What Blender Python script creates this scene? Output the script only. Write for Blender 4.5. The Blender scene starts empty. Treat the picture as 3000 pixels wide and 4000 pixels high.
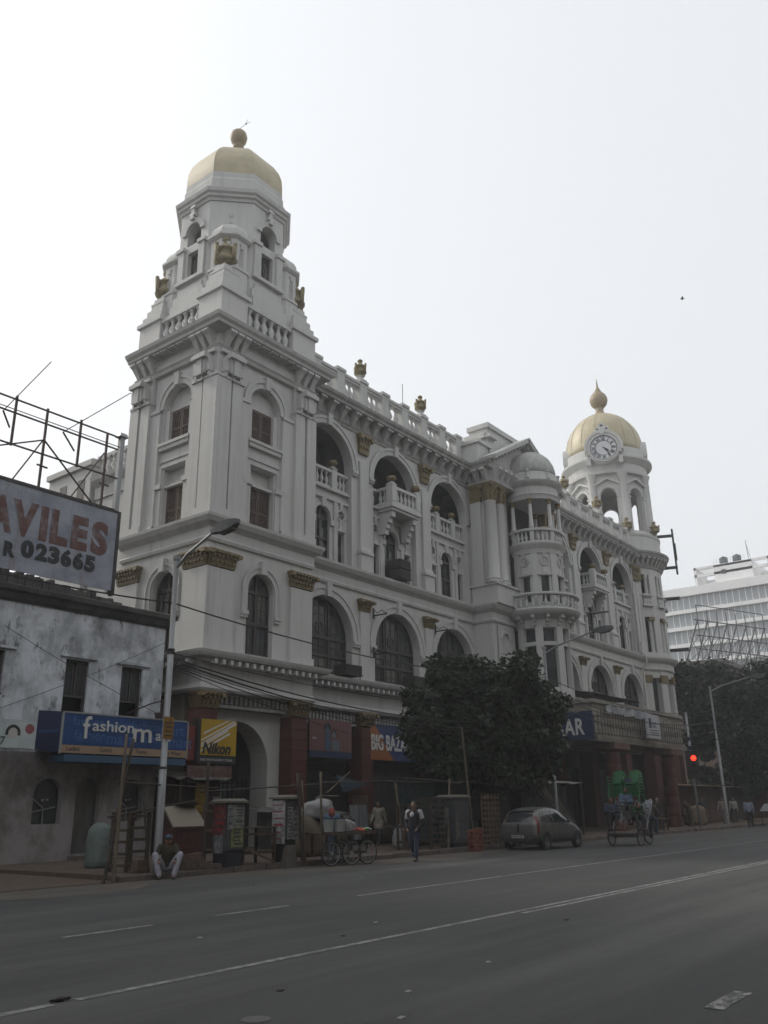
import bpy, bmesh, math, random
import numpy as np
from mathutils import Matrix, Vector
R = math.radians; PI = math.pi; cos = math.cos; sin = math.sin
random.seed(7); RNG = np.random.default_rng(7)
S = bpy.context.scene; C = S.collection

# ------------------------------------------------------------- camera, sky, sun, exposure
cam = bpy.data.cameras.new('camera'); camo = bpy.data.objects.new('camera', cam); C.objects.link(camo)
rt, up, fw = Vector((.61259, -.79025, -.01525)), Vector((-.24884, -.21114, .94525)), Vector((.75021, .57526, .32598))
camo.matrix_world = Matrix(((rt.x, up.x, -fw.x, 0), (rt.y, up.y, -fw.y, 0), (rt.z, up.z, -fw.z, 1.55), (0, 0, 0, 1)))
cam.sensor_fit = 'VERTICAL'; cam.sensor_height = 36; cam.sensor_width = 36; cam.lens = 36 * 3355.5 / 4000
cam.clip_start = .1; cam.clip_end = 6000
S.camera = camo
SUN_AZ, SUN_EL = 104., 40.
world = bpy.data.worlds.new('World'); S.world = world; world.use_nodes = True
wn = world.node_tree; bg = wn.nodes['Background']
sky = wn.nodes.new('ShaderNodeTexSky'); sky.sky_type = 'NISHITA'; sky.sun_disc = False
sky.sun_elevation = R(SUN_EL); sky.sun_rotation = R(90 - SUN_AZ)
sky.air_density = 1.; sky.dust_density = 8.; sky.ozone_density = 1.; sky.altitude = 0
hs = wn.nodes.new('ShaderNodeHueSaturation'); hs.inputs['Saturation'].default_value = .22
wn.links.new(sky.outputs[0], hs.inputs['Color'])
mx = wn.nodes.new('ShaderNodeMix'); mx.data_type = 'RGBA'; mx.inputs[0].default_value = .62; mx.inputs[7].default_value = (9.3, 9.6, 9.95, 1)   # thin even overcast over the clear sky
wn.links.new(hs.outputs[0], mx.inputs[6]); wn.links.new(mx.outputs[2], bg.inputs['Color'])
bg.inputs['Strength'].default_value = .115
sd = bpy.data.lights.new('sun', 'SUN'); sd.energy = 1.5; sd.angle = R(10); sd.color = (1, .93, .82)
sun = bpy.data.objects.new('sun', sd); C.objects.link(sun)
sv = Vector((cos(R(SUN_AZ)) * cos(R(SUN_EL)), sin(R(SUN_AZ)) * cos(R(SUN_EL)), sin(R(SUN_EL))))
sun.rotation_euler = sv.to_track_quat('Z', 'Y').to_euler(); sun.location = (20, 60, 60)
S.view_settings.view_transform = 'Standard'; S.view_settings.look = 'None'; S.view_settings.gamma = 1
S.view_settings.exposure = 0.14
S.cycles.max_bounces = 6; S.cycles.diffuse_bounces = 3; S.cycles.volume_bounces = 1
S.cycles.transparent_max_bounces = 8

# ------------------------------------------------------------- helpers
_tmp = bpy.data.scenes.new('tmp')
class MB:
    def __init__(s, fr=None): s.v = []; s.f = []; s.fr = fr
    def p(s, u, n, z): s.v.append(s.fr(u, n, z) if s.fr else (u, n, z)); return len(s.v) - 1
    def poly(s, pts): s.f.append([s.p(*q) for q in pts])
    def box(s, u0, u1, n0, n1, z0, z1):
        i = [s.p(u, n, z) for z in (z0, z1) for n in (n0, n1) for u in (u0, u1)]
        for f in ((0, 1, 3, 2), (4, 6, 7, 5), (0, 4, 5, 1), (2, 3, 7, 6), (0, 2, 6, 4), (1, 5, 7, 3)): s.f.append([i[k] for k in f])
        return s
    def tap(s, u0, u1, n0, n1, z0, z1, e):      # box whose top is inset by e
        i = [s.p(u, n, z0) for n in (n0, n1) for u in (u0, u1)] + [s.p(u, n, z1) for n in (n0 + e, n1 - e) for u in (u0 + e, u1 - e)]
        for f in ((0, 1, 3, 2), (4, 6, 7, 5), (0, 4, 5, 1), (2, 3, 7, 6), (0, 2, 6, 4), (1, 5, 7, 3)): s.f.append([i[k] for k in f])
        return s
    def lathe(s, cx, cy, prof, n=16, a0=0, a1=2 * PI, cap=True, rot=0):
        full = abs(a1 - a0 - 2 * PI) < 1e-6; m = n if full else n + 1; rows = []
        for r, z in prof: rows.append([s.p(cx + r * cos(a0 + rot + (a1 - a0) * k / n), cy + r * sin(a0 + rot + (a1 - a0) * k / n), z) for k in range(m)])
        for a, b in zip(rows, rows[1:]):
            for k in range(n): s.f.append([a[k], a[(k + 1) % m], b[(k + 1) % m], b[k]])
        if cap and full: s.f.append(rows[-1][:]); s.f.append(rows[0][::-1])
        return s
    def tube(s, pts, r, n=6, cap=True):
        pts = [Vector(p) for p in pts]; rs = r if isinstance(r, (list, tuple)) else [r] * len(pts); rows = []; a = None
        for i, p in enumerate(pts):
            d = (pts[min(i + 1, len(pts) - 1)] - pts[max(i - 1, 0)]).normalized()
            if a is None: a = d.orthogonal().normalized()
            a = (a - d * a.dot(d)).normalized(); b = d.cross(a)
            rows.append([s.p(*(p + (a * cos(2 * PI * k / n) + b * sin(2 * PI * k / n)) * rs[i])) for k in range(n)])
        for x, y in zip(rows, rows[1:]):
            for k in range(n): s.f.append([x[k], x[(k + 1) % n], y[(k + 1) % n], y[k]])
        if cap: s.f.append(rows[0][::-1]); s.f.append(rows[-1][:])
        return s
    def bar(s, a, b, w, h=None, upv=(0, 0, 1)):   # square bar between two points
        a, b = Vector(a), Vector(b); d = (b - a).normalized(); u = Vector(upv)
        if abs(d.dot(u)) > .95: u = Vector((1, 0, 0))
        x = d.cross(u).normalized() * w / 2; y = x.cross(d).normalized() * (h or w) / 2
        i = [s.p(*q) for q in (a - x - y, a + x - y, a + x + y, a - x + y, b - x - y, b + x - y, b + x + y, b - x + y)]
        for f in ((3, 2, 1, 0), (4, 5, 6, 7), (0, 1, 5, 4), (1, 2, 6, 5), (2, 3, 7, 6), (3, 0, 4, 7)): s.f.append([i[k] for k in f])
        return s
    def ell(s, c, r, nu=10, nv=7):
        rows = []
        for j in range(1, nv):
            t = PI * j / nv
            rows.append([s.p(c[0] + r[0] * sin(t) * cos(2 * PI * k / nu), c[1] + r[1] * sin(t) * sin(2 * PI * k / nu), c[2] - r[2] * cos(t)) for k in range(nu)])
        a = s.p(c[0], c[1], c[2] - r[2]); b = s.p(c[0], c[1], c[2] + r[2])
        for k in range(nu): s.f.append([a, rows[0][(k + 1) % nu], rows[0][k]]); s.f.append([b, rows[-1][k], rows[-1][(k + 1) % nu]])
        for x, y in zip(rows, rows[1:]):
            for k in range(nu): s.f.append([x[k], x[(k + 1) % nu], y[(k + 1) % nu], y[k]])
        return s
    def sweep(s, path, prof, closed=False, cap=True):   # profile (out, z) along a plan path, out = right of travel
        P = [Vector((a, b)) for a, b in path]; n = len(P); rows = []
        for i in range(n):
            d0 = (P[i] - P[i - 1]).normalized() if (i or closed) else None
            d1 = (P[(i + 1) % n] - P[i]).normalized() if (i < n - 1 or closed) else None
            d0 = d0 or d1; d1 = d1 or d0
            n0 = Vector((d0.y, -d0.x)); n1 = Vector((d1.y, -d1.x)); m = (n0 + n1)
            m = m.normalized() if m.length > 1e-4 else n0; k = 1 / max(.35, m.dot(n0))
            rows.append([s.p(P[i].x + m.x * k * o, P[i].y + m.y * k * o, z) for o, z in prof])
        L = len(prof)
        for i in range(n if closed else n - 1):
            a, b = rows[i], rows[(i + 1) % n]
            for k in range(L - 1): s.f.append([a[k], b[k], b[k + 1], a[k + 1]])
        if cap and not closed: s.f.append(rows[0][:]); s.f.append(rows[-1][::-1])
        return s
    def apanel(s, u0, u1, z0, z1, uc, hw, zb, zs, n0, dep, seg=14, rise=None, back=False):   # wall panel with an arched opening
        rise = hw if rise is None else rise
        arc = [(uc - hw * cos(PI * k / seg), zs + rise * sin(PI * k / seg)) for k in range(seg + 1)]
        q = s.poly
        if uc - hw > u0 + 1e-4: q([(u0, n0, z0), (uc - hw, n0, z0), (uc - hw, n0, z1), (u0, n0, z1)])
        if uc + hw < u1 - 1e-4: q([(uc + hw, n0, z0), (u1, n0, z0), (u1, n0, z1), (uc + hw, n0, z1)])
        if zb > z0 + 1e-4: q([(uc - hw, n0, z0), (uc + hw, n0, z0), (uc + hw, n0, zb), (uc - hw, n0, zb)])
        for (a, b), (c, d) in zip(arc, arc[1:]):
            q([(a, n0, b), (c, n0, d), (c, n0, z1), (a, n0, z1)]); q([(a, n0, b), (c, n0, d), (c, n0 - dep, d), (a, n0 - dep, b)])
        for u in (uc - hw, uc + hw): q([(u, n0, zb), (u, n0, zs), (u, n0 - dep, zs), (u, n0 - dep, zb)])
        q([(uc - hw, n0, zb), (uc + hw, n0, zb), (uc + hw, n0 - dep, zb), (uc - hw, n0 - dep, zb)])
        if back: q([(uc - hw, n0 - dep, zb)] + [(a, n0 - dep, b) for a, b in arc] + [(uc + hw, n0 - dep, zb)])
        return s
    def ring(s, uc, zc, r0, r1, n0, n1, a0=0, a1=PI, seg=14):   # arch moulding: a box section bent round
        rows = []
        for k in range(seg + 1):
            a = a0 + (a1 - a0) * k / seg; c_, s_ = cos(a), sin(a)
            rows.append([s.p(uc + r * c_, n, zc + r * s_) for r, n in ((r0, n0), (r0, n1), (r1, n1), (r1, n0))])
        for a, b in zip(rows, rows[1:]):
            for k in range(4): s.f.append([a[k], b[k], b[(k + 1) % 4], a[(k + 1) % 4]])
        s.f.append(rows[0][::-1]); s.f.append(rows[-1][:]); return s
    def disc(s, uc, zc, r, n, seg=16):
        s.poly([(uc + r * cos(2 * PI * k / seg), n, zc + r * sin(2 * PI * k / seg)) for k in range(seg)]); return s
    def mesh(s, name, smooth=False):
        me = bpy.data.meshes.new(name); me.from_pydata(s.v, [], s.f)
        b = bmesh.new(); b.from_mesh(me); bmesh.ops.recalc_face_normals(b, faces=b.faces); b.to_mesh(me); b.free()
        if smooth: me.polygons.foreach_set('use_smooth', [True] * len(me.polygons))
        if smooth and smooth is not True: me.set_sharp_from_angle(angle=R(smooth))
        return me
def wm(o): return Matrix() if o is None else wm(o.parent) @ o.matrix_parent_inverse @ o.matrix_basis
def hang(o, par, keep=True):
    o.parent = par
    if keep: o.matrix_parent_inverse = wm(par).inverted()
def O(name, mb, mat, par=None, smooth=False, keep=True):
    me = mb.mesh(name, smooth) if isinstance(mb, MB) else mb
    o = bpy.data.objects.new(name, me); C.objects.link(o)
    if mat is not None and not me.materials:
        for m in (mat if isinstance(mat, (list, tuple)) else [mat]): me.materials.append(m)
    if par: hang(o, par, keep)
    return o
def I(name, me, par, loc, rz=0, sc=None, keep=True):     # one more object that shares a mesh
    o = bpy.data.objects.new(name, me); C.objects.link(o); o.location = loc; o.rotation_euler = (0, 0, rz)
    if sc: o.scale = sc if isinstance(sc, tuple) else (sc,) * 3
    if par: hang(o, par, keep)
    return o
def T(o, label, cat, group=None):
    o['label'] = label; o['category'] = cat
    if group: o['group'] = group
    return o
def E(name, label, cat, loc=(0, 0, 0), rz=0, group=None):
    o = bpy.data.objects.new(name, None); C.objects.link(o); o.location = loc; o.rotation_euler = (0, 0, rz); o.empty_display_size = .3
    return T(o, label, cat, group)
def ST(o): o['kind'] = 'structure'; return o
def tree_copy(o, par=None):
    c = o.copy(); C.objects.link(c)
    if par: c.parent = par
    for ch in list(o.children): tree_copy(ch, c)
    return c
def evalmesh(o):
    _tmp.collection.objects.link(o); vl = _tmp.view_layers[0]; vl.update()
    me = bpy.data.meshes.new_from_object(o.evaluated_get(vl.depsgraph)); _tmp.collection.objects.unlink(o); return me
def text(name, body, size, mat, par, loc, ux=(1, 0, 0), uy=(0, 0, 1), off=0, ext=.012, sx=1, shear=0, align='LEFT', keep=True, sp=1):
    cu = bpy.data.curves.new(name, 'FONT'); cu.body = body; cu.size = size; cu.offset = off; cu.extrude = ext; cu.shear = shear
    cu.align_x = align; cu.resolution_u = 3; cu.space_character = sp
    t = bpy.data.objects.new('t', cu); me = evalmesh(t); bpy.data.objects.remove(t); bpy.data.curves.remove(cu)
    me.materials.clear(); me.materials.append(mat)
    o = bpy.data.objects.new(name, me); C.objects.link(o)
    x = Vector(ux).normalized(); y = Vector(uy).normalized(); z = x.cross(y); x = x * sx; l = Vector(loc)
    o.matrix_basis = Matrix(((x.x, y.x, z.x, l.x), (x.y, y.y, z.y, l.y), (x.z, y.z, z.z, l.z), (0, 0, 0, 1)))
    if par: hang(o, par, keep)
    return o

# ------------------------------------------------------------- materials
def mat(name, col, rough=.8, metal=0, noise=None, bump=None, emit=None, spec=None):
    m = bpy.data.materials.new(name); m.use_nodes = True; nt = m.node_tree; b = nt.nodes['Principled BSDF']
    b.inputs['Base Color'].default_value = (*col, 1); b.inputs['Roughness'].default_value = rough; b.inputs['Metallic'].default_value = metal
    if spec is not None: b.inputs['Specular IOR Level'].default_value = spec
    if noise:      # (scale, other colour, low, high[, z stretch])
        co = nt.nodes.new('ShaderNodeTexCoord'); mp = nt.nodes.new('ShaderNodeMapping'); no = nt.nodes.new('ShaderNodeTexNoise'); rp = nt.nodes.new('ShaderNodeValToRGB')
        mp.inputs['Scale'].default_value = (1, 1, noise[4] if len(noise) > 4 else 1)
        no.inputs['Scale'].default_value = noise[0]; no.inputs['Detail'].default_value = 6; no.inputs['Roughness'].default_value = .65
        rp.color_ramp.elements[0].position = noise[2]; rp.color_ramp.elements[1].position = noise[3]
        rp.color_ramp.elements[0].color = (*noise[1], 1); rp.color_ramp.elements[1].color = (*col, 1)
        L = nt.links.new; L(co.outputs['Object'], mp.inputs[0]); L(mp.outputs[0], no.inputs['Vector']); L(no.outputs[0], rp.inputs[0]); L(rp.outputs[0], b.inputs['Base Color'])
        if bump:
            bn = nt.nodes.new('ShaderNodeTexNoise'); bn.inputs['Scale'].default_value = bump[0]; bn.inputs['Detail'].default_value = 5
            bu = nt.nodes.new('ShaderNodeBump'); bu.inputs['Strength'].default_value = bump[1]; bu.inputs['Distance'].default_value = .02
            L(co.outputs['Object'], bn.inputs['Vector']); L(bn.outputs[0], bu.inputs['Height']); L(bu.outputs[0], b.inputs['Normal'])
    if emit: b.inputs['Emission Color'].default_value = (*col, 1); b.inputs['Emission Strength'].default_value = emit
    return m
def layered(name, base, layers, rough=.85, bump=None):     # base colour with several stain layers (colour, scale xyz, low, high, amount)
    m = bpy.data.materials.new(name); m.use_nodes = True; nt = m.node_tree; b = nt.nodes['Principled BSDF']; L = nt.links.new
    co = nt.nodes.new('ShaderNodeTexCoord'); cur = None; b.inputs['Roughness'].default_value = rough
    for col, sc, lo, hi, amt in layers:
        mp = nt.nodes.new('ShaderNodeMapping'); mp.inputs['Scale'].default_value = sc; mp.inputs['Location'].default_value = (len(nt.nodes) * 3.7, 1.3, 0)
        no = nt.nodes.new('ShaderNodeTexNoise'); no.inputs['Scale'].default_value = 1; no.inputs['Detail'].default_value = 7; no.inputs['Roughness'].default_value = .68
        mr = nt.nodes.new('ShaderNodeMapRange'); mr.inputs[1].default_value = lo; mr.inputs[2].default_value = hi; mr.inputs[3].default_value = 0; mr.inputs[4].default_value = amt
        mx = nt.nodes.new('ShaderNodeMix'); mx.data_type = 'RGBA'; mx.inputs[7].default_value = (*col, 1)
        L(co.outputs['Object'], mp.inputs[0]); L(mp.outputs[0], no.inputs['Vector']); L(no.outputs[0], mr.inputs[0]); L(mr.outputs[0], mx.inputs[0])
        if cur is None: mx.inputs[6].default_value = (*base, 1)
        else: L(cur, mx.inputs[6])
        cur = mx.outputs[2]
    L(cur, b.inputs['Base Color'])
    if bump:
        bn = nt.nodes.new('ShaderNodeTexNoise'); bn.inputs['Scale'].default_value = bump[0]; bn.inputs['Detail'].default_value = 6
        bu = nt.nodes.new('ShaderNodeBump'); bu.inputs['Strength'].default_value = bump[1]; bu.inputs['Distance'].default_value = .02
        L(co.outputs['Object'], bn.inputs['Vector']); L(bn.outputs[0], bu.inputs['Height']); L(bu.outputs[0], b.inputs['Normal'])
    return m
M = {}
M['stucco'] = layered('stucco', (.50, .50, .485), [((.36, .36, .35), (2.2, 2.2, .16), .50, .72, .6), ((.20, .20, .19), (6, 6, .26), .58, .74, .6), ((.46, .45, .43), (.35, .35, .35), .45, .7, .5), ((.55, .545, .52), (1.2, 1.2, 1.2), .6, .66, .35)], .8, (9, .12))
M['trim'] = layered('trim', (.475, .475, .46), [((.30, .30, .29), (2.2, 2.2, .5), .50, .74, .65), ((.20, .20, .19), (7, 7, 1.2), .60, .78, .45)], .8, (12, .15))
M['soot'] = layered('soot', (.40, .40, .385), [((.17, .17, .16), (2.5, 2.5, .8), .42, .70, .75), ((.12, .12, .11), (8, 8, 2), .58, .75, .5)], .85, (12, .2))
M['gold'] = mat('gold_paint', (.22, .165, .072), .55, .05, (9, (.10, .072, .034), .35, .65))
M['urn'] = mat('urn_gilt', (.25, .21, .115), .75, 0, (10, (.16, .13, .07), .3, .6))
M['dome'] = mat('dome_gilt', (.45, .395, .26), .5, .05, (1.2, (.36, .315, .21), .35, .65))
M['ball'] = mat('finial_stone', (.34, .27, .17), .6, 0, (6, (.25, .2, .13), .3, .7))
M['red'] = layered('red_paint', (.085, .024, .018), [((.045, .016, .013), (2, 2, .5), .45, .75, .7), ((.28, .12, .09), (9, 9, 5), .64, .78, .4)], .75, (14, .2))
M['shut'] = mat('shutter_wood', (.105, .076, .062), .7, 0, (6, (.075, .045, .035), .3, .7, .3))
M['shut2'] = mat('shutter_bare_wood', (.17, .12, .078), .7, 0, (6, (.11, .075, .055), .3, .7, .3))
M['shutg'] = mat('shutter_grey_green', (.20, .24, .22), .7, 0, (6, (.13, .15, .14), .3, .7, .3))
M['frame'] = mat('window_frame', (.045, .038, .034), .6)
M['glass'] = mat('glass', (.05, .056, .06), .12, 0, (1.3, (.025, .028, .03), .35, .65))
M['glass2'] = mat('glass_leaded', (.085, .095, .10), .2, 0, (2.2, (.04, .045, .05), .3, .7))
M['curtain'] = mat('curtain_behind_glass', (.13, .125, .115), .35, 0, (3, (.07, .068, .064), .35, .65, .3))
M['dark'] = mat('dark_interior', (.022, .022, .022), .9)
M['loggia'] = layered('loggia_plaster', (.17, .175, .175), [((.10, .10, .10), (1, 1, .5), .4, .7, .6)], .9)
M['roll'] = mat('roller_steel', (.065, .06, .056), .55, .3, (4, (.035, .032, .03), .35, .7, .4))
M['iron'] = mat('iron', (.035, .034, .034), .6, .3)
M['rust'] = mat('rusted_steel', (.085, .058, .048), .75, .2, (8, (.05, .035, .03), .35, .65))
M['galv'] = mat('galvanised_steel', (.33, .345, .36), .5, .4, (5, (.23, .235, .24), .3, .7, .2))
M['asphalt'] = layered('asphalt', (.041, .041, .041), [((.029, .029, .029), (.10, 1.0, 1), .4, .60, .9), ((.070, .069, .066), (.04, .5, 1), .48, .66, .9), ((.026, .026, .026), (.9, .9, 1), .6, .70, .6), ((.058, .056, .053), (.3, .3, 1), .55, .62, .5), ((.085, .085, .083), (30, 30, 1), .52, .8, .4)], .82, (60, .35))
M['dust'] = layered('dusty_verge', (.08, .069, .056), [((.06, .056, .05), (.5, 1.5, 1), .42, .66, .9), ((.13, .10, .08), (2.5, 2.5, 1), .5, .75, .5)], .95, (30, .4))
M['path'] = layered('footpath', (.088, .06, .043), [((.07, .055, .045), (.5, .5, 1), .42, .68, .8), ((.19, .15, .12), (3, 3, 1), .55, .75, .5)], .95, (20, .5))
M['kerb'] = mat('kerb_stone', (.13, .11, .095), .9, 0, (5, (.07, .055, .05), .3, .65), (20, .4))
M['paint'] = layered('road_paint', (.27, .27, .26), [((.06, .06, .06), (9, 9, 1), .40, .64, .9), ((.07, .07, .07), (1.2, 1.2, 1), .48, .62, .8)], .7)
M['worn'] = layered('worn_road_paint', (.05, .05, .05), [((.27, .27, .26), (11, 11, 1), .47, .58, .9), ((.05, .05, .05), (2.5, 2.5, 1), .5, .6, .9)], .8)
M['earth'] = mat('earth', (.10, .09, .075), .95, 0, (.2, (.07, .07, .06), .35, .65))
# ------------------------------------------------------------- setting
GZ = .13
ST(O('ground', MB().box(-900, 1500, -900, 1500, -.6, -.012), M['earth']))
b = MB(); b.poly([(-400, -400, 0), (900, -400, 0), (900, 18.2, 0), (-400, 18.2, 0)]); road = ST(O('road', b, M['asphalt']))
for a, b, y, w, x0 in [(-40, 4.84, 7.37, .11, 0), (5.07, 130, 7.37, .105, 1), (12.7, 60, 7.17, .10, 0), (7.29, 8.76, 11.07, .10, 0), (10.03, 11.67, 11.15, .10, 0), (13.58, 130, 11.2, .10, 1), (7.7, 8.5, 2.69, .16, 0), (70, 140, 14.6, .3, 0)]:
    mk = MB(); n = max(2, int((b - a) / 1.5)); wob = [random.uniform(-.012, .012) for _ in range(n + 1)]
    for k in range(n):
        xa, xb = a + (b - a) * k / n, a + (b - a) * (k + 1) / n
        mk.poly([(xa, y - w / 2 + wob[k], .004), (xb, y - w / 2 + wob[k + 1], .004), (xb, y + w / 2 + wob[k + 1], .004), (xa, y + w / 2 + wob[k], .004)])
    o = O('lane_marking', mk, M['worn'] if y < 3 or y > 14 else M['paint'], road)
b = MB(); xs = [-60 + k * 1.1 for k in range(200)]; ed = [15.6 + .8 * sin(x * .21) + .35 * sin(x * .9 + 1) + random.uniform(-.15, .15) - (1.0 if x < 13 else 0) for x in xs]
for k in range(len(xs) - 1): b.poly([(xs[k], ed[k] + 1.4, .004), (xs[k + 1], ed[k + 1] + 1.4, .004), (xs[k + 1], 18.4, .004), (xs[k], 18.4, .004)])
ST(O('dusty_verge', b, M['dust']))
b = MB(); b.poly([(-80, 18.5, .006), (13.6, 18.5, .006), (13.6, 32, .1), (-80, 32, .1)]); b.box(13.6, 140, 18.42, 60, -.2, GZ)
fp = ST(O('footpath', b, M['path']))
k_ = MB().box(0, 1.16, 0, .24, -.1, GZ + .02).mesh('kerb_stone'); k_.materials.append(M['kerb'])
for k in range(62):
    o = I('kerb_stone', k_, fp, (13.4 + k * 1.2, 18.2 + random.uniform(-.03, .03), random.uniform(-.03, .015)), R(random.uniform(-1.2, 1.2)))
ST(O('side_lane', MB().box(20.35, 22.1, 26, 60, .0, GZ + .01), M['asphalt']))

# ------------------------------------------------------------- the white domed corner building
B = E('domed_corner_building', 'long white three storey stucco building with two gilded corner domes and clock', 'building', (22.15, 26, 0))
def fr(Y): return lambda u, n, z: (u, Y - n, z)
FT = fr(26.); FW = fr(27.1); FR = fr(26.5); FP = fr(25.75)
FL = lambda u, n, z: (22.15 - n, 26 + u, z)
TX, TY = 25.2, 28.88          # tower axis
CX, CY = 72.3, 29.1           # clock turret axis
BX, BY = 48.2, 24.7           # bow axis
st, tr = M['stucco'], M['trim']
def arcpts(cx, cy, r, a0, a1, n): return [(cx + r * cos(R(a0 + (a1 - a0) * k / n)), cy + r * sin(R(a0 + (a1 - a0) * k / n))) for k in range(n + 1)]
BOW = arcpts(BX, BY, 1.58, 135, 405, 22); TUR = arcpts(CX, CY, 3.75, 223.9, 360, 18)
P_T = [(22.15, 31.77), (22.15, 26), (28.3, 26), (28.3, 27.1)]
P_W = [(28.3, 27.1), (44.1, 27.1)]
P_P = [(44.1, 27.1), (44.1, 25.75), (47.1, 25.75)]
P_Q = [(49.3, 25.75), (52.3, 25.75), (52.3, 26.5)]
P_R = [(52.3, 26.5)] + TUR + [(76.05, 46)]
ALL = P_T[:-1] + P_W + P_P[1:] + BOW + P_Q + P_R[1:]
# string courses that run round the whole front
def course(name, path, prof, m=tr): return O(name, MB().sweep(path, prof), m, B)
PATHS = [P_T[:3] + [(28.3, 27.1)], P_W, P_P + BOW[1:-1] + P_Q, P_R]
for P in PATHS:
    course('string_course', P, [(-.2, 12.0), (.1, 12.0), (.14, 12.12), (.1, 12.2), (.1, 12.56), (.22, 12.66), (.34, 12.74), (.46, 12.92), (.48, 13.04), (.3, 13.08), (-.2, 13.12)])
    course('floor_band', P, [(-.3, 5.92), (.16, 5.95), (.22, 6.05), (.14, 6.2), (.1, 6.26), (.1, 6.92), (.2, 7.0), (.3, 7.04), (.34, 7.12), (.62, 7.2), (.68, 7.3), (.72, 7.42), (.3, 7.5), (-.3, 7.52)])
dm = MB().box(-.07, .07, -.30, 0, -.18, 0).mesh('dentil'); dm.materials.append(tr)
def along(path, step, off, fn):
    for (x0, y0), (x1, y1) in zip(path, path[1:]):
        L = math.hypot(x1 - x0, y1 - y0); dx, dy = (x1 - x0) / L, (y1 - y0) / L; n = max(1, round(L / step))
        for k in range(n):
            t = (k + .5) / n * L; fn(x0 + dx * t + dy * off, y0 + dy * t - dx * off, math.atan2(dy, dx))
for P in (P_T[:3], P_W): along(P, .42, .3, lambda x, y, a: I('dentil', dm, B, (x, y, 7.13), a))
# main cornices with brackets
CP = [(-.3, 20.78), (.06, 20.78), (.12, 20.9), (.2, 20.98), (.06, 21.04), (.06, 21.62), (.2, 21.68), (.62, 21.74), (.66, 21.86), (.78, 21.96), (.84, 22.1), (.5, 22.16), (-.3, 22.2)]
for P, m in ((PATHS[0], tr), (PATHS[1], M['soot']), (P_P, M['soot']), (P_Q, M['soot']), (PATHS[3], M['soot'])): course('cornice', P, CP, m)
bb = MB(); pr = [(0, 0), (.55, 0), (.58, -.14), (.42, -.26), (.26, -.5), (.12, -.72), (0, -.74)]
for w0, w1 in ((-1, 1),):
    i0 = [bb.p(w0 * (.19 + .15 * z), -o, z) for o, z in pr]; i1 = [bb.p(w1 * (.19 + .15 * z), -o, z) for o, z in pr]; bb.f += [i0, i1[::-1]]
    for k in range(len(pr)): j = (k + 1) % len(pr); bb.f.append([i0[k], i0[j], i1[j], i1[k]])
bkt = bb.mesh('cornice_bracket'); bkt.materials.append(tr); bks = bkt.copy(); bks.materials.clear(); bks.materials.append(M['soot'])
for P, sp, m in (([(22.15, 31.7), (22.15, 30.2)], .5, bkt), ([(22.15, 27.4), (22.15, 26.1)], .5, bkt), ([(22.25, 26), (23.6, 26)], .5, bkt), ([(26.8, 26), (28.2, 26)], .5, bkt), (P_W, .92, bks), (P_P[1:], .62, bks), (P_P[:2], .7, bks), ([(52.6, 26.5), (69.4, 26.5)], .92, bks), (TUR[:14], .55, bks)):
    along(P, sp, .04, lambda x, y, a: I('cornice_bracket', m, B, (x, y, 21.7), a))
cf = MB(); [cf.box(-.22 + .16 * k, -.12 + .16 * k, -.5, -.1, -.1, 0) for k in range(3)]
cfm = cf.mesh('cornice_coffer'); cfm.materials.append(tr)
for P, sp in (([(28.9, 27.1), (43.9, 27.1)], .92), ([(52.9, 26.5), (69.2, 26.5)], .92), ([(23.2, 26), (26.6, 26)], .56), ([(22.15, 30.5), (22.15, 27.8)], .56)): along(P, sp, .04, lambda x, y, a: I('cornice_coffer', cfm, B, (x + .46 * cos(a), y + .46 * sin(a), 21.73), a))
# balusters shared everywhere
def balu(name, h, r):
    m = MB().lathe(0, 0, [(r * .75, 0), (r * .75, h * .1), (r * .45, h * .14), (r, h * .36), (r * .8, h * .5), (r * .42, h * .68), (r * .5, h * .86), (r * .75, h * .9), (r * .75, h)], 8).mesh(name, True)
    m.materials.append(tr); return m
BAL = balu('baluster', .9, .19); BAS = balu('baluster', .72, .12)
def urnmesh():
    b = MB(); b.lathe(0, 0, [(.2, 0), (.2, .05), (.14, .09), (.22, .14), (.38, .2), (.43, .28), (.41, .34), (.33, .38), (.31, .62), (.39, .66), (.39, .72), (.27, .78), (.2, .9), (.12, .96), (.1, 1.02), (.17, 1.08), (.18, 1.16), (.1, 1.24), (.04, 1.28), (0, 1.29)], 12)
    for k in range(4):
        a = PI / 2 * k; x, y = cos(a), sin(a)
        b.bar((x * .38, y * .38, .2), (x * .44, y * .44, .74), .1, .14); b.ell((x * .45, y * .45, .78), (.08, .08, .07), 6, 5)
    m = b.mesh('urn', True); m.materials.append(M['urn']); return m
URN = urnmesh()
pot = MB().lathe(0, 0, [(.12, 0), (.1, .05), (.22, .1), (.29, .18), (.27, .28), (.2, .31), (.24, .35), (.1, .38), (.0, .4)], 12).mesh('planter', True); pot.materials.append(M['gold'])
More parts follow.
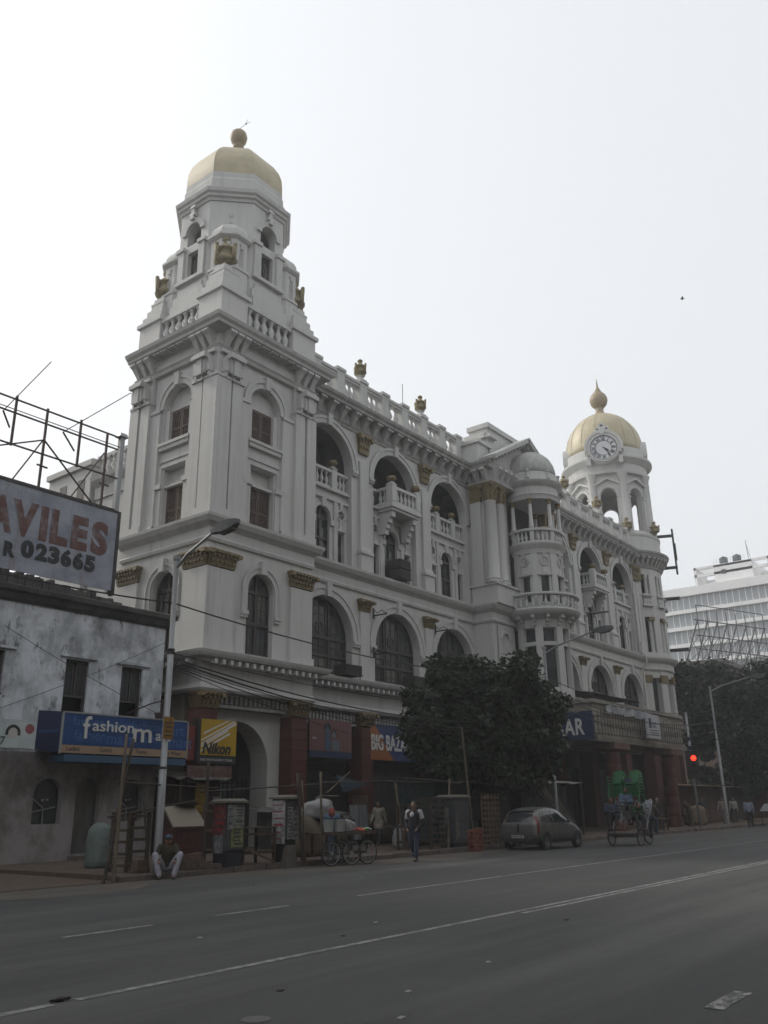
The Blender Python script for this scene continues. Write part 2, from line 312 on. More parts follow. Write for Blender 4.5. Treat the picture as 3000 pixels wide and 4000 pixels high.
# roof balustrades over the wings
def roofbal(Y, xs, urns, x0, x1):
    O('balustrade_base', MB().box(x0, x1, Y - .2, Y + .2, 22.15, 22.66), tr, B)
    O('balustrade_rail', MB().box(x0, x1, Y - .2, Y + .2, 23.72, 23.86).box(x0, x1, Y - .27, Y + .27, 23.86, 24.02), tr, B)
    for x in xs:
        O('balustrade_pier', MB().box(x - .3, x + .3, Y - .26, Y + .26, 22.15, 24.03).box(x - .37, x + .37, Y - .33, Y + .33, 24.03, 24.2), tr, B)
        if x in urns:
            O('urn_pedestal', MB().box(x - .27, x + .27, Y - .27, Y + .27, 24.2, 24.32).lathe(x, Y, [(.2, 24.32), (.15, 24.42), (.16, 24.5), (.26, 24.56)], 10), tr, B)
            I('urn', URN, B, (x, Y, 24.56), sc=.86)
    e = [x0] + list(xs) + [x1]
    for a, c in zip(e, e[1:]):
        a += .35; c -= .35; n = int((c - a) / .4)
        for k in range(n): I('baluster', BAL, B, (a + (c - a) * (k + .5) / n, Y, 22.64), sc=(1, 1, 1.22))
roofbal(27.3, [29.75, 31.65, 33.6, 35.6, 37.5, 39.45, 41.4, 43.3], [33.6, 39.45], 28.3, 44.6)
roofbal(26.7, [53.9, 55.8, 57.65, 59.6, 61.6, 63.6, 65.6, 67.6, 69.2], [57.65, 63.6], 51.8, 69.6)

def capital(name, uc, w, zt, h, n0, n1, fram, par=B, rnd=False):     # gilded Corinthian capital
    b = MB(fram); hw = w / 2
    for k, (z0, z1, e0, e1) in enumerate(((0, .36, 0, .05), (.36, .68, .02, .1), (.68, .88, .04, .16))):
        a, c = zt - h + h * z0, zt - h + h * z1; i = []
        for z, e in ((a, e0), (c, e1)): i += [b.p(uc - hw - e, n0, z), b.p(uc + hw + e, n0, z), b.p(uc + hw + e, n1 + e, z), b.p(uc - hw - e, n1 + e, z)]
        for f in ((0, 1, 5, 4), (1, 2, 6, 5), (2, 3, 7, 6), (3, 0, 4, 7), (4, 5, 6, 7), (0, 3, 2, 1)): b.f.append([i[q] for q in f])
        nl = max(3, int(w / .2))
        for q in range(nl):     # curled leaves
            u = uc - hw + w * (q + (.5 if k % 2 else .3)) / nl
            b.box(u - .05, u + .05, n1 + e1 - .04, n1 + e1 + .07, c - h * .1, c + .01)
    b.box(uc - hw - .15, uc + hw + .15, n0, n1 + .16, zt - h * .12, zt)
    for sgn in (-1, 1): b.box(uc + sgn * (hw + .1) - .1, uc + sgn * (hw + .1) + .1, n1 + .02, n1 + .26, zt - h * .32, zt - h * .1)
    return O(name, b, M['gold'], par)
def archivolt(fram, uc, zs, r, w, n0, key=True, leg=0, imp=True):
    b = MB(fram); b.ring(uc, zs, r + .02, r + w, n0, n0 + .09, seg=20); b.ring(uc, zs, r + w * .72, r + w + .05, n0 + .09, n0 + .14, seg=20)
    if key: b.tap(uc - .15, uc + .15, n0, n0 + .24, zs + r - .06, zs + r + w + .2, -.02)
    for sg in (-1, 1):
        m = uc + sg * (r + w * .5 + .02)
        if leg: b.box(m - w * .48, m + w * .48, n0, n0 + .09, zs - leg, zs); e = uc + sg * (r + w * .9); b.box(e - w * .14, e + w * .14, n0 + .08, n0 + .14, zs - leg, zs)
        if imp: b.box(m - w * .55, m + w * .55, n0, n0 + .17, zs - leg - .16, zs - leg); b.box(m - w * .5, m + w * .5, n0, n0 + .12, zs - leg - .28, zs - leg - .16)
    return O('archivolt', b, tr, B)
def arched_window(fram, uc, hw, zb, zs, n, cols, rows, glass='glass2', fw=.09, lead=True):
    b = MB(fram); b.ring(uc, zs, hw - fw, hw + .03, n, n + .1); zt = zs + hw
    for sg in (-1, 1): b.box(uc + sg * hw - (fw if sg > 0 else -.03), uc + sg * hw + (fw if sg < 0 else .03), n, n + .1, zb, zs)
    b.box(uc - hw, uc + hw, n, n + .12, zb, zb + .12)
    us = [uc - hw + 2 * hw * k / cols for k in range(cols + 1)]
    for u in us[1:-1]: b.box(u - .055, u + .055, n, n + .1, zb, zs + math.sqrt(max(0, hw ** 2 - (u - uc) ** 2)))
    zr = [zb + (zs - zb) * k / rows for k in range(1, rows + 1)]
    for z in zr: b.box(uc - hw, uc + hw, n, n + .11, z - .07, z + .07)
    w = O('arched_window', b, M['frame'], B)
    if lead:
        l = MB(fram)
        for k in range(cols * 3):
            u = uc - hw + 2 * hw * (k + .5) / (cols * 3); l.box(u - .014, u + .014, n + .01, n + .05, zb, zs + math.sqrt(max(0, hw ** 2 - (u - uc) ** 2)))
        z = zb + .35
        while z < zt - .2:
            x = hw if z < zs else math.sqrt(max(0, hw ** 2 - (z - zs) ** 2)); l.box(uc - x, uc + x, n + .012, n + .048, z - .014, z + .014); z += .42
        l.ring(uc, zs + hw * .25, .24, .28, n + .01, n + .06, 0, 2 * PI, 14)
        O('leading', l, M['frame'], w)
    zz = [zb] + zr
    for a, c in zip(zz, zz[1:]):
        for p, q in zip(us, us[1:]): O('pane', MB(fram).box(p, q, n - .02, n + .02, a, c), M[random.choice([glass, glass, glass, 'glass', 'curtain'])], w)
    g = MB(fram); g.poly([(uc - hw, n + .02, zs)] + [(uc - hw * cos(PI * k / 14), n + .02, zs + hw * sin(PI * k / 14)) for k in range(15)])
    O('pane', g, M[glass], w); return w
def rect_window(fram, u0, u1, z0, z1, n, cols=2, rows=2, glass='glass', name='window'):
    b = MB(fram); f = .06
    for u in [u0 + (u1 - u0) * k / cols for k in range(cols + 1)]: b.box(u - f / 2, u + f / 2, n, n + .07, z0, z1)
    for z in [z0 + (z1 - z0) * k / rows for k in range(rows + 1)]: b.box(u0, u1, n, n + .075, z - f / 2, z + f / 2)
    w = O(name, b, M['frame'], B)
    for a in range(cols):
        for c in range(rows):
            O('pane', MB(fram).box(u0 + (u1 - u0) * a / cols, u0 + (u1 - u0) * (a + 1) / cols, n - .02, n + .02, z0 + (z1 - z0) * c / rows, z0 + (z1 - z0) * (c + 1) / rows), M[random.choice([glass, glass, 'glass', 'glass2', 'curtain'])], w)
    return w
def shutters(fram, u0, u1, z0, z1, n, second=None):
    um = (u0 + u1) / 2
    for k, (a, c) in enumerate(((u0, um - .01), (um + .01, u1))):
        m = M[second] if (second and k == second_i) else M['shut']
        b = MB(fram)
        for x, y in ((a, a + .09), (c - .09, c)): b.box(x, y, n, n + .07, z0, z1)
        for z in (z0, (z0 + z1) / 2 - .2, z1 - .1): b.box(a, c, n, n + .068, z, z + .1)
        s = O('shutter', b, m, B)
        z = z0 + .14
        while z < z1 - .14:
            sl = MB(fram); i = [sl.p(q, w, t) for q in (a + .09, c - .09) for w, t in ((n, z + .075), (n + .015, z + .08), (n + .06, z), (n + .045, z - .005))]
            for f in ((0, 1, 2, 3), (7, 6, 5, 4), (0, 4, 5, 1), (1, 5, 6, 2), (2, 6, 7, 3), (3, 7, 4, 0)): sl.f.append([i[q] for q in f])
            O('slat', sl, m, s); z += .092
    O('shutter_back', MB(fram).box(u0, u1, n - .06, n - .03, z0, z1), M['dark'], B)
second_i = 0

# --- tower: both street faces
def tower_face(F, W, left):
    b = MB(F)
    # u runs from the corner: front 0..6.15 is X-22.15
    c = 2.68 if not left else 2.42 + .05
    uL, uR = (1.95, 4.05) if not left else (1.62, 3.75)
    c = (uL + uR) / 2
    lw = .78; sl = -.35
    b.apanel(0, W, 7.5, 12.05, c, lw, 7.62, 10.35, 0, .4, 14)
    b.apanel(0, W, 13.1, 16.4, c, .72, 13.2, 15.98, -.12, .36, 6, rise=.001)
    b.apanel(0, W, 16.4, 20.8, c, .95, 17.3, 19.0, -.12, .32, 14)
    b.poly([(0, 0, 12.05), (W, 0, 12.05), (W, 0, 13.1), (0, 0, 13.1)])
    b.poly([(0, -.12, 20.8), (W, -.12, 20.8), (W, -.12, 22.1), (0, -.12, 22.1)])
    O('tower_wall', b, st, B)
    # blind lunette and niche fills
    b = MB(F); b.poly([(c - .95, -.44, 18.9), (c + .95, -.44, 18.9)] + [(c + .95 * cos(PI * k / 12), -.44, 19. + .95 * sin(PI * k / 12)) for k in range(13)])
    O('lunette', b, st, B)
    b = MB(F).box(c - .72, c + .72, -.5, -.48, 15.1, 16).box(c - .72, c + .72, -.48, -.2, 15.1, 15.22); O('niche_fill', b, st, B)
    for sg in (-1, 1): O('reveal', MB(F).box(c + sg * .82 - .14, c + sg * .82 + .14, -.44, -.2, 17.3, 18.9), st, B)
    shutters(F, c - .7, c + .7, 13.22, 15.1, -.44, 'shut2' if left else None)
    shutters(F, c - .66, c + .66, 17.36, 18.86, -.42)
    arched_window(F, c, lw, 7.62, 10.35, -.36, 2, 2)
    archivolt(F, c, 10.35, lw, .32, 0, leg=.95)
    archivolt(F, c, 19.0, .95, .38, -.12, imp=False)
    O('sill', MB(F).box(c - 1.05, c + 1.05, -.12, .1, 17.06, 17.2).box(c - 1.0, c + 1.0, -.12, .04, 16.86, 17.06), tr, B); O('panel_mould', MB(F).box(c - 1.0, c + 1.0, -.12, -.06, 16.3, 16.38), tr, B); O('sill', MB(F).box(c - 1.05, c + 1.05, -.1, .1, 7.5, 7.6), tr, B)
    b = MB(F)
    for sg in (-1, 1):
        b.box(c + sg * 1.0 - .28, c + sg * 1.0 + .28, -.12, .05, 15.04, 15.26); b.box(c + sg * .98 - .22, c + sg * .98 + .22, -.12, -.04, 13.1, 15.04)
        b.box(c + sg * 1.02 - .2, c + sg * 1.02 + .2, -.12, -.05, 15.26, 16.02)
    b.box(c - 1.22, c + 1.22, -.12, -.05, 16.02, 16.14)
    O('window_surround', b, tr, B)
    # lower corner pilasters (broad, gilded capitals) and upper paired pilasters
    for a, d in ((0., 1.35), (W - 1.4, W)):
        O('pilaster', MB(F).box(a, d, 0, .12, 7.5, 10.9).box(a - (0 if a == 0 else .05), d + .05, 0, .2, 7.5, 7.85), st, B)
        capital('capital', (a + d) / 2, d - a, 11.62, .68, 0, .14, F)
    for a, d, wn in ((0., uL - .02, 1), (uR + .02, W, -1)):
        m = (lambda t: a + t) if wn > 0 else (lambda t: d - t); X = lambda p, q: tuple(sorted((m(p), m(q))))
        p = MB(F); p.box(a, d, -.12, .04, 13.1, 18.9); p.box(*X(0, 1.36), -.1, .08, 13.1, 20.8)
        p.box(*X(-.14 if wn > 0 else 0, .62), .08, .26, 13.42, 19.4) if False else p.box(*X(0, .62), .08, .24, 13.42, 19.4); p.box(*X(.74, 1.36), .08, .2, 13.42, 19.4)
        p.box(*X(0, 1.42), -.1, .3, 13.08, 13.42); p.box(*X(0, 1.4), -.1, .28, 19.4, 19.52); p.box(*X(1.36, d - a), -.1, .1, 13.08, 13.36); p.box(*X(1.36, d - a), -.1, .1, 18.82, 18.98)
        O('pilaster', p, st, B)
        k = MB(F); uc = m(.68)        # scrolled consoles under the cornice
        k.tap(uc - .3, uc + .3, .1, .42, 19.62, 20.3, -.03); k.box(uc - .44, uc + .44, .08, .62, 20.3, 20.5); k.box(uc - .36, uc + .36, .08, .52, 20.5, 20.62)
        for sg in (-1, 1): k.tap(uc + sg * .42 - .1, uc + sg * .42 + .1, .1, .36, 19.7, 20.3, -.02); k.tap(uc + sg * .42 - .05, uc + sg * .42 + .05, .15, .3, 19.45, 19.7, -.02)
        k.tap(uc - .15, uc + .15, .1, .5, 19.55, 20.3, -.02); k.box(uc - .07, uc + .07, .1, .34, 19.36, 19.55)
        k.box(uc - .66, uc + .66, .0, .26, 20.62, 20.78)
        O('console', k, tr, B)
    O('impost_band', MB(F).box(c - .95, c + .95, -.44, -.36, 18.9, 18.98), tr, B)
tower_face(lambda u, n, z: (22.15 + u, 26 - n, z), 6.15, False)
tower_face(FL, 5.77, True)
b = MB()      # solid arris where the two faces of pilasters meet
for d, z0, z1 in ((.12, 7.85, 10.9), (.2, 7.5, 7.85), (.24, 13.42, 19.4), (.3, 13.08, 13.42), (.28, 19.4, 19.52), (.08, 19.52, 20.8)): b.box(22.15 - d, 22.16, 26 - d, 26.01, z0, z1)
O('corner_arris', b, st, B)
# right return and back of the tower
O('tower_wall', MB().box(22.6, 28.3, 26.6, 31.77, 7.5, 22.1), st, B)
# ground floor under the tower: arch between red rusticated piers
F2 = fr(26.75)
b = MB(F2); b.apanel(23.0, 27.3, 0, 5.4, 24.85, 1.75, .1, 3.25, 0, 1.0, 18); b.box(22.4, 28.2, -.9, -.3, 5.4, 6.0)
O('arcade_wall', b, st, B)
b = MB(F2); b.poly([(21, -2.6, 0), (29, -2.6, 0), (29, -2.6, 6), (21, -2.6, 6)]); b.poly([(23.0, -1.0, 0), (23.0, -2.6, 0), (23.0, -2.6, 6), (23.0, -1, 6)]); b.poly([(27.0, -1.0, 0), (27.0, -2.6, 0), (27.0, -2.6, 6), (27.0, -1, 6)]); b.poly([(23, -1, 5.2), (27, -1, 5.2), (27, -2.6, 5.2), (23, -2.6, 5.2)])
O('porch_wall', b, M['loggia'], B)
O('inner_arch', MB(fr(29.3)).ring(24.9, 2.6, 1.0, 1.15, 0, .1, 0, PI, 14), st, B)
b = MB(fr(28.0))
for k in range(15): b.box(23.2 + k * .26, 23.23 + k * .26, 0, .03, .13, 2.9 + (.25 if k % 3 == 0 else 0))
b.box(23.1, 27, 0, .04, 2.6, 2.66).box(23.1, 27, 0, .04, .5, .56); O('iron_gate', b, M['iron'], B)
rus = None
def rpier(F, u0, u1, n, z1, name='rusticated_pier', core=True, dep=.7):
    par = O(name, MB(F).box(u0 + .03, u1 - .03, n - dep, n - .03, .0, z1), M['red'], B)
    z = .55; O('plinth', MB(F).box(u0 - .06, u1 + .06, n - dep - .02, n + .06, .0, .5), M['red'], par)
    while z + .4 < z1: O('stone_block', MB(F).box(u0, u1, n - dep - .02, n, z, z + .38), M['red'], par); z += .425
    return par
for u0, u1 in ((22.15, 23.05), (27.25, 28.2)):
    rpier(FT, u0, u1, 0, 5.3); capital('capital', (u0 + u1) / 2, u1 - u0, 5.94, .62, -.6, .02, FT)
rpier(FL, 4.8, 5.7, 0, 5.3)
b = MB(F2); b.box(23.05, 27.25, 0, .45, 5.42, 5.55)
for k in range(16): b.box(23.15 + k * .26, 23.3 + k * .26, .05, .5, 5.58, 5.9)
O('frieze', b, M['soot'], B)
O('side_wall', MB(FL).box(1, 5.7, -.6, -.1, 0, 6.0), layered('dirty_wall', (.23, .21, .17), [((.08, .075, .065), (1, 1, .4), .4, .7, .8)], .9), B)

# --- tower attic stage, octagon, dome
for P, l in ((PATHS[0], 0),):
    course('attic_plinth', [(22.15, 31.77), (22.15, 26), (28.3, 26), (28.3, 31.77)], [(-.4, 22.1), (-.02, 22.15), (-.02, 22.42), (-.4, 22.42)])
ab = MB(); ab.box(22.5, 28.0, 26.5, 31.4, 22.1, 24.05); O('attic_core', ab, st, B)
for x0, x1, y0, y1 in ((22.1, 23.7, 25.95, 27.5), (26.75, 28.35, 25.95, 27.5), (22.1, 23.7, 30.3, 31.85), (26.75, 28.35, 30.3, 31.85)):
    b = MB(); b.box(x0, x1, y0, y1, 22.12, 23.92); b.box(x0 - .12, x1 + .12, y0 - .12, y1 + .12, 23.92, 24.12)
    d = .06
    for z0, z1 in ((24.12, 24.5), (24.5, 24.9), (24.9, 25.25)): b.box(x0 + d, x1 - d, y0 + d, y1 - d, z0, z1); d += .13
    b.box(x0 + .3, x1 - .3, y0 + .3, y1 - .3, 25.25, 25.36); b.box(x0 + .4, x1 - .4, y0 + .4, y1 - .4, 25.36, 25.62)
    O('corner_pedestal', b, st, B)
    xm, ym = (x0 + x1) / 2, (y0 + y1) / 2
    I('urn', URN, B, (xm, ym, 25.62), 0, (1.35, 1.35, 1.4))
b = MB(); b.box(23.7, 26.75, 26.0, 26.4, 23.74, 23.94).box(23.7, 26.75, 26.05, 26.4, 22.42, 22.8); O('balustrade_rail', b, tr, B)
b = MB(); b.box(22.15, 22.55, 27.5, 30.3, 23.74, 23.94).box(22.2, 22.55, 27.5, 30.3, 22.42, 22.8); O('balustrade_rail', b, tr, B)
for k in range(6): I('baluster', BAL, B, (24.0 + k * .48, 26.18, 22.78), sc=(1.0, 1.0, 1.08)); I('baluster', BAL, B, (22.33, 27.75 + k * .46, 22.78), sc=(1.0, 1.0, 1.08))
def octo(r, z, rot=22.5): return [(TX + r * cos(R(rot + 45 * k)), TY + r * sin(R(rot + 45 * k)), z) for k in range(8)]
b = MB()
for k in range(8):      # octagon drum: cardinal faces carry windows
    a0, a1 = R(22.5 + 45 * k), R(67.5 + 45 * k); am = (a0 + a1) / 2; r = 2.75; ap = r * cos(R(22.5)); hw = r * sin(R(22.5))
    nx, ny = cos(am), sin(am); ux, uy = -ny, nx
    F = lambda u, n, z, nx=nx, ny=ny, ux=ux, uy=uy, ap=ap: (TX + nx * (ap + n) + ux * u, TY + ny * (ap + n) + uy * u, z)
    q = MB(F)
    if k % 2 == 0: q.poly([(-hw, 0, 24), (hw, 0, 24), (hw, 0, 30.2), (-hw, 0, 30.2)])
    else:
        q.apanel(-hw, hw, 24, 27.5, 0, .38, 26.0, 27.45, 0, .5, 4, rise=.001); q.apanel(-hw, hw, 27.5, 30.2, 0, .5, 27.9, 28.55, 0, .45, 12)
    O('drum_wall', q, st, B)
    if k % 2:
        q = MB(F)
        q.ring(0, 28.55, .52, .8, 0, .12); q.box(-.95, -.55, 0, .14, 25.9, 27.62).box(.55, .95, 0, .14, 25.9, 27.62)
        q.box(-1.02, 1.02, 0, .2, 25.72, 25.9).box(-.85, .85, 0, .08, 25.1, 25.45)
        q.box(-1.05, -.5, 0, .22, 27.62, 27.82).box(.5, 1.05, 0, .22, 27.62, 27.82)
        q.box(-.12, .12, 0, .26, 29.2, 29.42).tap(-.2, .2, 0, .26, 29.42, 29.62, .05).box(-.1, .1, 0, .22, 29.62, 29.86).tap(-.2, .2, 0, .25, 29.86, 30.1, .06)
        q.box(-1.1, 1.1, 0, .3, 23.85, 24.55).box(-1.08, 1.08, 0, .18, 24.55, 25.05)
        O('window_surround', q, tr, B)
        q = MB(F); q.box(-.36, -.28, -.3, -.22, 26, 27.4).box(.28, .36, -.3, -.22, 26, 27.4).box(-.36, .36, -.3, -.22, 27.3, 27.42).box(-.02, .02, -.3, -.24, 26, 27.4); O('window_frame', q, M['frame'], B)
    else:       # canted aedicule with its own little dome
        q = MB(); cx, cy = TX + nx * 2.4, TY + ny * 2.4; an = math.atan2(ny, nx)
        hex_ = lambda rr, z: [(rr, z)]
        q.lathe(cx, cy, [(.98, 24.2), (.98, 25.6), (1.04, 25.62), (1.04, 25.74), (.92, 25.76), (.92, 27.3), (1.0, 27.34), (1.12, 27.44), (1.12, 27.56), (.95, 27.6), (.93, 27.9), (.8, 28.15), (.5, 28.38), (.2, 28.46), (.12, 28.6), (.2, 28.72), (.13, 28.86), (.1, 28.95), (.2, 29.05), (.22, 29.2), (.12, 29.32), (0, 29.36)], 8, rot=an + R(22.5))
        ae = O('aedicule', q, st, B)
        for j in (-1, 0, 1):
            aa = an + R(45 * j); G = lambda u, n, z, aa=aa, cx=cx, cy=cy: (cx + cos(aa) * (.85 + n) - sin(aa) * u, cy + sin(aa) * (.85 + n) + cos(aa) * u, z)
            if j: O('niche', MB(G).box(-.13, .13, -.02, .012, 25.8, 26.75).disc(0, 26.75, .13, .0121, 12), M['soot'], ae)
            O('niche_keystone', MB(G).box(-.15, .15, 0, .06, 27.04, 27.1).tap(-.08, .08, 0, .06, 26.86, 27.04, 0), tr, ae)
b = MB(); b.f.append([b.p(*p) for p in octo(2.75, 30.2)]); O('drum_roof', b, st, B)
def opath(r): return [(x, y) for x, y, z in octo(r, 0)]
OP = [p for p in opath(2.75)]
O('drum_cornice', MB().sweep(OP, [(-.2, 29.95), (.06, 29.95), (.1, 30.08), (.2, 30.14), (.22, 30.26), (.32, 30.34), (.36, 30.52), (.2, 30.6), (-.3, 30.64)], closed=True), tr, B)
O('dome_base', MB().sweep(OP, [(-.2, 30.5), (.04, 30.6), (.04, 30.95), (-.04, 31.0), (-.05, 31.4), (-.1, 31.5), (-.1, 31.82), (-.4, 31.85)], closed=True), tr, B)
dp = [(2.58, 31.5), (2.62, 31.85), (2.63, 32.2), (2.59, 32.7), (2.42, 33.2), (2.1, 33.72), (1.66, 34.18), (1.15, 34.58), (.74, 34.88), (0, 34.89)]
dome = O('dome', MB().lathe(TX, TY, dp, 8, rot=R(22.5)), M['dome'], B, 33)
O('finial', MB().lathe(TX, TY, [(.34, 34.85), (.34, 34.98), (.22, 35.1), (.16, 35.4), (.24, 35.52), (.3, 35.6), (.18, 35.66), (.28, 35.76), (.41, 35.93), (.47, 36.2), (.41, 36.46), (.26, 36.62), (.1, 36.68), (0, 36.69)], 16), M['ball'], dome, True)
O('aerial', MB().tube([(TX - .2, TY, 36.5), (TX + .25, TY - .25, 37.2)], .014, 4).tube([(TX + .25, TY - .25, 37.2), (TX + .3, TY - .3, 37.5)], .01, 4).tube([(TX + .25, TY - .25, 37.2), (TX + .42, TY - .4, 37.35)], .01, 4).ell((TX + .25, TY - .25, 37.2), (.05, .05, .05), 6, 5), M['iron'], dome)
# --- the two wings
def wing(F, Y, x0, x1, pils, bays, balc, first):
    # lower storey wall 7.5-12.05, upper giant arches 13.1-20.8
    e = [x0] + [p for p in pils] + [x1]
    for i, uc in enumerate(bays):
        a, c = e[i], e[i + 1]
        O('wing_wall', MB(F).apanel(a, c, 7.5, 12.05, uc, 1.95, 7.62, 9.4, 0, .55, 20), st, B)
        O('wing_wall', MB(F).apanel(a, c, 13.08, 20.82, uc, 1.95, 13.08, 18.5, 0, .5, 20), st, B)
        archivolt(F, uc, 9.4, 1.95, .46, 0); archivolt(F, uc, 18.5, 1.95, .38, 0)
        arched_window(F, uc, 1.93, 7.66, 9.4, -.5, 3, 2)
        # loggia behind the balustrade
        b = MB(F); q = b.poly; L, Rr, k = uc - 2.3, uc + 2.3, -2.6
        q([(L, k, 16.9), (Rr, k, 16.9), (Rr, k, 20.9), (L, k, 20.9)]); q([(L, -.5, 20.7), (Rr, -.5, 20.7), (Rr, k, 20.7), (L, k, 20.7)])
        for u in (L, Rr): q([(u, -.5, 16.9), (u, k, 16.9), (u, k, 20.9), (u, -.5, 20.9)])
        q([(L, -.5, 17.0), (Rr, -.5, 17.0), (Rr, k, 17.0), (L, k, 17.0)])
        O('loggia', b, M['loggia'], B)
        # infill wall with one arched and two narrow windows
        n = -.32; b = MB(F)
        b.apanel(uc - .95, uc + .95, 13.08, 16.56, uc, .58, 13.3, 15.5, n, .3, 12)
        for sg in (-1, 1):
            ua, ub = sorted((uc + sg * .95, uc + sg * 1.95)); um = uc + sg * 1.42
            b.apanel(ua, ub, 13.08, 15.25, um, .27, 13.25, 14.95, n, .3, 4, rise=.001)
            b.apanel(ua, ub, 15.25, 15.87, um, .25, 15.62, 15.87, n, .12, 8, rise=.001); b.apanel(ua, ub, 15.87, 16.56, um, .25, 15.87, 15.87, n, .12, 10, back=True)
            b.poly([(um - .25, n - .12, 15.62), (um + .25, n - .12, 15.62), (um + .25, n - .12, 15.87), (um - .25, n - .12, 15.87)])
        O('wing_infill', b, st, B)
        b = MB(F); b.box(uc - 1.95, uc + 1.95, n, n + .12, 16.5, 16.64).box(uc - 1.95, uc + 1.95, n - .3, n + .02, 16.64, 17.0).box(uc - 1.95, uc + 1.95, n - .3, n + .2, 17.0, 17.14)
        for sg in (-1, 1):
            b.box(uc + sg * .95 - .12, uc + sg * .95 + .12, n, n + .1, 13.08, 16.5); um = uc + sg * 1.42
            b.ring(um, 15.87, .25, .32, n, n + .06, 0, 2 * PI, 14); b.box(um - .33, um + .33, n, n + .1, 15.0, 15.1).tap(um - .16, um + .16, n, n + .07, 15.1, 15.56, .06); b.tap(um - .08, um + .08, n, n + .07, 16.14, 16.5, -.05)
            b.box(um - .5, um - .3, n, n + .04, 15.75, 15.82).box(um + .3, um + .5, n, n + .04, 15.75, 15.82)
            for s2 in (-1, 1): b.box(um + s2 * .3 - .04, um + s2 * .3 + .04, n, n + .05, 13.25, 15.0)
        b.ring(uc, 15.5, .6, .74, n, n + .08); b.tap(uc - .13, uc + .13, n, n + .14, 16.02, 16.5, -.03)
        for sg in (-1, 1): b.box(uc + sg * .7 - .14, uc + sg * .7 + .14, n, n + .12, 15.16, 15.46)
        O('window_surround', b, tr, B)
        for sg in (-1, 1): rect_window(F, uc + sg * 1.42 - .27, uc + sg * 1.42 + .27, 13.25, 14.95, n - .26, 1, 3, 'glass')
        arched_window(F, uc, .57, 13.32, 15.5, n - .24, 2, 2, 'glass', .05, False)
        # loggia balustrade, stepping forward as a balcony in some bays
        if i in balc:
            d = .85; b = MB(F)
            b.box(uc - 1.35, uc + 1.35, n - .1, d, 17.0, 17.16).box(uc - 1.25, uc + 1.25, n - .1, d - .1, 16.84, 17.0).box(uc - 1.3, uc + 1.3, n, d - .02, 17.16, 17.34)
            b.box(uc - 1.26, uc + 1.26, d - .26, d - .02, 18.06, 18.22).box(uc - 1.26, uc - 1.04, n, d - .2, 18.06, 18.22).box(uc + 1.04, uc + 1.26, n, d - .2, 18.06, 18.22)
            for sg in (-1, 1):
                b.box(uc + sg * 1.12 - .2, uc + sg * 1.12 + .2, d - .42, d, 17.34, 18.3); b.tap(uc + sg * 1.12 - .22, uc + sg * 1.12 + .22, d - .44, d + .02, 18.3, 18.45, .1)
                b.box(uc + sg * 1.55 - .42, uc + sg * 1.55 + .42, n - .2, n + .04, 18.06, 18.22)
                for (z0, z1, dd) in ((16.5, 16.84, .66), (16.2, 16.5, .46), (15.9, 16.2, .3), (15.6, 15.9, .18)): b.box(uc + sg * .98 - .15, uc + sg * .98 + .15, n, dd, z0, z1)
            O('balcony', b, st, B)
            for k in range(5): I('baluster', BAS, B, F(uc - .72 + k * .36, d - .14, 17.34))
            for sg in (-1, 1):
                for k in range(2): I('baluster', BAS, B, F(uc + sg * 1.15, -.1 + k * .3, 17.34))
                I('planter', pot, B, F(uc + sg * 1.12, d - .21, 18.45)); I('planter', pot, B, F(uc + sg * 1.75, n - .1, 18.22))
                for k in range(2): I('baluster', BAS, B, F(uc + sg * (1.5 + .24 * k), n - .08, 17.34))
        else:
            b = MB(F); b.box(uc - 1.95, uc + 1.95, n - .2, n + .06, 18.06, 18.22).box(uc - 1.95, uc + 1.95, n - .18, n + .02, 17.14, 17.3)
            for sg in (-1, 1): b.box(uc + sg * .85 - .2, uc + sg * .85 + .2, n - .24, n + .1, 17.14, 18.3).tap(uc + sg * .85 - .24, uc + sg * .85 + .24, n - .28, n + .14, 18.3, 18.46, .12)
            O('balustrade_rail', b, tr, B)
            for sg in (-1, 1): I('planter', pot, B, F(uc + sg * .85, n - .07, 18.44))
            for k in range(3):
                I('baluster', BAS, B, F(uc - .36 + k * .36, n - .07, 17.32)); I('baluster', BAS, B, F(uc - 1.72 + k * .28, n - .07, 17.32)); I('baluster', BAS, B, F(uc + 1.16 + k * .28, n - .07, 17.32))
    for p in pils:
        O('pilaster', MB(F).box(p - .37, p + .37, 0, .16, 13.1, 19.2).box(p - .46, p + .46, 0, .26, 13.1, 14.0).box(p - .52, p + .52, 0, .34, 14.0, 14.16).tap(p - .46, p + .46, 0, .26, 14.16, 14.42, .07), st, B)
        capital('capital', p, .74, 20.78, 1.1, 0, .16, F)
        O('pilaster', MB(F).box(p - .37, p + .37, 0, .12, 7.5, 11.0), st, B); capital('capital', p, .78, 11.62, .62, 0, .14, F)
wing(FW, 27.1, 28.3, 44.1, [33.48, 39.2], [30.62, 36.33, 41.8], [1], True)
wing(FR, 26.5, 52.3, 69.6, [57.65, 63.6], [54.85, 60.6, 66.5], [1], False)
O('pilaster', MB(FR).box(68.75, 69.15, 0, .16, 13.1, 19.2).box(69.2, 69.62, 0, .2, 13.1, 19.2).box(68.7, 69.7, 0, .3, 13.1, 14.2), st, B); capital('capital', 69.2, .9, 20.78, 1.2, 0, .2, FR)
O('downpipe', MB().tube([(68.6, 26.3, 6), (68.6, 26.3, 12), (68.6, 25.9, 12.4), (68.6, 25.95, 13.1), (68.6, 26.35, 13.4), (68.6, 26.35, 20.5)], .06, 6), M['trim'], B)
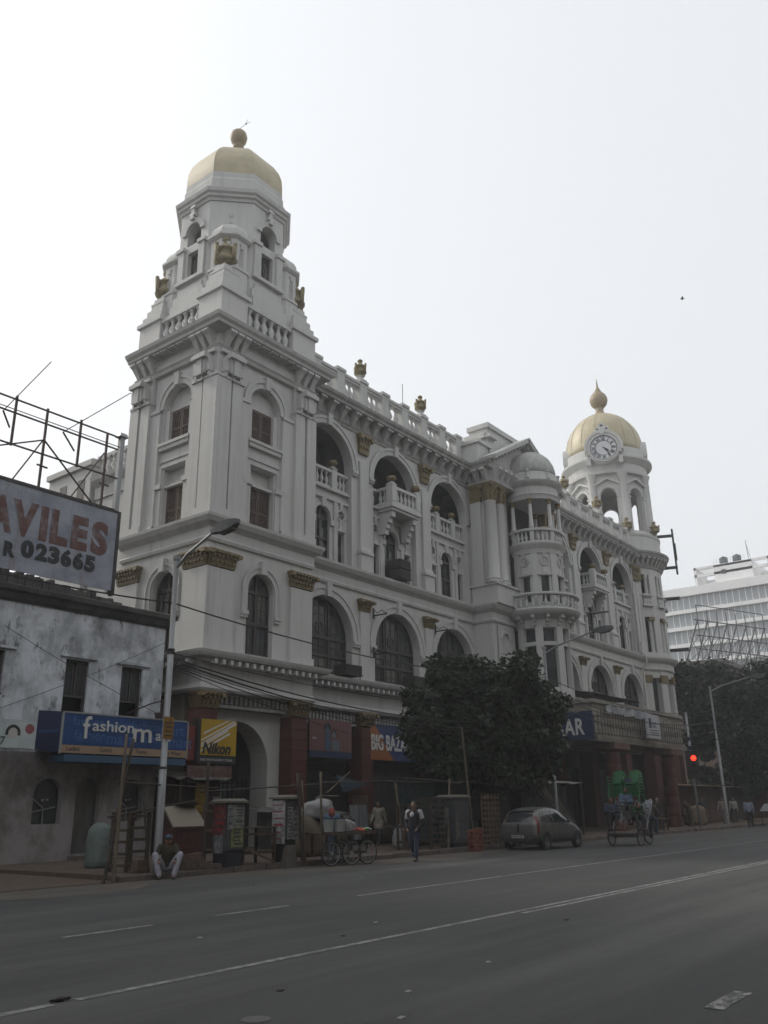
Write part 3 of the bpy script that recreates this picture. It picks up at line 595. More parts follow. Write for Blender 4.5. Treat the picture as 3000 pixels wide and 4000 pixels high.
# --- roof, rear and the long body behind the fronts
O('roof', MB().box(28.4, 69.4, 27.6, 46, 21.9, 22.18), st, B)
O('rear_wall', MB().box(28, 75, 44.5, 46, 0, 22), st, B)
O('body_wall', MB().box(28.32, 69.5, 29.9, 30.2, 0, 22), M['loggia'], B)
b = MB(); b.box(23.25, 27, 31.77, 36, 0, 16.9); b.sweep([(23.25, 36), (23.25, 31.8)], [(-.2, 16.3), (.08, 16.3), (.1, 16.9), (.4, 17.2), (.46, 17.4), (-.2, 17.5)]); b.box(23.0, 27, 36.2, 40, 0, 18.6); b.box(22.85, 27, 36.1, 40.1, 18.2, 18.5)
O('rear_wing', b, st, B)
b = MB(); b.box(23.2, 23.45, 31.8, 36.1, 18.5, 18.68).box(23.2, 23.45, 31.8, 36.1, 17.45, 17.62); O('balustrade_rail', b, tr, B)
for k in range(9): I('baluster', BAL, B, (23.32, 32.1 + k * .44, 17.6))
for y in (33, 34.6): O('shutter', MB().box(23.19, 23.26, y - .4, y + .4, 13.2, 15.2), M['shutg'], B)
for y in (37, 38.6): O('window', MB().box(22.98, 23.03, y - .3, y + .3, 16.2, 17.6), M['frame'], B)

# --- central pavilion: piers, columns, pediment, attic and the domed bow
for sg in (1, -1):
    m = lambda x: x if sg > 0 else 2 * BX - x
    X = lambda a, c: tuple(sorted((m(a), m(c))))
    b = MB(); x0, x1 = X(44.1, 46.65); b.box(x0, x1, 25.75, 29, 7.4, 22.1); b.box(*X(46.65, 47.2), 26.3, 29, 7.4, 22.1)
    O('pavilion_pier', b, st, B)
    b = MB(); b.box(*X(43.95, 46.75), 25.2, 27, 13.1, 14.2); b.box(*X(43.85, 46.85), 25.1, 27.1, 14.2, 14.34); b.box(*X(43.9, 46.8), 25.15, 27, 13.05, 13.3)
    O('column_pedestal', b, st, B)
    for x in (44.2, 45.2):
        xc = m(x); c = O('column', MB().lathe(xc, 25.55, [(.5, 14.34), (.5, 14.46), (.43, 14.5), (.47, 14.6), (.4, 14.7), (.395, 16.5), (.36, 19.5), (.4, 19.55), (.35, 19.6)], 20), st, B, 40)
        q = MB(); q.lathe(xc, 25.55, [(.36, 19.58), (.38, 19.95), (.43, 20.3), (.52, 20.55), (.56, 20.62)], 12)
        for k in range(8):
            a = PI / 4 * k
            for rr, z in ((.36, 19.95), (.43, 20.28)): q.bar((xc + cos(a) * rr, 25.55 + sin(a) * rr, z - .3), (xc + cos(a) * (rr + .09), 25.55 + sin(a) * (rr + .09), z), .14, .06)
            if k % 2: q.ell((xc + cos(a) * .56, 25.55 + sin(a) * .56, 20.55), (.12, .12, .1), 6, 5)
        q.box(xc - .5, xc + .5, 25.05, 26.05, 20.62, 20.76); O('capital', q, M['gold'], c)
    capital('capital', m(44.02), .34, 20.76, 1.15, -.7, .05, lambda u, n, z: (u, 26.1 - n, z)); O('pilaster', MB().box(*X(43.86, 44.15), 26.08, 26.8, 14.3, 19.62), st, B)
    b = MB(); n_ = MB(fr(25.74)); u = m(45.4)
    n_.apanel(u - .9, u + .9, 9.6, 11.9, u, .42, 9.7, 11.0, .06, .3, 12, back=True); n_.ring(u, 11.0, .44, .6, .06, .14); n_.box(u - .08, u + .08, .06, .2, 11.4, 11.75)
    O('niche', n_, st, B)
    O('entablature', MB().box(*X(43.9, 46.7), 25.0, 27, 20.76, 20.95).box(*X(44.0, 46.6), 25.1, 27, 20.95, 21.65), M['soot'], B)
    O('cornice', MB().sweep([X(43.9, 46.75)[0:1][0:1] and (X(43.9, 46.75)[0], 26.9), (X(43.9, 46.75)[0], 25.4), (X(43.9, 46.75)[1], 25.4), (X(43.9, 46.75)[1], 26.4)], [(-.2, 21.62), (.3, 21.7), (.36, 21.86), (.44, 21.98), (.5, 22.12), (-.2, 22.24)]), tr, B)
    for k in range(4): I('cornice_bracket', bkt, B, (X(43.9, 46.75)[0] + .35 + k * .68, 25.2, 21.7))
    for k in range(2): I('cornice_bracket', bkt, B, (m(44.0), 25.6 + k * .6, 21.7), -PI / 2 * sg)
# pediment with raking cornices
b = MB(); q = b.poly
for y in (25.3, 26.4): q([(44.0, y, 22.2), (52.4, y, 22.2), (48.2, y, 24.5)])
q([(44.0, 25.3, 22.2), (48.2, 25.3, 24.5), (48.2, 26.4, 24.5), (44, 26.4, 22.2)]); q([(52.4, 25.3, 22.2), (48.2, 25.3, 24.5), (48.2, 26.4, 24.5), (52.4, 26.4, 22.2)])
O('pediment', b, st, B)
for sg in (-1, 1):
    a, c = Vector((48.2 - sg * 4.75, 25.0, 22.12)), Vector((48.2, 25.0, 24.78)); up_ = Vector((sg * .49, 0, .87)).normalized() if True else None
    b = MB(); b.bar(a, c + (c - a).normalized() * .1, .9, .16, upv=(0, 0, 1)); b.bar(a + Vector((0, .1, .14)), c + Vector((0, .1, .16)), 1.2, .14); b.bar(a + Vector((0, .2, -.16)), c + Vector((0, .2, -.16)), .5, .14)
    rk = O('raking_cornice', b, tr, B)
    for k in range(11):
        p = a.lerp(c, (k + .7) / 11.4); O('dentil', MB().box(p.x - .09, p.x + .09, 24.78, 25.15, p.z - .28, p.z - .1), tr, rk)
b = MB(); b.box(45.0, 51.4, 25.9, 27.3, 22.2, 25.05); b.box(44.9, 51.5, 25.75, 27.4, 25.05, 25.38); b.box(44.75, 51.6, 26.0, 27.6, 24.3, 24.7); b.box(44.4, 52, 26.3, 28.2, 22.2, 24.15); b.box(44.2, 52.2, 26.2, 28.6, 23.6, 23.9); b.box(43.7, 45.1, 25.9, 27.4, 22.2, 23.55); b.box(43.55, 45.2, 25.75, 27.5, 23.55, 23.78)
for sg in (-1, 1): b.box(48.2 + sg * 2.9 - .5, 48.2 + sg * 2.9 + .5, 25.6, 26, 24.3, 24.5)
O('attic', b, st, B)
# bow: lower storeys with piers at +-22.5 and +-67.5 degrees
def pol(a, r, cx=BX, cy=BY):
    if cx == BX: r *= 1.07
    return (cx + r * cos(R(a)), cy + r * sin(R(a)))
PA = [-90 - 112.5, -90 - 67.5, -90 - 22.5, -90 + 22.5, -90 + 67.5, -90 + 112.5]
def piece(cx, cy, a0, a1, r0, r1, z0, z1, n=3):
    b = MB(); ri = [[pol(a0 + (a1 - a0) * k / n, r, cx, cy) for k in range(n + 1)] for r in (r0, r1)]
    i = [[b.p(*p, z) for p in row] for z in (z0, z1) for row in ri]
    for k in range(n): b.f += [[i[1][k], i[1][k + 1], i[3][k + 1], i[3][k]], [i[0][k + 1], i[0][k], i[2][k], i[2][k + 1]], [i[2][k], i[3][k], i[3][k + 1], i[2][k + 1]], [i[0][k], i[0][k + 1], i[1][k + 1], i[1][k]]]
    b.f += [[i[0][0], i[1][0], i[3][0], i[2][0]], [i[1][n], i[0][n], i[2][n], i[3][n]]]; return b
for a in PA:
    for z0, z1, r1, w in ((6.0, 11.85, 1.6, 8), (13.1, 16.9, 1.56, 8)): O('bow_pier', piece(BX, BY, a - w, a + w, 1.2, r1, z0, z1), st, B)
for a, c in zip(PA, PA[1:]):
    for z0, z1 in ((7.0, 8.2), (10.72, 10.95), (11.78, 13.0), (15.05, 16.95), (13.0, 13.4)): O('bow_wall', piece(BX, BY, a + 7, c - 7, 1.25, 1.5, z0, z1, 4), st, B)
    w = O('bow_window', piece(BX, BY, a + 8, c - 8, 1.28, 1.31, 8.2, 11.8, 4), M['glass'], B)
    for z in (13.4,):
        O('bow_window', piece(BX, BY, a + 13, c - 13, 1.3, 1.34, 13.4, 15.05, 4), M['glass'], B)
        for x, y in ((a + 7, a + 13), (c - 13, c - 7)): O('window_jamb', piece(BX, BY, x, y, 1.3, 1.46, 13.4, 15.05, 1), st, B)
        O('window_bar', piece(BX, BY, a + 13, c - 13, 1.33, 1.38, 14.1, 14.17, 4), M['frame'], B)
    am = (a + c) / 2
    G = lambda u, n, z, am=am: (BX + cos(R(am)) * (1.6 + n) - sin(R(am)) * u, BY + sin(R(am)) * (1.6 + n) + cos(R(am)) * u, z)
    g = MB(G).ring(0, 16.0, .25, .32, -.05, .06, 0, 2 * PI, 16).tap(-.16, .16, -.05, .06, 15.2, 15.65, .06).box(-.5, .5, -.06, .1, 15.08, 15.16); g.tap(-.08, .08, -.05, .07, 16.32, 16.6, -.04)
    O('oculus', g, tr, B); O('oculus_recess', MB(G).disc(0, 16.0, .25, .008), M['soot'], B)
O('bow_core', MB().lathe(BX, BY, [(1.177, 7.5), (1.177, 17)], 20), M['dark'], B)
O('bow_architrave', MB().lathe(BX, BY, [(1.391, 16.5), (1.691, 16.5), (1.712, 16.75), (1.733, 16.8), (1.926, 16.98), (1.969, 17.12), (1.605, 17.2), (1.284, 17.2)], 32), tr, B, 40)
ARC = (R(115), R(425))
O('bow_gallery_rail', MB().lathe(BX, BY, [(1.519, 17.96), (1.519, 18.12), (1.819, 18.12), (1.819, 17.96)], 32, cap=False).lathe(BX, BY, [(1.552, 17.18), (1.776, 17.18), (1.776, 17.3), (1.552, 17.3)], 32, cap=False), tr, B, 40)
for a in PA:
    x, y = pol(a, 1.53); O('gallery_pier', MB().lathe(x, y, [(.19, 17.18), (.19, 18.2)], 4, rot=R(a) + PI / 4), st, B)
    c = O('gallery_column', MB().lathe(x, y, [(.17, 18.2), (.17, 18.32), (.135, 18.38), (.11, 19.75)], 12), st, B, 40)
    O('capital', MB().lathe(x, y, [(.11, 19.74), (.14, 19.86), (.15, 19.95), (.21, 20.06), (.21, 20.12)], 8), M['gold'], c)
    for d in (13, 22.5, 32):
        if a < 0 and a + d < PA[-1]: I('baluster', BAS, B, (*pol(a + d, 1.56), 17.28), sc=(1, 1, .95))
O('bow_entablature', MB().lathe(BX, BY, [(1.391, 20.1), (1.733, 20.1), (1.776, 20.35), (1.840, 20.42), (1.733, 20.5), (1.712, 20.95), (1.798, 21.05), (1.969, 21.15), (2.054, 21.32), (1.819, 21.4), (1.776, 21.5), (1.755, 21.95), (1.669, 22.0)], 32), tr, B, 40)
O('bow_dome', MB().lathe(BX, BY, [(1.691, 21.95), (1.680, 22.3), (1.584, 22.75), (1.391, 23.15), (1.070, 23.5), (0.642, 23.75), (0.214, 23.86), (0.000, 23.88)], 32), M['soot'], B, True)
for a in PA[1:5]:
    x, y = pol(a, 1.68); O('dome_console', MB().lathe(x, y, [(.14, 21.5), (.1, 21.9), (.17, 22.0), (.05, 22.1)], 6), tr, B)
O('gallery_ceiling', MB().lathe(BX, BY, [(1.391, 20.12), (0.000, 20.13)], 16, cap=False), M['loggia'], B); O('gallery_shade_sheet', MB().box(46.7, 49.7, 25.6, 25.68, 17.2, 20.3), M['dark'], B)  # near-black sheet stands in for the shade inside the gallery
# lower bow balcony on consoles
O('bow_balcony', MB().lathe(BX, BY, [(1.391, 11.75), (1.691, 11.8), (1.733, 12.0), (1.712, 12.3), (2.193, 12.5), (2.354, 12.56), (2.461, 12.72), (2.504, 12.82), (2.397, 12.9), (2.397, 12.98), (1.391, 13.02)], 36), tr, B, 40)
O('bow_balcony_rail', MB().lathe(BX, BY, [(2.204, 13.66), (2.204, 13.84), (2.482, 13.84), (2.504, 13.74), (2.461, 13.66)], 36, cap=False), tr, B, 40)
for k in range(24): I('baluster', BAS, B, (*pol(-200 + k * 9.5, 2.18), 12.97))
for k in range(9):
    a = -90 - 100 + k * 25; G = lambda u, n, z, a=a: (BX + cos(R(a)) * (1.61 + n) - sin(R(a)) * u, BY + sin(R(a)) * (1.61 + n) + cos(R(a)) * u, z)
    O('balcony_console', MB(G).box(-.1, .1, 0, .62, 12.32, 12.52).box(-.1, .1, 0, .4, 12.12, 12.32).box(-.1, .1, 0, .22, 11.92, 12.12), tr, B)

# --- round clock turret
def tpol(a, r): return pol(a, r, CX, CY)
O('turret_core', MB().lathe(CX, CY, [(3.2, 5.5), (3.2, 22)], 40), M['glass'], B, True)
TA = [226, 252, 278, 304, 330, 356]
for a in TA:
    for z0, z1, r in ((7.4, 12.05, 3.75), (13.1, 20.8, 3.72)): O('turret_pier', piece(CX, CY, a - 6, a + 6, 3.15, r, z0, z1), st, B)
    q = MB()
    for k in range(5): x, y = tpol(a - 5 + 2.5 * k, 3.84); q.ell((x, y, 11.3), (.16, .16, .3), 6, 5)
    O('capital', piece(CX, CY, a - 6.5, a + 6.5, 3.5, 3.85, 11.0, 11.6), M['gold'], B); O('capital', piece(CX, CY, a - 6.5, a + 6.5, 3.5, 3.86, 19.6, 20.78), M['gold'], B) if a in (226, 330) else None
for a, c in zip(TA, TA[1:]):
    for z0, z1, r in ((7.4, 7.9, 3.7), (11.4, 12.05, 3.7), (13.1, 13.5, 3.7), (16.5, 17.6, 3.7), (20.2, 20.8, 3.7)): O('turret_wall', piece(CX, CY, a + 5.5, c - 5.5, 3.15, r, z0, z1, 4), st, B)
    O('turret_rail', piece(CX, CY, a + 5, c - 5, 3.6, 3.9, 18.3, 18.46, 4), tr, B); O('turret_sill', piece(CX, CY, a + 5, c - 5, 3.4, 3.95, 17.4, 17.6, 4), tr, B)
    for k in range(5): I('baluster', BAS, B, (*tpol(a + 8 + 2.5 * k, 3.75), 17.6))
    am = (a + c) / 2
    for z0, z1 in ((13.5, 16.5), (17.6, 20.2)):
        x, y = tpol(am + 3, 3.5); O('turret_column', MB().lathe(x, y, [(.2, z0), (.16, z0 + .2), (.14, z1 - .3), (.22, z1 - .1), (.22, z1)], 10), st, B, 40)
    O('capital', piece(CX, CY, am - 1, am + 8, 3.3, 3.8, 16.2, 16.5), M['gold'], B)
    for z in (14.2, 15, 15.8, 18.6, 19.4, 8.8, 9.8, 10.6): O('glazing_bar', piece(CX, CY, a + 5.5, c - 5.5, 3.2, 3.24, z, z + .05, 3), M['frame'], B)
# balustrade, drum, openings, clock, dome
O('turret_parapet', MB().lathe(CX, CY, [(3.55, 22.15), (3.98, 22.15), (3.98, 22.4), (3.9, 22.42), (3.9, 22.5), (3.6, 22.5)], 48, cap=False).lathe(CX, CY, [(3.62, 23.5), (3.62, 23.8), (4.02, 23.8), (4.02, 23.62), (3.92, 23.5)], 48, cap=False), tr, B, 40)
for k in range(8):
    a = 201.9 + 45 * k + 22.5
    O('parapet_pier', piece(CX, CY, a - 10, a + 10, 3.6, 3.93, 22.4, 23.6), st, B)
    for j in range(5): I('baluster', BAL, B, (*tpol(a + 14.5 + 4 * j, 3.78), 22.48), sc=(1, 1, 1.15))
CA = 201.9      # a clock and an opening look this way
for k in range(8):
    a = CA + 45 * k
    G = lambda u, n, z, a=a: (CX + cos(R(a)) * (3.25 + n) - sin(R(a)) * u, CY + sin(R(a)) * (3.25 + n) + cos(R(a)) * u, z)
    hw = 3.25 * math.tan(R(22.5))
    O('drum_wall', MB(G).apanel(-hw, hw, 22.3, 29.9, 0, .68, 24.2, 27.6, 0, .55, 14), st, B)
    q = MB(G); q.ring(0, 27.6, .72, .95, 0, .1); q.box(-1.15, -.78, 0, .14, 24.2, 27.5).box(.78, 1.15, 0, .14, 24.2, 27.5).box(-1.2, -.72, 0, .2, 27.3, 27.45).box(.72, 1.2, 0, .2, 27.3, 27.45)
    for sg in (-1, 1): q.bar((G(sg * 1.25, .15, 28.5)), (G(0, .15, 29.15)), .3, .16) if False else None
    O('opening_surround', q, tr, B)
    g = MB(); A, Cc, D = Vector(G(-1.2, .12, 28.55)), Vector(G(0, .16, 29.15)), Vector(G(1.2, .12, 28.55)); g.bar(A, Cc, .3, .16); g.bar(Cc, D, .3, .16); O('gable', g, tr, B)
    x, y = tpol(a + 22.5, 3.52)
    c = O('drum_column', MB().lathe(x, y, [(.5, 23.8), (.5, 24.6), (.42, 24.68), (.46, 24.8), (.36, 24.95), (.33, 29.2), (.44, 29.35), (.46, 29.5), (.5, 29.6)], 16), st, B, 40)
    for sg in (-1, 1): xx, yy = tpol(a + 22.5 + sg * 5, 3.62); O('volute', MB().ell((xx, yy, 29.4), (.13, .13, .13), 8, 6), tr, c)
    I('urn', URN, B, (*tpol(a + 22.5 - 4, 4.0), 24.0), sc=.95) if k in (0, 6, 7, 1) else None
O('drum_base', MB().lathe(CX, CY, [(3.95, 22.2), (3.95, 23.7), (3.85, 23.8), (3.6, 24.2), (3.0, 24.22), (2.7, 24.0)], 48, cap=False), st, B, 40)
O('drum_cornice', MB().lathe(CX, CY, [(3.0, 29.6), (3.66, 29.6), (3.7, 29.85), (3.62, 29.9), (3.62, 30.5), (3.75, 30.62), (3.95, 30.78), (4.12, 30.95), (4.13, 31.15), (3.9, 31.3), (3.8, 31.35), (3.76, 32.1), (3.55, 32.15), (3.4, 32.2)], 64), st, B, 40)
b = MB().lathe(CX, CY, [(3.5, 32.1), (3.53, 32.7), (3.47, 33.4), (3.29, 34.2), (2.96, 34.95), (2.46, 35.65), (1.78, 36.25), (1.05, 36.66), (.55, 36.86), (0, 36.9)], 64); cdome = O('clock_dome', b, M['dome'], B, True)
for k in range(16):
    a = CA + 22.5 * k + 11.25; O('dome_rib', MB().tube([(*tpol(a, r), z) for r, z in ((3.54, 32.2), (3.49, 33.4), (3.31, 34.2), (2.98, 34.95), (2.48, 35.65), (1.8, 36.25), (1.07, 36.66))], .022, 5), M['dome'], cdome)
O('finial', MB().lathe(CX, CY, [(1.0, 36.55), (.8, 36.75), (.5, 37.0), (.34, 37.35), (.4, 37.5), (.3, 37.6), (.5, 37.72), (.74, 38.0), (.85, 38.4), (.83, 38.65), (.7, 38.98), (.46, 39.24), (.32, 39.32), (.34, 39.42), (.24, 39.6), (.11, 39.85), (.07, 40.3), (.02, 40.8)], 24), M['ball'], cdome, True)
wh = mat('clock_dial', (.55, .56, .57), .5); nu = mat('clock_ink', (.04, .04, .055), .5)
for k in range(4):
    a = CA + 90 * k; RB = 4.06 if k in (0, 2) else 3.5
    G = lambda u, n, z, a=a, RB=RB: (CX + cos(R(a)) * (RB + n) - sin(R(a)) * u, CY + sin(R(a)) * (RB + n) + cos(R(a)) * u, z)
    q = MB(G); zc = 31.8; q.ring(0, zc, 1.2, 1.6, -1.6, .2, R(-20), R(200), 30); q.ring(0, zc, 1.2, 1.33, .0, .26, 0, 2 * PI, 36); q.ring(0, zc, 1.48, 1.7, -1.6, .28, R(-10), R(190), 28); q.disc(0, zc, 1.3, .02, 32)
    if k in (0, 2):
        q.ring(0, zc, 1.2, 1.45, -.6, .12, R(195), R(345), 16); q.tap(-.18, .18, -1.0, .36, 33.1, 33.7, .02); q.ring(0, 34.2, .12, .3, -1.9, -.3, 0, 2 * PI, 16); q.box(-.42, .42, -2.0, -.35, 33.3, 33.9)
        for sg in (-1, 1): q.ring(sg * .4, 33.75, .1, .24, -1.5, -.1, 0, 2 * PI, 14); q.tap(sg * 1.4 - .2, sg * 1.4 + .2, -.5, .12, 30.3, 31.0, .06)
    ck = O('clock', q, st, B)
    O('dial', MB(G).disc(0, zc, 1.2, .14, 40), wh, ck)
    if k in (1, 3): continue
    q = MB(G); q.ring(0, zc, 1.13, 1.18, .14, .16, 0, 2 * PI, 48); q.ring(0, zc, .68, .72, .14, .16, 0, 2 * PI, 40)
    for j in range(60): t = R(6 * j); q.disc(1.09 * cos(t), zc + 1.09 * sin(t), .022, .155, 6)
    O('minute_track', q, nu, ck)
    for j in range(12):
        t = R(90 - 30 * j); num = ['XII', 'I', 'II', 'III', 'IIII', 'V', 'VI', 'VII', 'VIII', 'IX', 'X', 'XI'][j]
        ux = (sin(t), -cos(t)); c0 = Vector((cos(t), sin(t))) * .74
        if k == 0: text('numeral', num, .42, nu, ck, G(c0.x, .15, zc + c0.y), Vector(G(ux[0], 0, ux[1])) - Vector(G(0, 0, 0)), Vector(G(cos(t), 0, sin(t))) - Vector(G(0, 0, 0)), off=.012, ext=.01, sx=.72 if len(num) > 2 else .9, align='CENTER')
    for ang, ln, w in ((-37, .62, .12), (-53, .98, .07)):
        t = R(ang); O('clock_hand', MB(G).bar((0, 0, 0), (0, 0, 0.01), .01) if False else (lambda h: (h.poly([(-w / 2 * sin(t), .19, zc + w / 2 * cos(t)), (ln * .7 * cos(t) - w * sin(t) * .7, .19, zc + ln * .7 * sin(t) + w * cos(t) * .7), (ln * cos(t), .19, zc + ln * sin(t)), (ln * .7 * cos(t) + w * sin(t) * .7, .19, zc + ln * .7 * sin(t) - w * cos(t) * .7), (w / 2 * sin(t), .19, zc - w / 2 * cos(t)), (-.2 * cos(t), .19, zc - .2 * sin(t))]), h)[1])(MB(G)), nu, ck)

# --- ground floor shops
gb = mat('grille', (.05, .05, .05), .6, .2)
for p in (33.48, 39.2):
    rpier(fr(26.9), p - .43, p + .43, 0, 5.3, dep=.9); capital('capital', p, .88, 5.94, .62, -.6, .02, fr(26.9))
for a in (44.6, 46.6, 52.5, 57.65, 63.6, 69.2): rpier(fr(26.2), a - .5, a + .5, 0, 5.5, dep=.9)
F3 = fr(27.75)
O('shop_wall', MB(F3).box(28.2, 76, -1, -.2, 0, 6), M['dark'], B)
for a, c in ((28.35, 33.0), (33.95, 38.75), (39.65, 44.1), (47.2, 52), (53, 57.1), (58.2, 63.1), (64.1, 68.7)):
    sh = O('roller_shutter', MB(F3).box(a, c, -.14, -.1, .1, 4.0).box(a, c, -.1, .1, 3.6, 4.0), M['roll'], B)
    for k in range(22): O('shutter_slat', MB(F3).box(a + .05, c - .05, -.1, -.05, .2 + k * .16, .32 + k * .16), M['roll'], sh)
    q = MB(F3); q.box(a, c, .2, .55, 5.3, 5.42)
    for k in range(int((c - a) / .24)): q.box(a + .05 + k * .24, a + .18 + k * .24, .25, .58, 5.5, 5.85)
    O('frieze', q, M['soot'], B)
for k in range(5): a = 226 + 30 * k; O('turret_pier', piece(CX, CY, a - 8, a + 8, 3.1, 3.75, 0, 6), M['red'], B)
# --- entrance canopy on red columns
can = M['canopy'] = layered('canopy_render', (.30, .275, .23), [((.15, .14, .125), (.6, .6, 2), .4, .66, .8), ((.27, .25, .21), (3, 3, .6), .55, .75, .5)], .9, (10, .2))
b = MB(); b.box(46.6, 61, 20.9, 26, 4.95, 5.25); b.box(46.8, 61, 21.15, 21.4, 5.25, 7.1); b.box(46.8, 47.05, 21.4, 26, 5.25, 7.1); b.box(46.65, 61.1, 21.0, 21.5, 7.1, 7.3); b.box(46.65, 47.15, 21.5, 26, 7.1, 7.3); b.box(46.7, 61.05, 21.1, 21.45, 6.05, 6.15)
canopy = O('entrance_canopy', b, can, B)
for x in (49.6, 58.6):
    b = MB(); b.box(x - 1.1, x + 1.1, 20.75, 22.1, 4.6, 4.95); O('column_block', b, mat('worn_red_block', (.17, .10, .08), .85, 0, (4, (.11, .05, .04), .3, .7)), B)
    for dx, dy in ((-.5, 0), (.45, .3)):
        c = O('red_column', MB().lathe(x + dx, 21.3 + dy, [(.5, .1), (.5, .6), (.42, .7), (.38, 4.4), (.48, 4.6)], 16), M['red'], B, 40)
        for k in range(6): O('column_drum', MB().lathe(x + dx, 21.3 + dy, [(.4, .75 + k * .62), (.425, .8 + k * .62), (.42, 1.28 + k * .62), (.4, 1.32 + k * .62)], 16, cap=False), M['red'], c, 40)
q = MB()
for k in range(36): q.box(46.7 + k * .4, 46.725 + k * .4, 20.62, 20.65, 5.25, 6.5 + .12 * (k % 4 == 0))
for z in (5.3, 5.75, 6.25): q.box(46.6, 60.9, 20.6, 20.66, z, z + .05)
for k in range(18): q.box(46.4, 46.43, 20.7 + k * .24, 20.73 + k * .24, 5.25, 6.4)
for z in (5.3, 6.25): q.box(46.4, 46.45, 20.6, 25, z, z + .05)
O('canopy_railing', q, M['rust'], canopy)
# ------------------------------------------------------------- low plaster shop house on the left
LB = E('plaster_shop_house', 'low stained plaster shop house with dark windows, left of the domed building', 'house', (17, 26, 0))
M['plaster'] = layered('stained_plaster', (.60, .63, .67), [((.30, .32, .34), (1.3, 1.3, .6), .42, .60, .85), ((.045, .045, .045), (2.4, 2.4, 1.1), .56, .66, .75), ((.11, .11, .11), (.45, .45, .5), .52, .68, .7)], .9, (8, .3))
M['plaster2'] = layered('grimy_plaster', (.27, .255, .25), [((.08, .072, .068), (.8, .8, .6), .42, .64, .9), ((.25, .23, .23), (2.2, 2.2, 1), .55, .75, .5)], .9, (8, .3))
M['mould'] = layered('mouldy_concrete', (.075, .07, .065), [((.03, .03, .03), (1.5, 1.5, 1.5), .42, .64, .9), ((.14, .13, .12), (4, 4, 4), .6, .75, .5)], .95, (10, .5))
F = fr(26.)
for a, c, u, hw in ((8, 14.9, 13.68, .47), (14.9, 17.85, 16.75, .45), (17.85, 20.3, 18.97, .45)): O('upper_wall', MB(F).apanel(a, c, 3.4, 8.1, u, hw, 4.72, 6.45, 0, .28, 4, rise=.001), M['plaster'], LB)
for a, c, u, hw, zb, zs in ((8, 16.9, 16.16, .5, 1.24, 2.12), (16.9, 18.4, 17.6, .45, .3, 2.2), (18.4, 20.3, 19.32, .48, 1.27, 2.15)): O('lower_wall', MB(F).apanel(a, c, 0, 3.4, u, hw, zb, zs, 0, .3, 14), M['plaster2'], LB)
O('side_wall', MB().box(20.02, 20.28, 26.02, 38, 0, 8.1), M['plaster2'], LB); O('back_wall', MB().box(8, 20.2, 37.5, 38, 0, 8), M['plaster2'], LB)
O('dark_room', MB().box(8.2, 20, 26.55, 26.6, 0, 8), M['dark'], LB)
b = MB(); b.sweep([(8, 26), (20.3, 26), (20.3, 36)], [(-.3, 8.05), (.05, 8.05), (.14, 8.14), (.2, 8.3), (.3, 8.36), (.32, 8.52), (.1, 8.6), (-.3, 8.62)]); O('eaves', b, M['mould'], LB)
O('roof', MB().box(8, 20.2, 26.2, 37.8, 8.5, 8.6), M['mould'], LB)
b = MB()
for k in range(46): x = 12.6 + k * .125; h = .55 - .0105 * k + random.uniform(-.09, .1); b.tap(x - .1, x + .12, 26.0 + random.uniform(-.05, .05), 26.5, 8.6, 8.62 + max(.08, h), .03)
O('parapet_rubble', b, M['mould'], LB)['kind'] = 'stuff'
wf = mat('old_window_wood', (.07, .06, .056), .75)
for u, hw in ((13.68, .47), (16.75, .45), (18.97, .45)):
    w = O('window', MB(F).box(u - hw, u - hw + .07, -.2, -.1, 4.72, 6.45).box(u + hw - .07, u + hw, -.2, -.1, 4.72, 6.45).box(u - hw, u + hw, -.2, -.1, 6.38, 6.45).box(u - hw, u + hw, -.2, -.1, 5.22, 5.28), wf, LB)
    for sg in (-1, 1): O('casement', MB(F).box(u + sg * .2 - .17, u + sg * .2 - .12, -.22, -.16, 5.28, 6.38).box(u + sg * .2 + .12, u + sg * .2 + .17, -.22, -.16, 5.28, 6.38).box(u + sg * .2 - .17, u + sg * .2 + .17, -.22, -.16, 6.3, 6.38), wf, w); O('pane', MB(F).box(u + sg * .2 - .13, u + sg * .2 + .13, -.21, -.19, 5.3, 6.3), M['glass'], w)
    O('hood_mould', MB(F).box(u - hw - .25, u + hw + .3, 0, .09, 6.52, 6.6), M['plaster'], LB)
ds = mat('door_steel', (.15, .145, .14), .6, .2, (4, (.09, .086, .08), .35, .7, .3)); sh = O('roller_door', MB(F).box(17.15, 18.05, -.24, -.2, .3, 2.7), ds, LB)
for k in range(24): O('door_slat', MB(F).box(17.17, 18.03, -.2, -.165, .4 + k * .094, .47 + k * .094), ds, sh)
O('door_step', MB(F).box(17.05, 18.15, -.1, .3, .1, .26), M['kerb'], LB)
for u in (16.16, 19.32): O('display_window', MB(F).box(u - .5, u + .5, -.26, -.24, 1.24, 2.66), M['glass'], LB); O('window_fitting', MB(F).bar((0, 0, 0), (0, 0, .01), .01) if False else MB().bar((u - .4, 26.2, 1.6), (u + .4, 26.2, 1.75), .05, .03).bar((u, 26.2, 1.24), (u - .02, 26.2, 1.7), .05, .03).bar((u - .4, 26.2, 2.0), (u, 26.2, 1.7), .04, .03).box(u - .12, u - .02, 26.17, 26.2, 1.92, 1.99).box(u + .04, u + .13, 26.17, 26.2, 1.94, 2.0), M['galv'], LB)
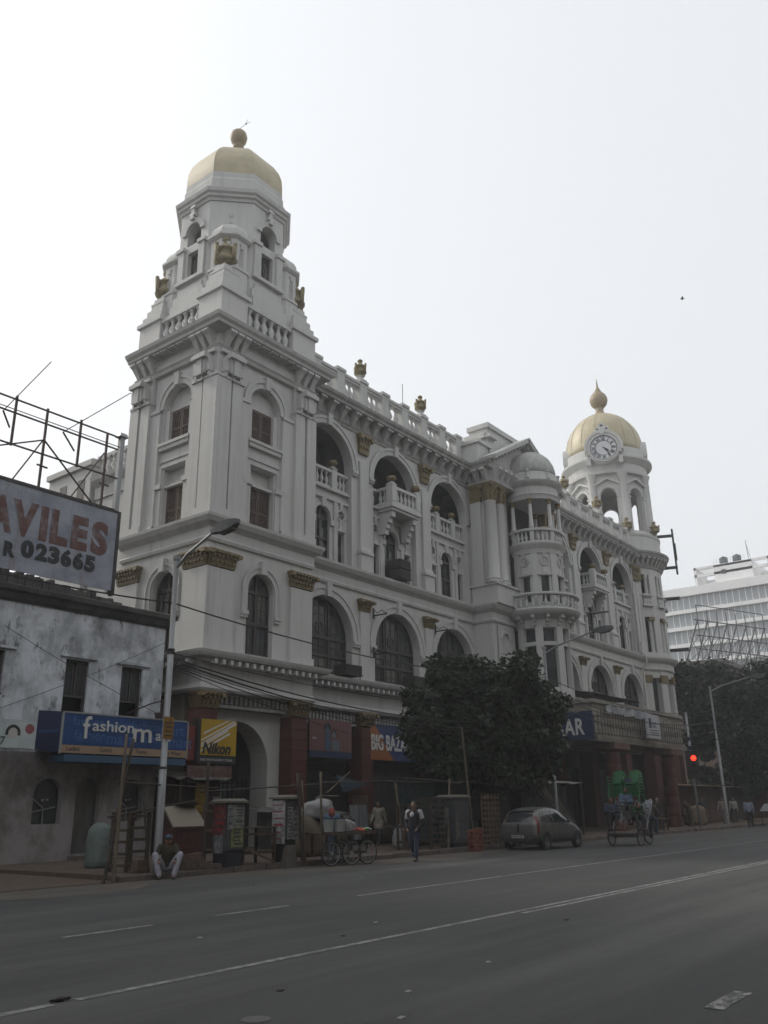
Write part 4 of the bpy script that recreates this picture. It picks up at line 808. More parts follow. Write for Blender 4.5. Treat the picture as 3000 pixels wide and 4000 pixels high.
# a sapling rooted in the wall
def leaves(name, pts, size, mat_, par=None, dirs=None):
    n = len(pts); c = np.asarray(pts, float)
    a = RNG.normal(size=(n, 3)); a[:, 2] = a[:, 2] * .5 - .25; a /= np.linalg.norm(a, axis=1)[:, None]
    w = RNG.normal(size=(n, 3)); b_ = np.cross(a, w); b_ /= np.linalg.norm(b_, axis=1)[:, None]
    s = size * RNG.uniform(.5, 1.6, (n, 1)); L = a * s; W = b_ * s * .36
    dz = np.zeros((n, 3)); dz[:, 2] = -s[:, 0] * .12
    v = np.stack([c, c + L * .5 + W, c + L + dz, c + L * .5 - W], 1).reshape(-1, 3)
    me = bpy.data.meshes.new(name); me.vertices.add(4 * n); me.vertices.foreach_set('co', v.ravel()); me.loops.add(4 * n); me.loops.foreach_set('vertex_index', np.arange(4 * n))
    me.polygons.add(n); me.polygons.foreach_set('loop_start', np.arange(0, 4 * n, 4)); me.polygons.foreach_set('loop_total', np.full(n, 4)); me.update(); me.validate()
    me.materials.append(mat_); return O(name, me, None, par)
def leafmat(name, col, col2):
    m = mat(name, col, .55, 0, (2.5, col2, .35, .65)); nt = m.node_tree; b = nt.nodes['Principled BSDF']; t = nt.nodes.new('ShaderNodeBsdfTranslucent'); x = nt.nodes.new('ShaderNodeMixShader')
    src = b.inputs['Base Color'].links[0].from_socket; nt.links.new(src, t.inputs['Color']); x.inputs[0].default_value = .25
    out = nt.nodes['Material Output']; nt.links.new(b.outputs[0], x.inputs[1]); nt.links.new(t.outputs[0], x.inputs[2]); nt.links.new(x.outputs[0], out.inputs[0]); return m
M['leaf'] = leafmat('tree_leaf', (.028, .046, .016), (.014, .026, .010)); M['leaf2'] = leafmat('far_tree_leaf', (.026, .040, .019), (.016, .026, .014)); M['bark'] = mat('bark', (.075, .06, .05), .9, 0, (8, (.04, .032, .028), .3, .7), (20, .6))
sp = E('wall_sapling', 'small fig sapling sprouting from the plaster wall at the left edge', 'plant', (13.2, 25.95, 5.0))
O('stem', MB().tube([(13.1, 26, 4.7), (13.3, 25.7, 5.0), (13.65, 25.6, 5.15)], .02, 5), M['bark'], sp)
leaves('foliage', [(13.2 + random.gauss(0, .22) + .15, 25.6 + random.gauss(0, .12), 5.05 + random.gauss(0, .16)) for _ in range(130)], .16, M['leaf'], sp)
# billboard on its roof
BBD = E('rooftop_billboard', 'weathered white rooftop billboard with rust red AVILES lettering under a bare steel frame', 'billboard', (15, 26, 8.6))
M['board'] = layered('faded_board', (.30, .32, .37), [((.19, .21, .26), (.8, .8, 1.2), .42, .62, .9), ((.20, .15, .14), (2.5, 2.5, .5), .58, .72, .8), ((.5, .5, .52), (3, 3, 3), .62, .75, .4)], .7, (6, .2))
for a, c in ((9.5, 12.1), (12.1, 14.0), (14.0, 15.9), (15.9, 17.78)): O('board_sheet', MB().box(a + .004, c - .004, 26.0, 26.05, 9.05, 11.98), M['board'], BBD)
O('board_edge', MB().box(17.78, 17.9, 25.97, 26.2, 8.9, 12.05).box(9.5, 17.8, 25.98, 26.1, 11.98, 12.06), M['iron'], BBD)
rl = layered('faded_red_letter', (.115, .055, .048), [((.23, .2, .22), (1.6, 1.6, 1.6), .45, .62, .9)], .8); bl = layered('faded_black_letter', (.025, .026, .03), [((.2, .2, .22), (4, 4, 4), .6, .75, .6)], .8)
for ch, x, w in (('A', 12.95, .85), ('V', 13.75, .92), ('I', 14.77, .28), ('L', 15.17, .68), ('E', 15.97, .65), ('S', 16.76, .7)): 
    o = text('letter', ch, 1.55, rl, BBD, (x, 25.99, 10.3), off=.085, ext=.004)
    xs_ = [v.co.x for v in o.data.vertices]; k = w / (max(xs_) - min(xs_)); o.matrix_basis = Matrix.Translation((x - min(xs_) * k, 25.99, 10.33)) @ Matrix(((k, 0, 0, 0), (0, 0, -1, 0), (0, 1, 0, 0), (0, 0, 0, 1)))
for ch, x, w in (('R', 13.62, .4), ('0', 14.2, .47), ('2', 14.73, .44), ('3', 15.2, .43), ('6', 15.67, .42), ('6', 16.14, .42), ('5', 16.6, .43)):
    o = text('digit', ch, .74, bl, BBD, (x, 25.99, 9.6), off=.045, ext=.004); xs_ = [v.co.x for v in o.data.vertices]; k = w / (max(xs_) - min(xs_)); o.matrix_basis = Matrix.Translation((x - min(xs_) * k, 25.99, 9.6 if ch != 'R' else 9.5)) @ Matrix(((k, 0, 0, 0), (0, 0, -1, 0), (0, .85 if ch == 'R' else 1, 0, 0), (0, 0, 0, 1)))
steel = M['rust']
for z, x1 in ((15.0, 17.7), (14.62, 17.7), (14.5, 17.6), (13.35, 17.75), (12.12, 17.8)): O('frame_rail', MB().bar((9.5, 26.1, z), (x1, 26.1, z), .05 if z != 14.62 else .025), steel, BBD)
for x, z0, z1 in ((13.45, 13.3, 15.15), (14.62, 12.1, 15.1), (15.97, 13.3, 15.15), (17.1, 12.1, 15.0), (11, 12.1, 15)): O('frame_post', MB().bar((x, 26.12, z0), (x, 26.12, z1), .07), steel, BBD)
O('end_post', MB().box(17.66, 17.84, 26.06, 26.24, 9, 15.05).tap(17.56, 17.94, 25.98, 26.32, 15.05, 15.2, .05), M['galv'], BBD)
for a, c in (((14.6, 13.9), (13.7, 12.1)), ((14.62, 13.9), (12.6, 13.0)), ((14.65, 13.9), (16.9, 12.15)), ((17.05, 14.2), (15.95, 12.15)), ((13.04, 14.46), (13.42, 14.0)), ((15.31, 14.45), (15.92, 13.95))): O('brace', MB().bar((a[0], 26.15, a[1]), (c[0], 26.3, c[1]), .045), steel, BBD)
for a, c in (((13.04, 14.46), (14.4, 16.8)), ((15.31, 14.45), (17.8, 16.9))): O('lamp_arm', MB().bar((a[0], 26.1, a[1]), (c[0], 25.9, c[1]), .032), steel, BBD)
for x, z in ((14.62, 12.9), (17.1, 12.95)): O('bracket', MB().bar((x - .2, 26.05, z), (x + .2, 26.05, z - .02), .05), steel, BBD)

# ------------------------------------------------------------- signs
blue = mat('sign_blue', (.010, .055, .20), .45, 0, (1.5, (.008, .04, .15), .35, .65)); ghost = mat('sign_blue_pale', (.045, .12, .29), .45); tan = mat('sign_tan', (.30, .21, .14), .6); wt = mat('sign_white', (.55, .55, .54), .5); bk = mat('sign_black', (.02, .02, .022), .5); navy = mat('sign_navy', (.012, .02, .065), .5)
FS = E('fashion_shop_sign', 'blue box sign with white fashion mart lettering and tan strip below', 'sign', (18, 25, 3.3))
O('box', (lambda b: ([b.poly(q) for q in ([(15.75, 25, 3.34), (20.76, 25, 3.34), (20.76, 25, 4.6), (15.75, 25, 4.6)], [(15.75, 25, 3.34), (15.5, 25.98, 3.5), (15.5, 25.98, 4.7), (15.75, 25, 4.6)], [(20.76, 25, 3.34), (20.76, 25.98, 3.34), (20.76, 25.98, 4.6), (20.76, 25, 4.6)], [(15.75, 25, 4.6), (20.76, 25, 4.6), (20.76, 25.98, 4.6), (15.5, 25.98, 4.7)], [(15.75, 25, 3.34), (20.76, 25, 3.34), (20.76, 25.98, 3.34), (15.5, 25.98, 3.5)])], b)[1])(MB()), navy, FS); O('panel', MB().box(15.79, 20.73, 24.96, 25.0, 3.6, 4.57), blue, FS); O('strip', MB().box(15.77, 20.75, 24.955, 25.0, 3.35, 3.59), tan, FS)
O('lower_shelf', MB().box(15.9, 20.7, 24.9, 25.7, 3.08, 3.3), mat('blue_tarpaulin', (.035, .08, .14), .8), FS)
O('box_edge', MB().box(15.72, 15.78, 24.94, 25, 3.32, 4.62).box(20.74, 20.8, 24.94, 25, 3.32, 4.62).box(15.72, 20.8, 24.94, 25.0, 4.57, 4.62), M['galv'], FS)
for s, x, z, t in (('fashion', 16.1, 4.2, .42), ('fashion', 18.35, 4.18, .42), ('fashion', 16.2, 3.78, .42), ('fashion', 18.75, 3.78, .42)): text('ghost_lettering', s, t, ghost, FS, (x, 24.957, z), ext=.002, sx=1.0); text('ghost_lettering', 'mart', t * 1.3, ghost, FS, (x + 1.2, 24.957, z - .1), ext=.002)
text('lettering', 'f', 1.0, wt, FS, (16.48, 24.95, 3.82), ext=.02, off=.006); text('lettering', 'ashion', .5, wt, FS, (16.82, 24.95, 4.07), ext=.02, sx=1.28, off=.004); text('lettering', 'm', .92, wt, FS, (18.38, 24.95, 3.8), ext=.02, sx=1.22, off=.008); text('lettering', 'art', .5, wt, FS, (19.36, 24.95, 3.88), ext=.02, sx=1.1, off=.004); text('lettering', 'more choice more satisfaction', .16, ghost, FS, (16.3, 24.953, 3.67), ext=.002, sx=1.2)
for s, x in (('Ladies', 15.95), ('Gents', 17.17), ('Teens', 18.55), ('Kids Wear', 19.65)): text('strip_lettering', s, .2, bk, FS, (x, 24.95, 3.42), ext=.002)
text('side_lettering', 'fashionmart', .17, ghost, FS, (15.52, 25.87, 3.98), ux=(.25, -.98, 0), ext=.002)
SL = E('sign_floodlight', 'small rusty floodlight on an arm above the blue shop sign', 'lamp', (19.3, 25, 4.9))
O('arm', MB().tube([(18.9, 26, 4.85), (19.3, 25.2, 5.15), (19.35, 24.7, 5.2), (19.36, 24.6, 5.05)], .025, 6), M['rust'], SL); O('cage', MB().bar((19.28, 24.6, 5.05), (19.22, 24.6, 4.75), .02).bar((19.44, 24.6, 5.05), (19.5, 24.6, 4.75), .02).bar((19.2, 24.6, 5.05), (19.5, 24.6, 5.05), .02), M['rust'], SL); O('lamp_head', MB().tap(19.14, 19.56, 24.45, 24.75, 4.6, 4.78, -.03), M['rust'], SL)
CS = E('cosmetics_sign', 'pale cosmetics sign with printed face and bottle left of the blue sign', 'sign', (14, 25, 3.4))
O('panel', MB().box(11, 14.9, 25.0, 25.3, 3.42, 4.25), mat('pale_print', (.5, .53, .53), .5, 0, (1.2, (.32, .4, .42), .35, .65)), CS)
Fc = fr(25.0)
O('printed_hair', MB(Fc).ring(14.15, 3.86, .15, .24, .004, .006, R(-20), R(200), 14), bk, CS); O('printed_face', MB(Fc).disc(14.15, 3.86, .17, .005), mat('print_pale_skin', (.45, .42, .40), .6), CS); O('printed_balloon', MB(Fc).disc(14.68, 4.0, .15, .005), mat('print_pink', (.25, .07, .08), .6), CS); O('printed_bottle', MB(Fc).box(13.5, 13.68, .003, .005, 3.6, 4.05), mat('print_mauve', (.22, .13, .14), .6), CS); text('print_mark', '7', .35, bk, CS, (13.75, 24.99, 3.5), ext=.002)
NK = E('camera_shop_sign', 'square yellow and black camera shop sign hung by the tower arch', 'sign', (22.5, 25.2, 3.2))
O('box', MB().box(21.45, 23.37, 25.22, 25.5, 3.2, 4.8), bk, NK); yl = mat('sign_yellow', (.42, .27, .012), .45, 0, (2, (.34, .21, .01), .3, .7)); O('panel', MB().box(21.6, 23.34, 25.19, 25.22, 3.5, 4.79), yl, NK)
Fn = fr(25.19)
for x0, z0, x1, z1, w in ((21.61, 4.0, 23.2, 4.76, .03), (21.61, 3.86, 23.3, 4.7, .05), (21.61, 3.78, 22.9, 4.42, .03), (21.61, 3.62, 23.0, 4.32, .045), (21.7, 4.25, 22.9, 4.78, .02)): O('light_ray', (lambda b: (b.poly([(x0, .004, z0 - .02), (x1, .004, z1 - w), (x1, .004, z1 + w), (x0, .004, z0 + .04)]), b)[1])(MB(Fn)), wt, NK)
text('lettering', 'Nikon', .56, bk, NK, (21.66, 25.18, 3.56), ext=.004, off=.02, shear=.22, sx=.98); text('small_lettering', 'HERO PHOTOGRAPHIC STORES', .115, wt, NK, (21.62, 25.21, 3.3), ext=.002, sx=.95)
BZ = E('bazaar_shop_sign', 'orange and blue shop sign reading big bazaar partly behind the leafy tree', 'sign', (36, 27, 3.8))
orange = mat('sign_orange', (.27, .085, .012), .55)
F = fr(27.0); O('panel', MB(F).box(33.7, 38.8, 0, .1, 3.78, 5.48), navy and mat('sign_deep_blue', (.012, .03, .12), .5), BZ)
O('orange_field', (lambda b: (b.poly([(33.7, .104, 3.78), (35.55, .104, 3.78), (34.05, .104, 5.48), (33.7, .104, 5.48)]), b)[1])(MB(F)), orange, BZ); text('lettering', 'BIG BAZAAR', 1.04, wt, BZ, (33.72, 26.88, 4.26), off=.018, ext=.02, sx=.62)
BP = E('fashion_poster', 'pink striped shop poster with two printed figures beside the red pier', 'poster', (30.5, 27, 3.8))
O('panel', MB(F).box(29.35, 32.3, 0, .08, 4.05, 5.45), mat('poster_pink', (.20, .085, .075), .6), BP); O('blue_band', MB(F).box(29.35, 32.3, 0, .082, 3.76, 4.05), mat('poster_navy', (.015, .03, .075), .6), BP)
st_ = MB(F); [st_.box(29.4 + k * .1, 29.43 + k * .1, .08, .09, 4.05, 5.45) for k in range(29)]; O('corrugation', st_, mat('poster_stripe', (.16, .10, .11), .6), BP)
O('printed_figure', MB(F).box(30.4, 30.75, .09, .1, 4.1, 4.85).disc(30.55, 5.05, .17, .1), mat('print_denim', (.055, .10, .15), .6), BP); O('printed_figure', MB(F).box(30.85, 31.4, .09, .1, 4.1, 4.55).disc(31.0, 4.8, .15, .1), mat('print_cloth', (.13, .15, .17), .6), BP); O('printed_hair', MB(F).ring(30.55, 5.08, .13, .24, .1, .104, R(-30), R(210), 12), bk, BP); O('printed_hair', MB(F).ring(31.0, 4.83, .11, .18, .1, .104, 0, PI, 10), bk, BP); text('poster_lettering', 'nce', .2, wt, BP, (29.5, 26.89, 4.55), ext=.002)
AR = E('bazaar_corner_sign', 'deep blue sign with white AR letters on the canopy side', 'sign', (46.5, 22, 5))
O('panel', MB().box(46.2, 46.36, 20.95, 26.2, 5.0, 6.58), mat('sign_canopy_blue', (.012, .024, .07), .5), AR); text('lettering', 'BAZAAR', 1.25, wt, AR, (46.19, 21.5, 5.32), ux=(0, -1, 0), off=.03, ext=.008, sx=.72, align='RIGHT', sp=1.08)
LC = E('insurance_board', 'white upright notice board with blue print fixed on the canopy railing', 'sign', (53, 20.5, 5.4))
O('panel', MB().box(53.0, 55.0, 20.4, 20.55, 5.4, 6.85), mat('notice_white', (.40, .41, .43), .6), LC); text('lettering', 'LIC', .5, navy, LC, (53.75, 20.39, 6.05), ext=.003); O('emblem', MB(fr(20.4)).box(53.2, 53.6, 0, .01, 6.0, 6.6), navy, LC)
for k, z in enumerate((5.85, 5.7, 5.58)): O('text_line', MB(fr(20.4)).box(53.25, 54.7, 0, .008, z, z + .05), navy, LC)
BN = T(O('torn_banner', (lambda b: ([b.poly([(48.2 + k * .35, 20.95 - .06 * sin(k * 1.3), 6.6 - .05 * sin(k)), (48.55 + k * .35, 20.95 - .06 * sin((k + 1) * 1.3), 6.6 - .05 * sin(k + 1)), (48.55 + k * .35, 20.93, 7.05 + .04 * sin(k * 2)), (48.2 + k * .35, 20.93, 7.05 + .04 * sin(k * 2 - 2))]) for k in range(20)], b)[1])(MB()), mat('banner_cloth', (.36, .37, .38), .85, 0, (2, (.2, .21, .25), .35, .6))), 'torn pale cloth banner tied along the canopy parapet', 'banner')
AW = T(O('tin_awning', MB().box(51.2, 57.5, 22.5, 25.8, 8.18, 8.22) if False else (lambda b: (b.poly([(50.5, 23, 8.2), (57, 22.2, 8.0), (58.5, 26, 8.5), (51.5, 26.2, 8.75)]), b.poly([(50.5, 23, 8.15), (57, 22.2, 7.95), (58.5, 26, 8.45), (51.5, 26.2, 8.7)]), b)[2])(MB()), M['rust']), 'rusty sheet awning above the canopy in front of an arched window', 'awning')
for k in range(3): hang(O('awning_post', MB().bar((51 + k * 2.8, 22.7, 7.2), (51 + k * 2.8, 22.9, 8.1), .05), M['rust']), AW)
# air conditioners, brackets, rods
def acbox(loc, w, label):
    t = E('air_conditioner', label, 'air conditioner', loc, 0, 'window air conditioners'); b = MB().box(-w / 2, w / 2, -.55, .25, 0, .46)
    O('casing', b, mat('ac_case', (.03, .029, .028), .6), t, keep=False); q = MB()
    for k in range(7): q.box(-w / 2 + .03, w / 2 - .03, -.57, -.55, .04 + k * .06, .075 + k * .06)
    O('grille', q, M['iron'], t, keep=False); O('shelf', MB().box(-w / 2 - .05, w / 2 + .05, -.6, .2, -.04, 0), M['rust'], t, keep=False)
acbox((36.33, 27.0, 13.25), .95, 'lower of two dark air conditioners under the middle left balcony'); acbox((36.33, 27.0, 13.8), .95, 'upper of two dark air conditioners under the middle left balcony')
acbox((31.9, 26.95, 7.62), 1.15, 'dark air conditioner in the arched window next to the tower'); acbox((37.6, 26.95, 7.62), 1.5, 'dark air conditioner in the second arched window from the tower')
def bracket(loc, ln, label, dx=0):
    x, y, z = loc; t = E('sign_bracket', label, 'bracket', loc); O('arm', MB().bar((x, y, z), (x + dx, y - ln, z), .06), M['iron'], t); O('stay', MB().tube([(x, y, z + .35), (x, y - ln * .3, z + .1), (x, y - ln * .6, z + .22), (x, y - ln, z)], .02, 5), M['iron'], t); O('wall_plate', MB().box(x - .06, x + .06, y - .04, y, z - .15, z + .4), M['iron'], t)
bracket((34.1, 26.95, 10.9), .9, 'thin black sign bracket beside the upper part of second arched window'); bracket((34.1, 26.95, 8.9), .9, 'thin black sign bracket beside the lower part of second arched window')
bracket((39.7, 26.95, 10.9), .9, 'thin black sign bracket beside the upper part of third arched window'); bracket((39.7, 26.95, 8.9), .9, 'thin black sign bracket beside the lower part of third arched window')
for i, (p, lb) in enumerate(((((59.0, 26.3, 14.9), 'upper black beam end jutting from the right wing by the bow balcony'), ((59.3, 26.3, 13.6), 'lower black beam end jutting from the right wing by the bow balcony'), ((75.1, 26.6, 18.9), 'upper black steel beam end jutting from the clock turret'), ((75.2, 26.4, 14.3), 'lower black steel beam end jutting from the clock turret')))):
    d = Vector((.6, -1.7, 0)) if i > 1 else Vector((0, -1.6, 0)); bm_ = MB().bar(p, Vector(p) + d, .22 if i > 1 else .12, .26 if i > 1 else .08); bm_.bar(Vector(p) - d.normalized() * .05, p, .4, .4); T(O('sign_beam', bm_, M['iron']), lb, 'beam')
SF = E('hanging_sign_bracket', 'black bracket sign frame fixed to the right side of the clock turret', 'frame', (75.5, 26, 22))
O('arm', MB().bar((75.0, 26.6, 24.75), (75.8, 24.85, 24.75), .12, .26), M['iron'], SF); O('arm', MB().bar((75.3, 26.2, 21.75), (75.8, 24.75, 21.75), .12, .26), M['iron'], SF); O('upright', MB().bar((75.8, 24.85, 21.1), (75.8, 24.85, 25.4), .12, .2).bar((75.82, 24.75, 22.4), (75.82, 24.75, 24.0), .1), M['iron'], SF)
T(O('lightning_rod', MB().tube([(37.9, 27.5, 23.8), (37.9, 27.5, 25.9)], .02, 5).box(37.8, 38.0, 27.4, 27.6, 23.7, 24.1), M['iron']), 'thin upright rod on the roof balustrade between two urns', 'rod')
# ------------------------------------------------------------- street lamps
def street_lamp(x, y, h, dx, dy, label, tilt=0):
    t = E('street_lamp', label, 'street lamp', (x, y, GZ), 0, 'street lamps along the footpath'); top = h
    O('pole', MB().tube([(x, y, 0), (x, y, 2.6), (x, y, 2.62), (x, y, 5.6), (x, y, 5.62), (x, y, top)], [.1, .1, .085, .085, .07, .07], 12), M['galv'], t, 40)
    O('pole_cap', MB().lathe(x, y, [(.1, top - .12), (.11, top), (.0, top + .03)], 12), M['galv'], t)
    for z in (2.6, 5.6, h * .68): O('clamp_band', MB().lathe(x, y, [(.105, z), (.115, z + .03), (.105, z + .06)], 12), M['iron'], t)
    e = Vector((x + dx, y + dy, top + .42)); O('arm', MB().tube([(x, y, top - .35), (x + dx * .3, y + dy * .3, top - .02), e], [.05, .045, .035], 8), M['galv'], t)
    d = Vector((dx, dy, .16)).normalized(); s = d.cross(Vector((0, 0, 1))).normalized(); u = s.cross(d); L = 1.05
    b = MB(); rows = []
    for k, (w, h0, h1) in enumerate(((.06, -.05, .05), (.15, -.1, .09), (.17, -.17, .11), (.16, -.16, .1), (.08, -.06, .06))):
        c = e + d * (L * k / 4 - .08); rows.append([b.p(*(c + s * w + u * h1)), b.p(*(c - s * w + u * h1)), b.p(*(c - s * w * .85 + u * h0)), b.p(*(c + s * w * .85 + u * h0))])
    for p, q in zip(rows, rows[1:]):
        for k in range(4): b.f.append([p[k], p[(k + 1) % 4], q[(k + 1) % 4], q[k]])
    b.f += [rows[0], rows[-1][::-1]]; hd = O('lamp_head', b, mat('lamp_casing', (.11, .115, .12), .6), t)
    O('lens', MB().bar(e + d * .3 - u * .17, e + d * .8 - u * .16, .2, .04, upv=u), mat('lamp_lens', (.09, .08, .065), .3), hd)
    return t
sl1 = street_lamp(14.9, 18.8, 8.35, .0, -1.5, 'grey street lamp in front of the stained plaster house')
street_lamp(37.2, 19.0, 8.75, 0, -2.6, 'grey street lamp rising behind the leafy tree'); street_lamp(61.6, 19.0, 9.2, .2, -2.7, 'grey street lamp before the dark trees on the right')
hang(O('pole_notice', MB().box(14.74, 15.06, 18.68, 18.7, 3.35, 3.92), mat('yellow_notice', (.28, .15, .012), .6, 0, (9, (.16, .08, .01), .4, .6))), sl1)
for k in range(4): hang(O('notice_line', MB().box(14.78, 15.02, 18.675, 18.68, 3.42 + k * .11, 3.45 + k * .11), M['iron']), sl1)
# cables
def cable(a, b, sag, label, r=.012, n=16):
    a, b = Vector(a), Vector(b); pts = [a.lerp(b, k / n) - Vector((0, 0, sag * 4 * (k / n) * (1 - k / n))) for k in range(n + 1)]
    return T(O('overhead_cable', MB().tube(pts, r * 1.4, 4), M['iron']), label, 'cable')
LP = (14.9, 18.8)
cable((*LP, 7.0), (37.2, 19, 7.3), .55, 'topmost black cable strung from left lamp to the leafy tree', .017); cable((8, 20.5, 7.4), (*LP, 7.0), .12, 'black cable running from the left edge to the first lamp', .017)
for i, (z0, x1, y1, z1, s, r) in enumerate(((5.62, 37.2, 19, 5.9, .5, .01), (5.5, 37.2, 19, 5.4, .75, .018), (5.45, 37.2, 19, 5.3, .9, .014), (5.4, 40, 19.5, 5.6, 1.0, .01), (5.35, 37.2, 19, 5.0, .8, .01), (5.3, 44, 20.5, 6.4, 1.5, .012), (5.25, 30, 19.0, 3.2, .3, .008))):
    cable((*LP, z0), (x1, y1, z1), s, 'black cable in the sagging bundle leaving the left lamp, number %s from its top' % ['one', 'two', 'three', 'four', 'five', 'six', 'seven'][i], r)
for i, (z0, x1, z1, s) in enumerate(((7.3, 61.6, 7.6, .8), (6.9, 61.6, 6.9, .9), (6.5, 61.6, 6.8, .7), (6.2, 61.6, 6.2, .9))):
    cable((37.2, 19, z0), (x1, 19, z1), s, 'cable crossing the right wing towards the last lamp, number %s from top' % ['one', 'two', 'three', 'four'][i], .014)
cable((20.2, 25.8, 7.5), (13.5, 25.85, 4.4), .1, 'thin wire slanting across the plaster house wall down to left', .008); cable((13.9, 25.85, 7.2), (20.2, 25.4, 4.7), .1, 'thin wire slanting across the plaster house wall down to right', .008)
# ------------------------------------------------------------- trees
def tree(base, c, rad, n, size, label, trunk_r, lm, clumps, seed, lean=(0, 0)):
    g = np.random.default_rng(seed); t = E('leafy_tree', label, 'tree', base, 0, 'street trees'); bx_, by_, bz_ = base
    top = Vector((c[0], c[1], c[2] - rad[2] * .35)); b0 = Vector(base)
    O('trunk', MB().tube([b0 - Vector((0, 0, .1)), b0.lerp(top, .35) + Vector((.08, .05, 0)), b0.lerp(top, .7) - Vector((.06, .02, 0)), top], [trunk_r * 1.25, trunk_r, trunk_r * .85, trunk_r * .6], 10), M['bark'], t, True)
    cc = []; k = 0
    while len(cc) < clumps:
        d = g.normal(size=3); d /= np.linalg.norm(d); r = g.uniform(.35, 1) ** .5
        p = np.array(c) + d * r * np.array(rad) * g.uniform(.78, 1.2)
        if p[2] > c[2] - rad[2] * 1.0: cc.append(p)
    for p in cc[:14]: s_ = b0.lerp(top, g.uniform(.5, 1)); m_ = s_.lerp(Vector(p), .5) + Vector((0, 0, .3)); O('limb', MB().tube([s_, m_, Vector(p)], [trunk_r * .45, trunk_r * .28, .03], 6), M['bark'], t)
    per = n // clumps; pts = []
    for p in cc:
        rr = g.uniform(.45, 1.05) * min(rad) * .30
        q = g.normal(size=(per, 3)); q /= np.linalg.norm(q, axis=1)[:, None]; q *= (g.uniform(.25, 1, (per, 1)) ** .45) * rr; q[:, 2] *= .75; pts.append(p + q)
    leaves('crown', np.concatenate(pts), size, lm, t); return t
tree((33.6, 20.6, GZ), (33.6, 20.4, 5.0), (3.35, 3.2, 3.15), 48000, .2, 'dense dark green tree on the footpath before the middle of domed building', .2, M['leaf'], 185, 3)
tree((82, 23.6, GZ), (82, 23.6, 8.9), (6, 5.2, 6.2), 30000, .34, 'dark tree nearest the clock turret on the far footpath', .3, M['leaf2'], 90, 5)
tree((86, 18.8, GZ), (86, 18.8, 9.0), (6.6, 5.6, 6.2), 30000, .36, 'dark tree at the right picture edge beyond the last lamp', .3, M['leaf2'], 90, 8)
tree((104, 26, GZ), (104, 26, 8.6), (6.5, 5, 5), 9000, .42, 'further dark tree between the two big right hand trees', .3, M['leaf2'], 60, 11)
# ------------------------------------------------------------- far office block
OB = E('office_block', 'tall white modern office block with rows of grey ribbon windows, far right', 'building', (165, 45, 0))
ow = mat('office_white', (.80, .80, .79), .7, 0, (.3, (.72, .72, .72), .35, .65)); og = mat('office_glass', (.36, .38, .40), .25, 0, (.5, (.28, .30, .32), .35, .6))
O('core', MB().box(165.6, 185, 20, 80, 0, 41), og, OB); O('roof_slab', MB().box(164.6, 185, 20, 80, 39.5, 41.2), ow, OB)
pm = MB().box(0, .1, .05, 1.12, 0, 2.55).mesh('pane'); pm.materials.append(og); mm = MB().box(-.12, .1, -.06, .06, 0, 2.7).mesh('mullion'); mm.materials.append(ow)
for f in range(10):
    z = 36.9 - 3.25 * f
    if z < 6: break
    O('spandrel_band', MB().box(164.7, 166, 20, 80, z - .7, z), ow, OB)
    if z > 16:
        for k in range(17): I('pane', pm, OB, (165.4, 37.4 + k * 1.17, z)); I('mullion', mm, OB, (165.38, 37.4 + k * 1.17, z))
b = MB(); b.box(166, 178, 40.3, 47.4, 41.2, 44.9); O('roof_house', b, ow, OB)
b = MB(); 
for z in (44.5, 43.1): b.box(166, 166.5, 20, 51.2, z, z + .5); b.box(172, 172.5, 20, 51.2, z, z + .5)
for y in (51, 37.3, 30): b.box(166, 172.5, y - .25, y + .25, 41.2, 45.0)
for k in range(6): b.box(166, 172.5, 48 + k * .6, 48.1 + k * .6, 44.5, 44.7)
O('roof_pergola', b, ow, OB); O('vent', MB().box(165.9, 166, 45.2, 46.0, 43, 43.8), M['iron'], OB)
for y in (45.6, 43.1): t = T(O('water_tank', MB().lathe(167, y, [(.78, 44.9), (.8, 46.1), (.74, 46.3), (.3, 46.4), (.28, 46.55), (0, 46.56)], 16), mat('tank_plastic', (.06, .075, .08), .6), None, 40), ('left' if y > 45 else 'right') + ' dark round water tank on the office roof house', 'water tank', 'rooftop water tanks')
T(O('radio_mast', MB().bar((167, 41, 44.9), (167, 41.1, 49), .1).bar((167, 40.6, 44.9), (167, 41.0, 48), .07).bar((167, 40.7, 46), (167, 41.1, 46.6), .06), M['galv']), 'lattice radio mast on the far office roof', 'mast')
GR = T(O('roof_guard_rail', (lambda b: ([b.bar((166.2, 41.5 + k * .65, 44.9), (166.2, 41.5 + k * .65, 46), .03) for k in range(10)], b.bar((166.2, 41.5, 46), (166.2, 47.4, 46), .03), b.bar((166.2, 41.5, 45.5), (166.2, 47.4, 45.5), .03), b)[-1])(MB()), M['galv']), 'thin guard rail round the tanks on the office roof', 'railing')
LBK = E('brown_house', 'dull brown flat roofed house behind the right hand trees', 'house', (100, 30, 0))
O('wall', MB().box(92, 112, 27, 42, 0, 15.2), mat('brown_render', (.20, .15, .13), .9, 0, (.8, (.13, .1, .09), .35, .65)), LBK); O('roof', MB().box(91.6, 112.4, 26.6, 42.4, 15.2, 15.7), mat('roof_concrete', (.15, .14, .135), .9), LBK)
for k in range(5): O('window', MB().box(91.95, 92, 28 + k * 2.2, 29 + k * 2.2, 11.5, 13.3), M['frame'], LBK)
SC = E('billboard_scaffold', 'bare steel billboard scaffold standing on the brown roof before the office block', 'scaffold', (100, 27.6, 15.7))
A, D = Vector((95, 29.6, 0)), Vector((105.5, 25.4, 0)); Q = lambda t, z, o=0: tuple(A.lerp(D, t) + Vector((o * .37, o * .93, z)))
gs = mat('scaffold_steel', (.12, .12, .125), .7, .2)
for z in (22.3,): O('top_rail', MB().bar(Q(0, 22.3), Q(1, 22.3), .08), gs, SC)
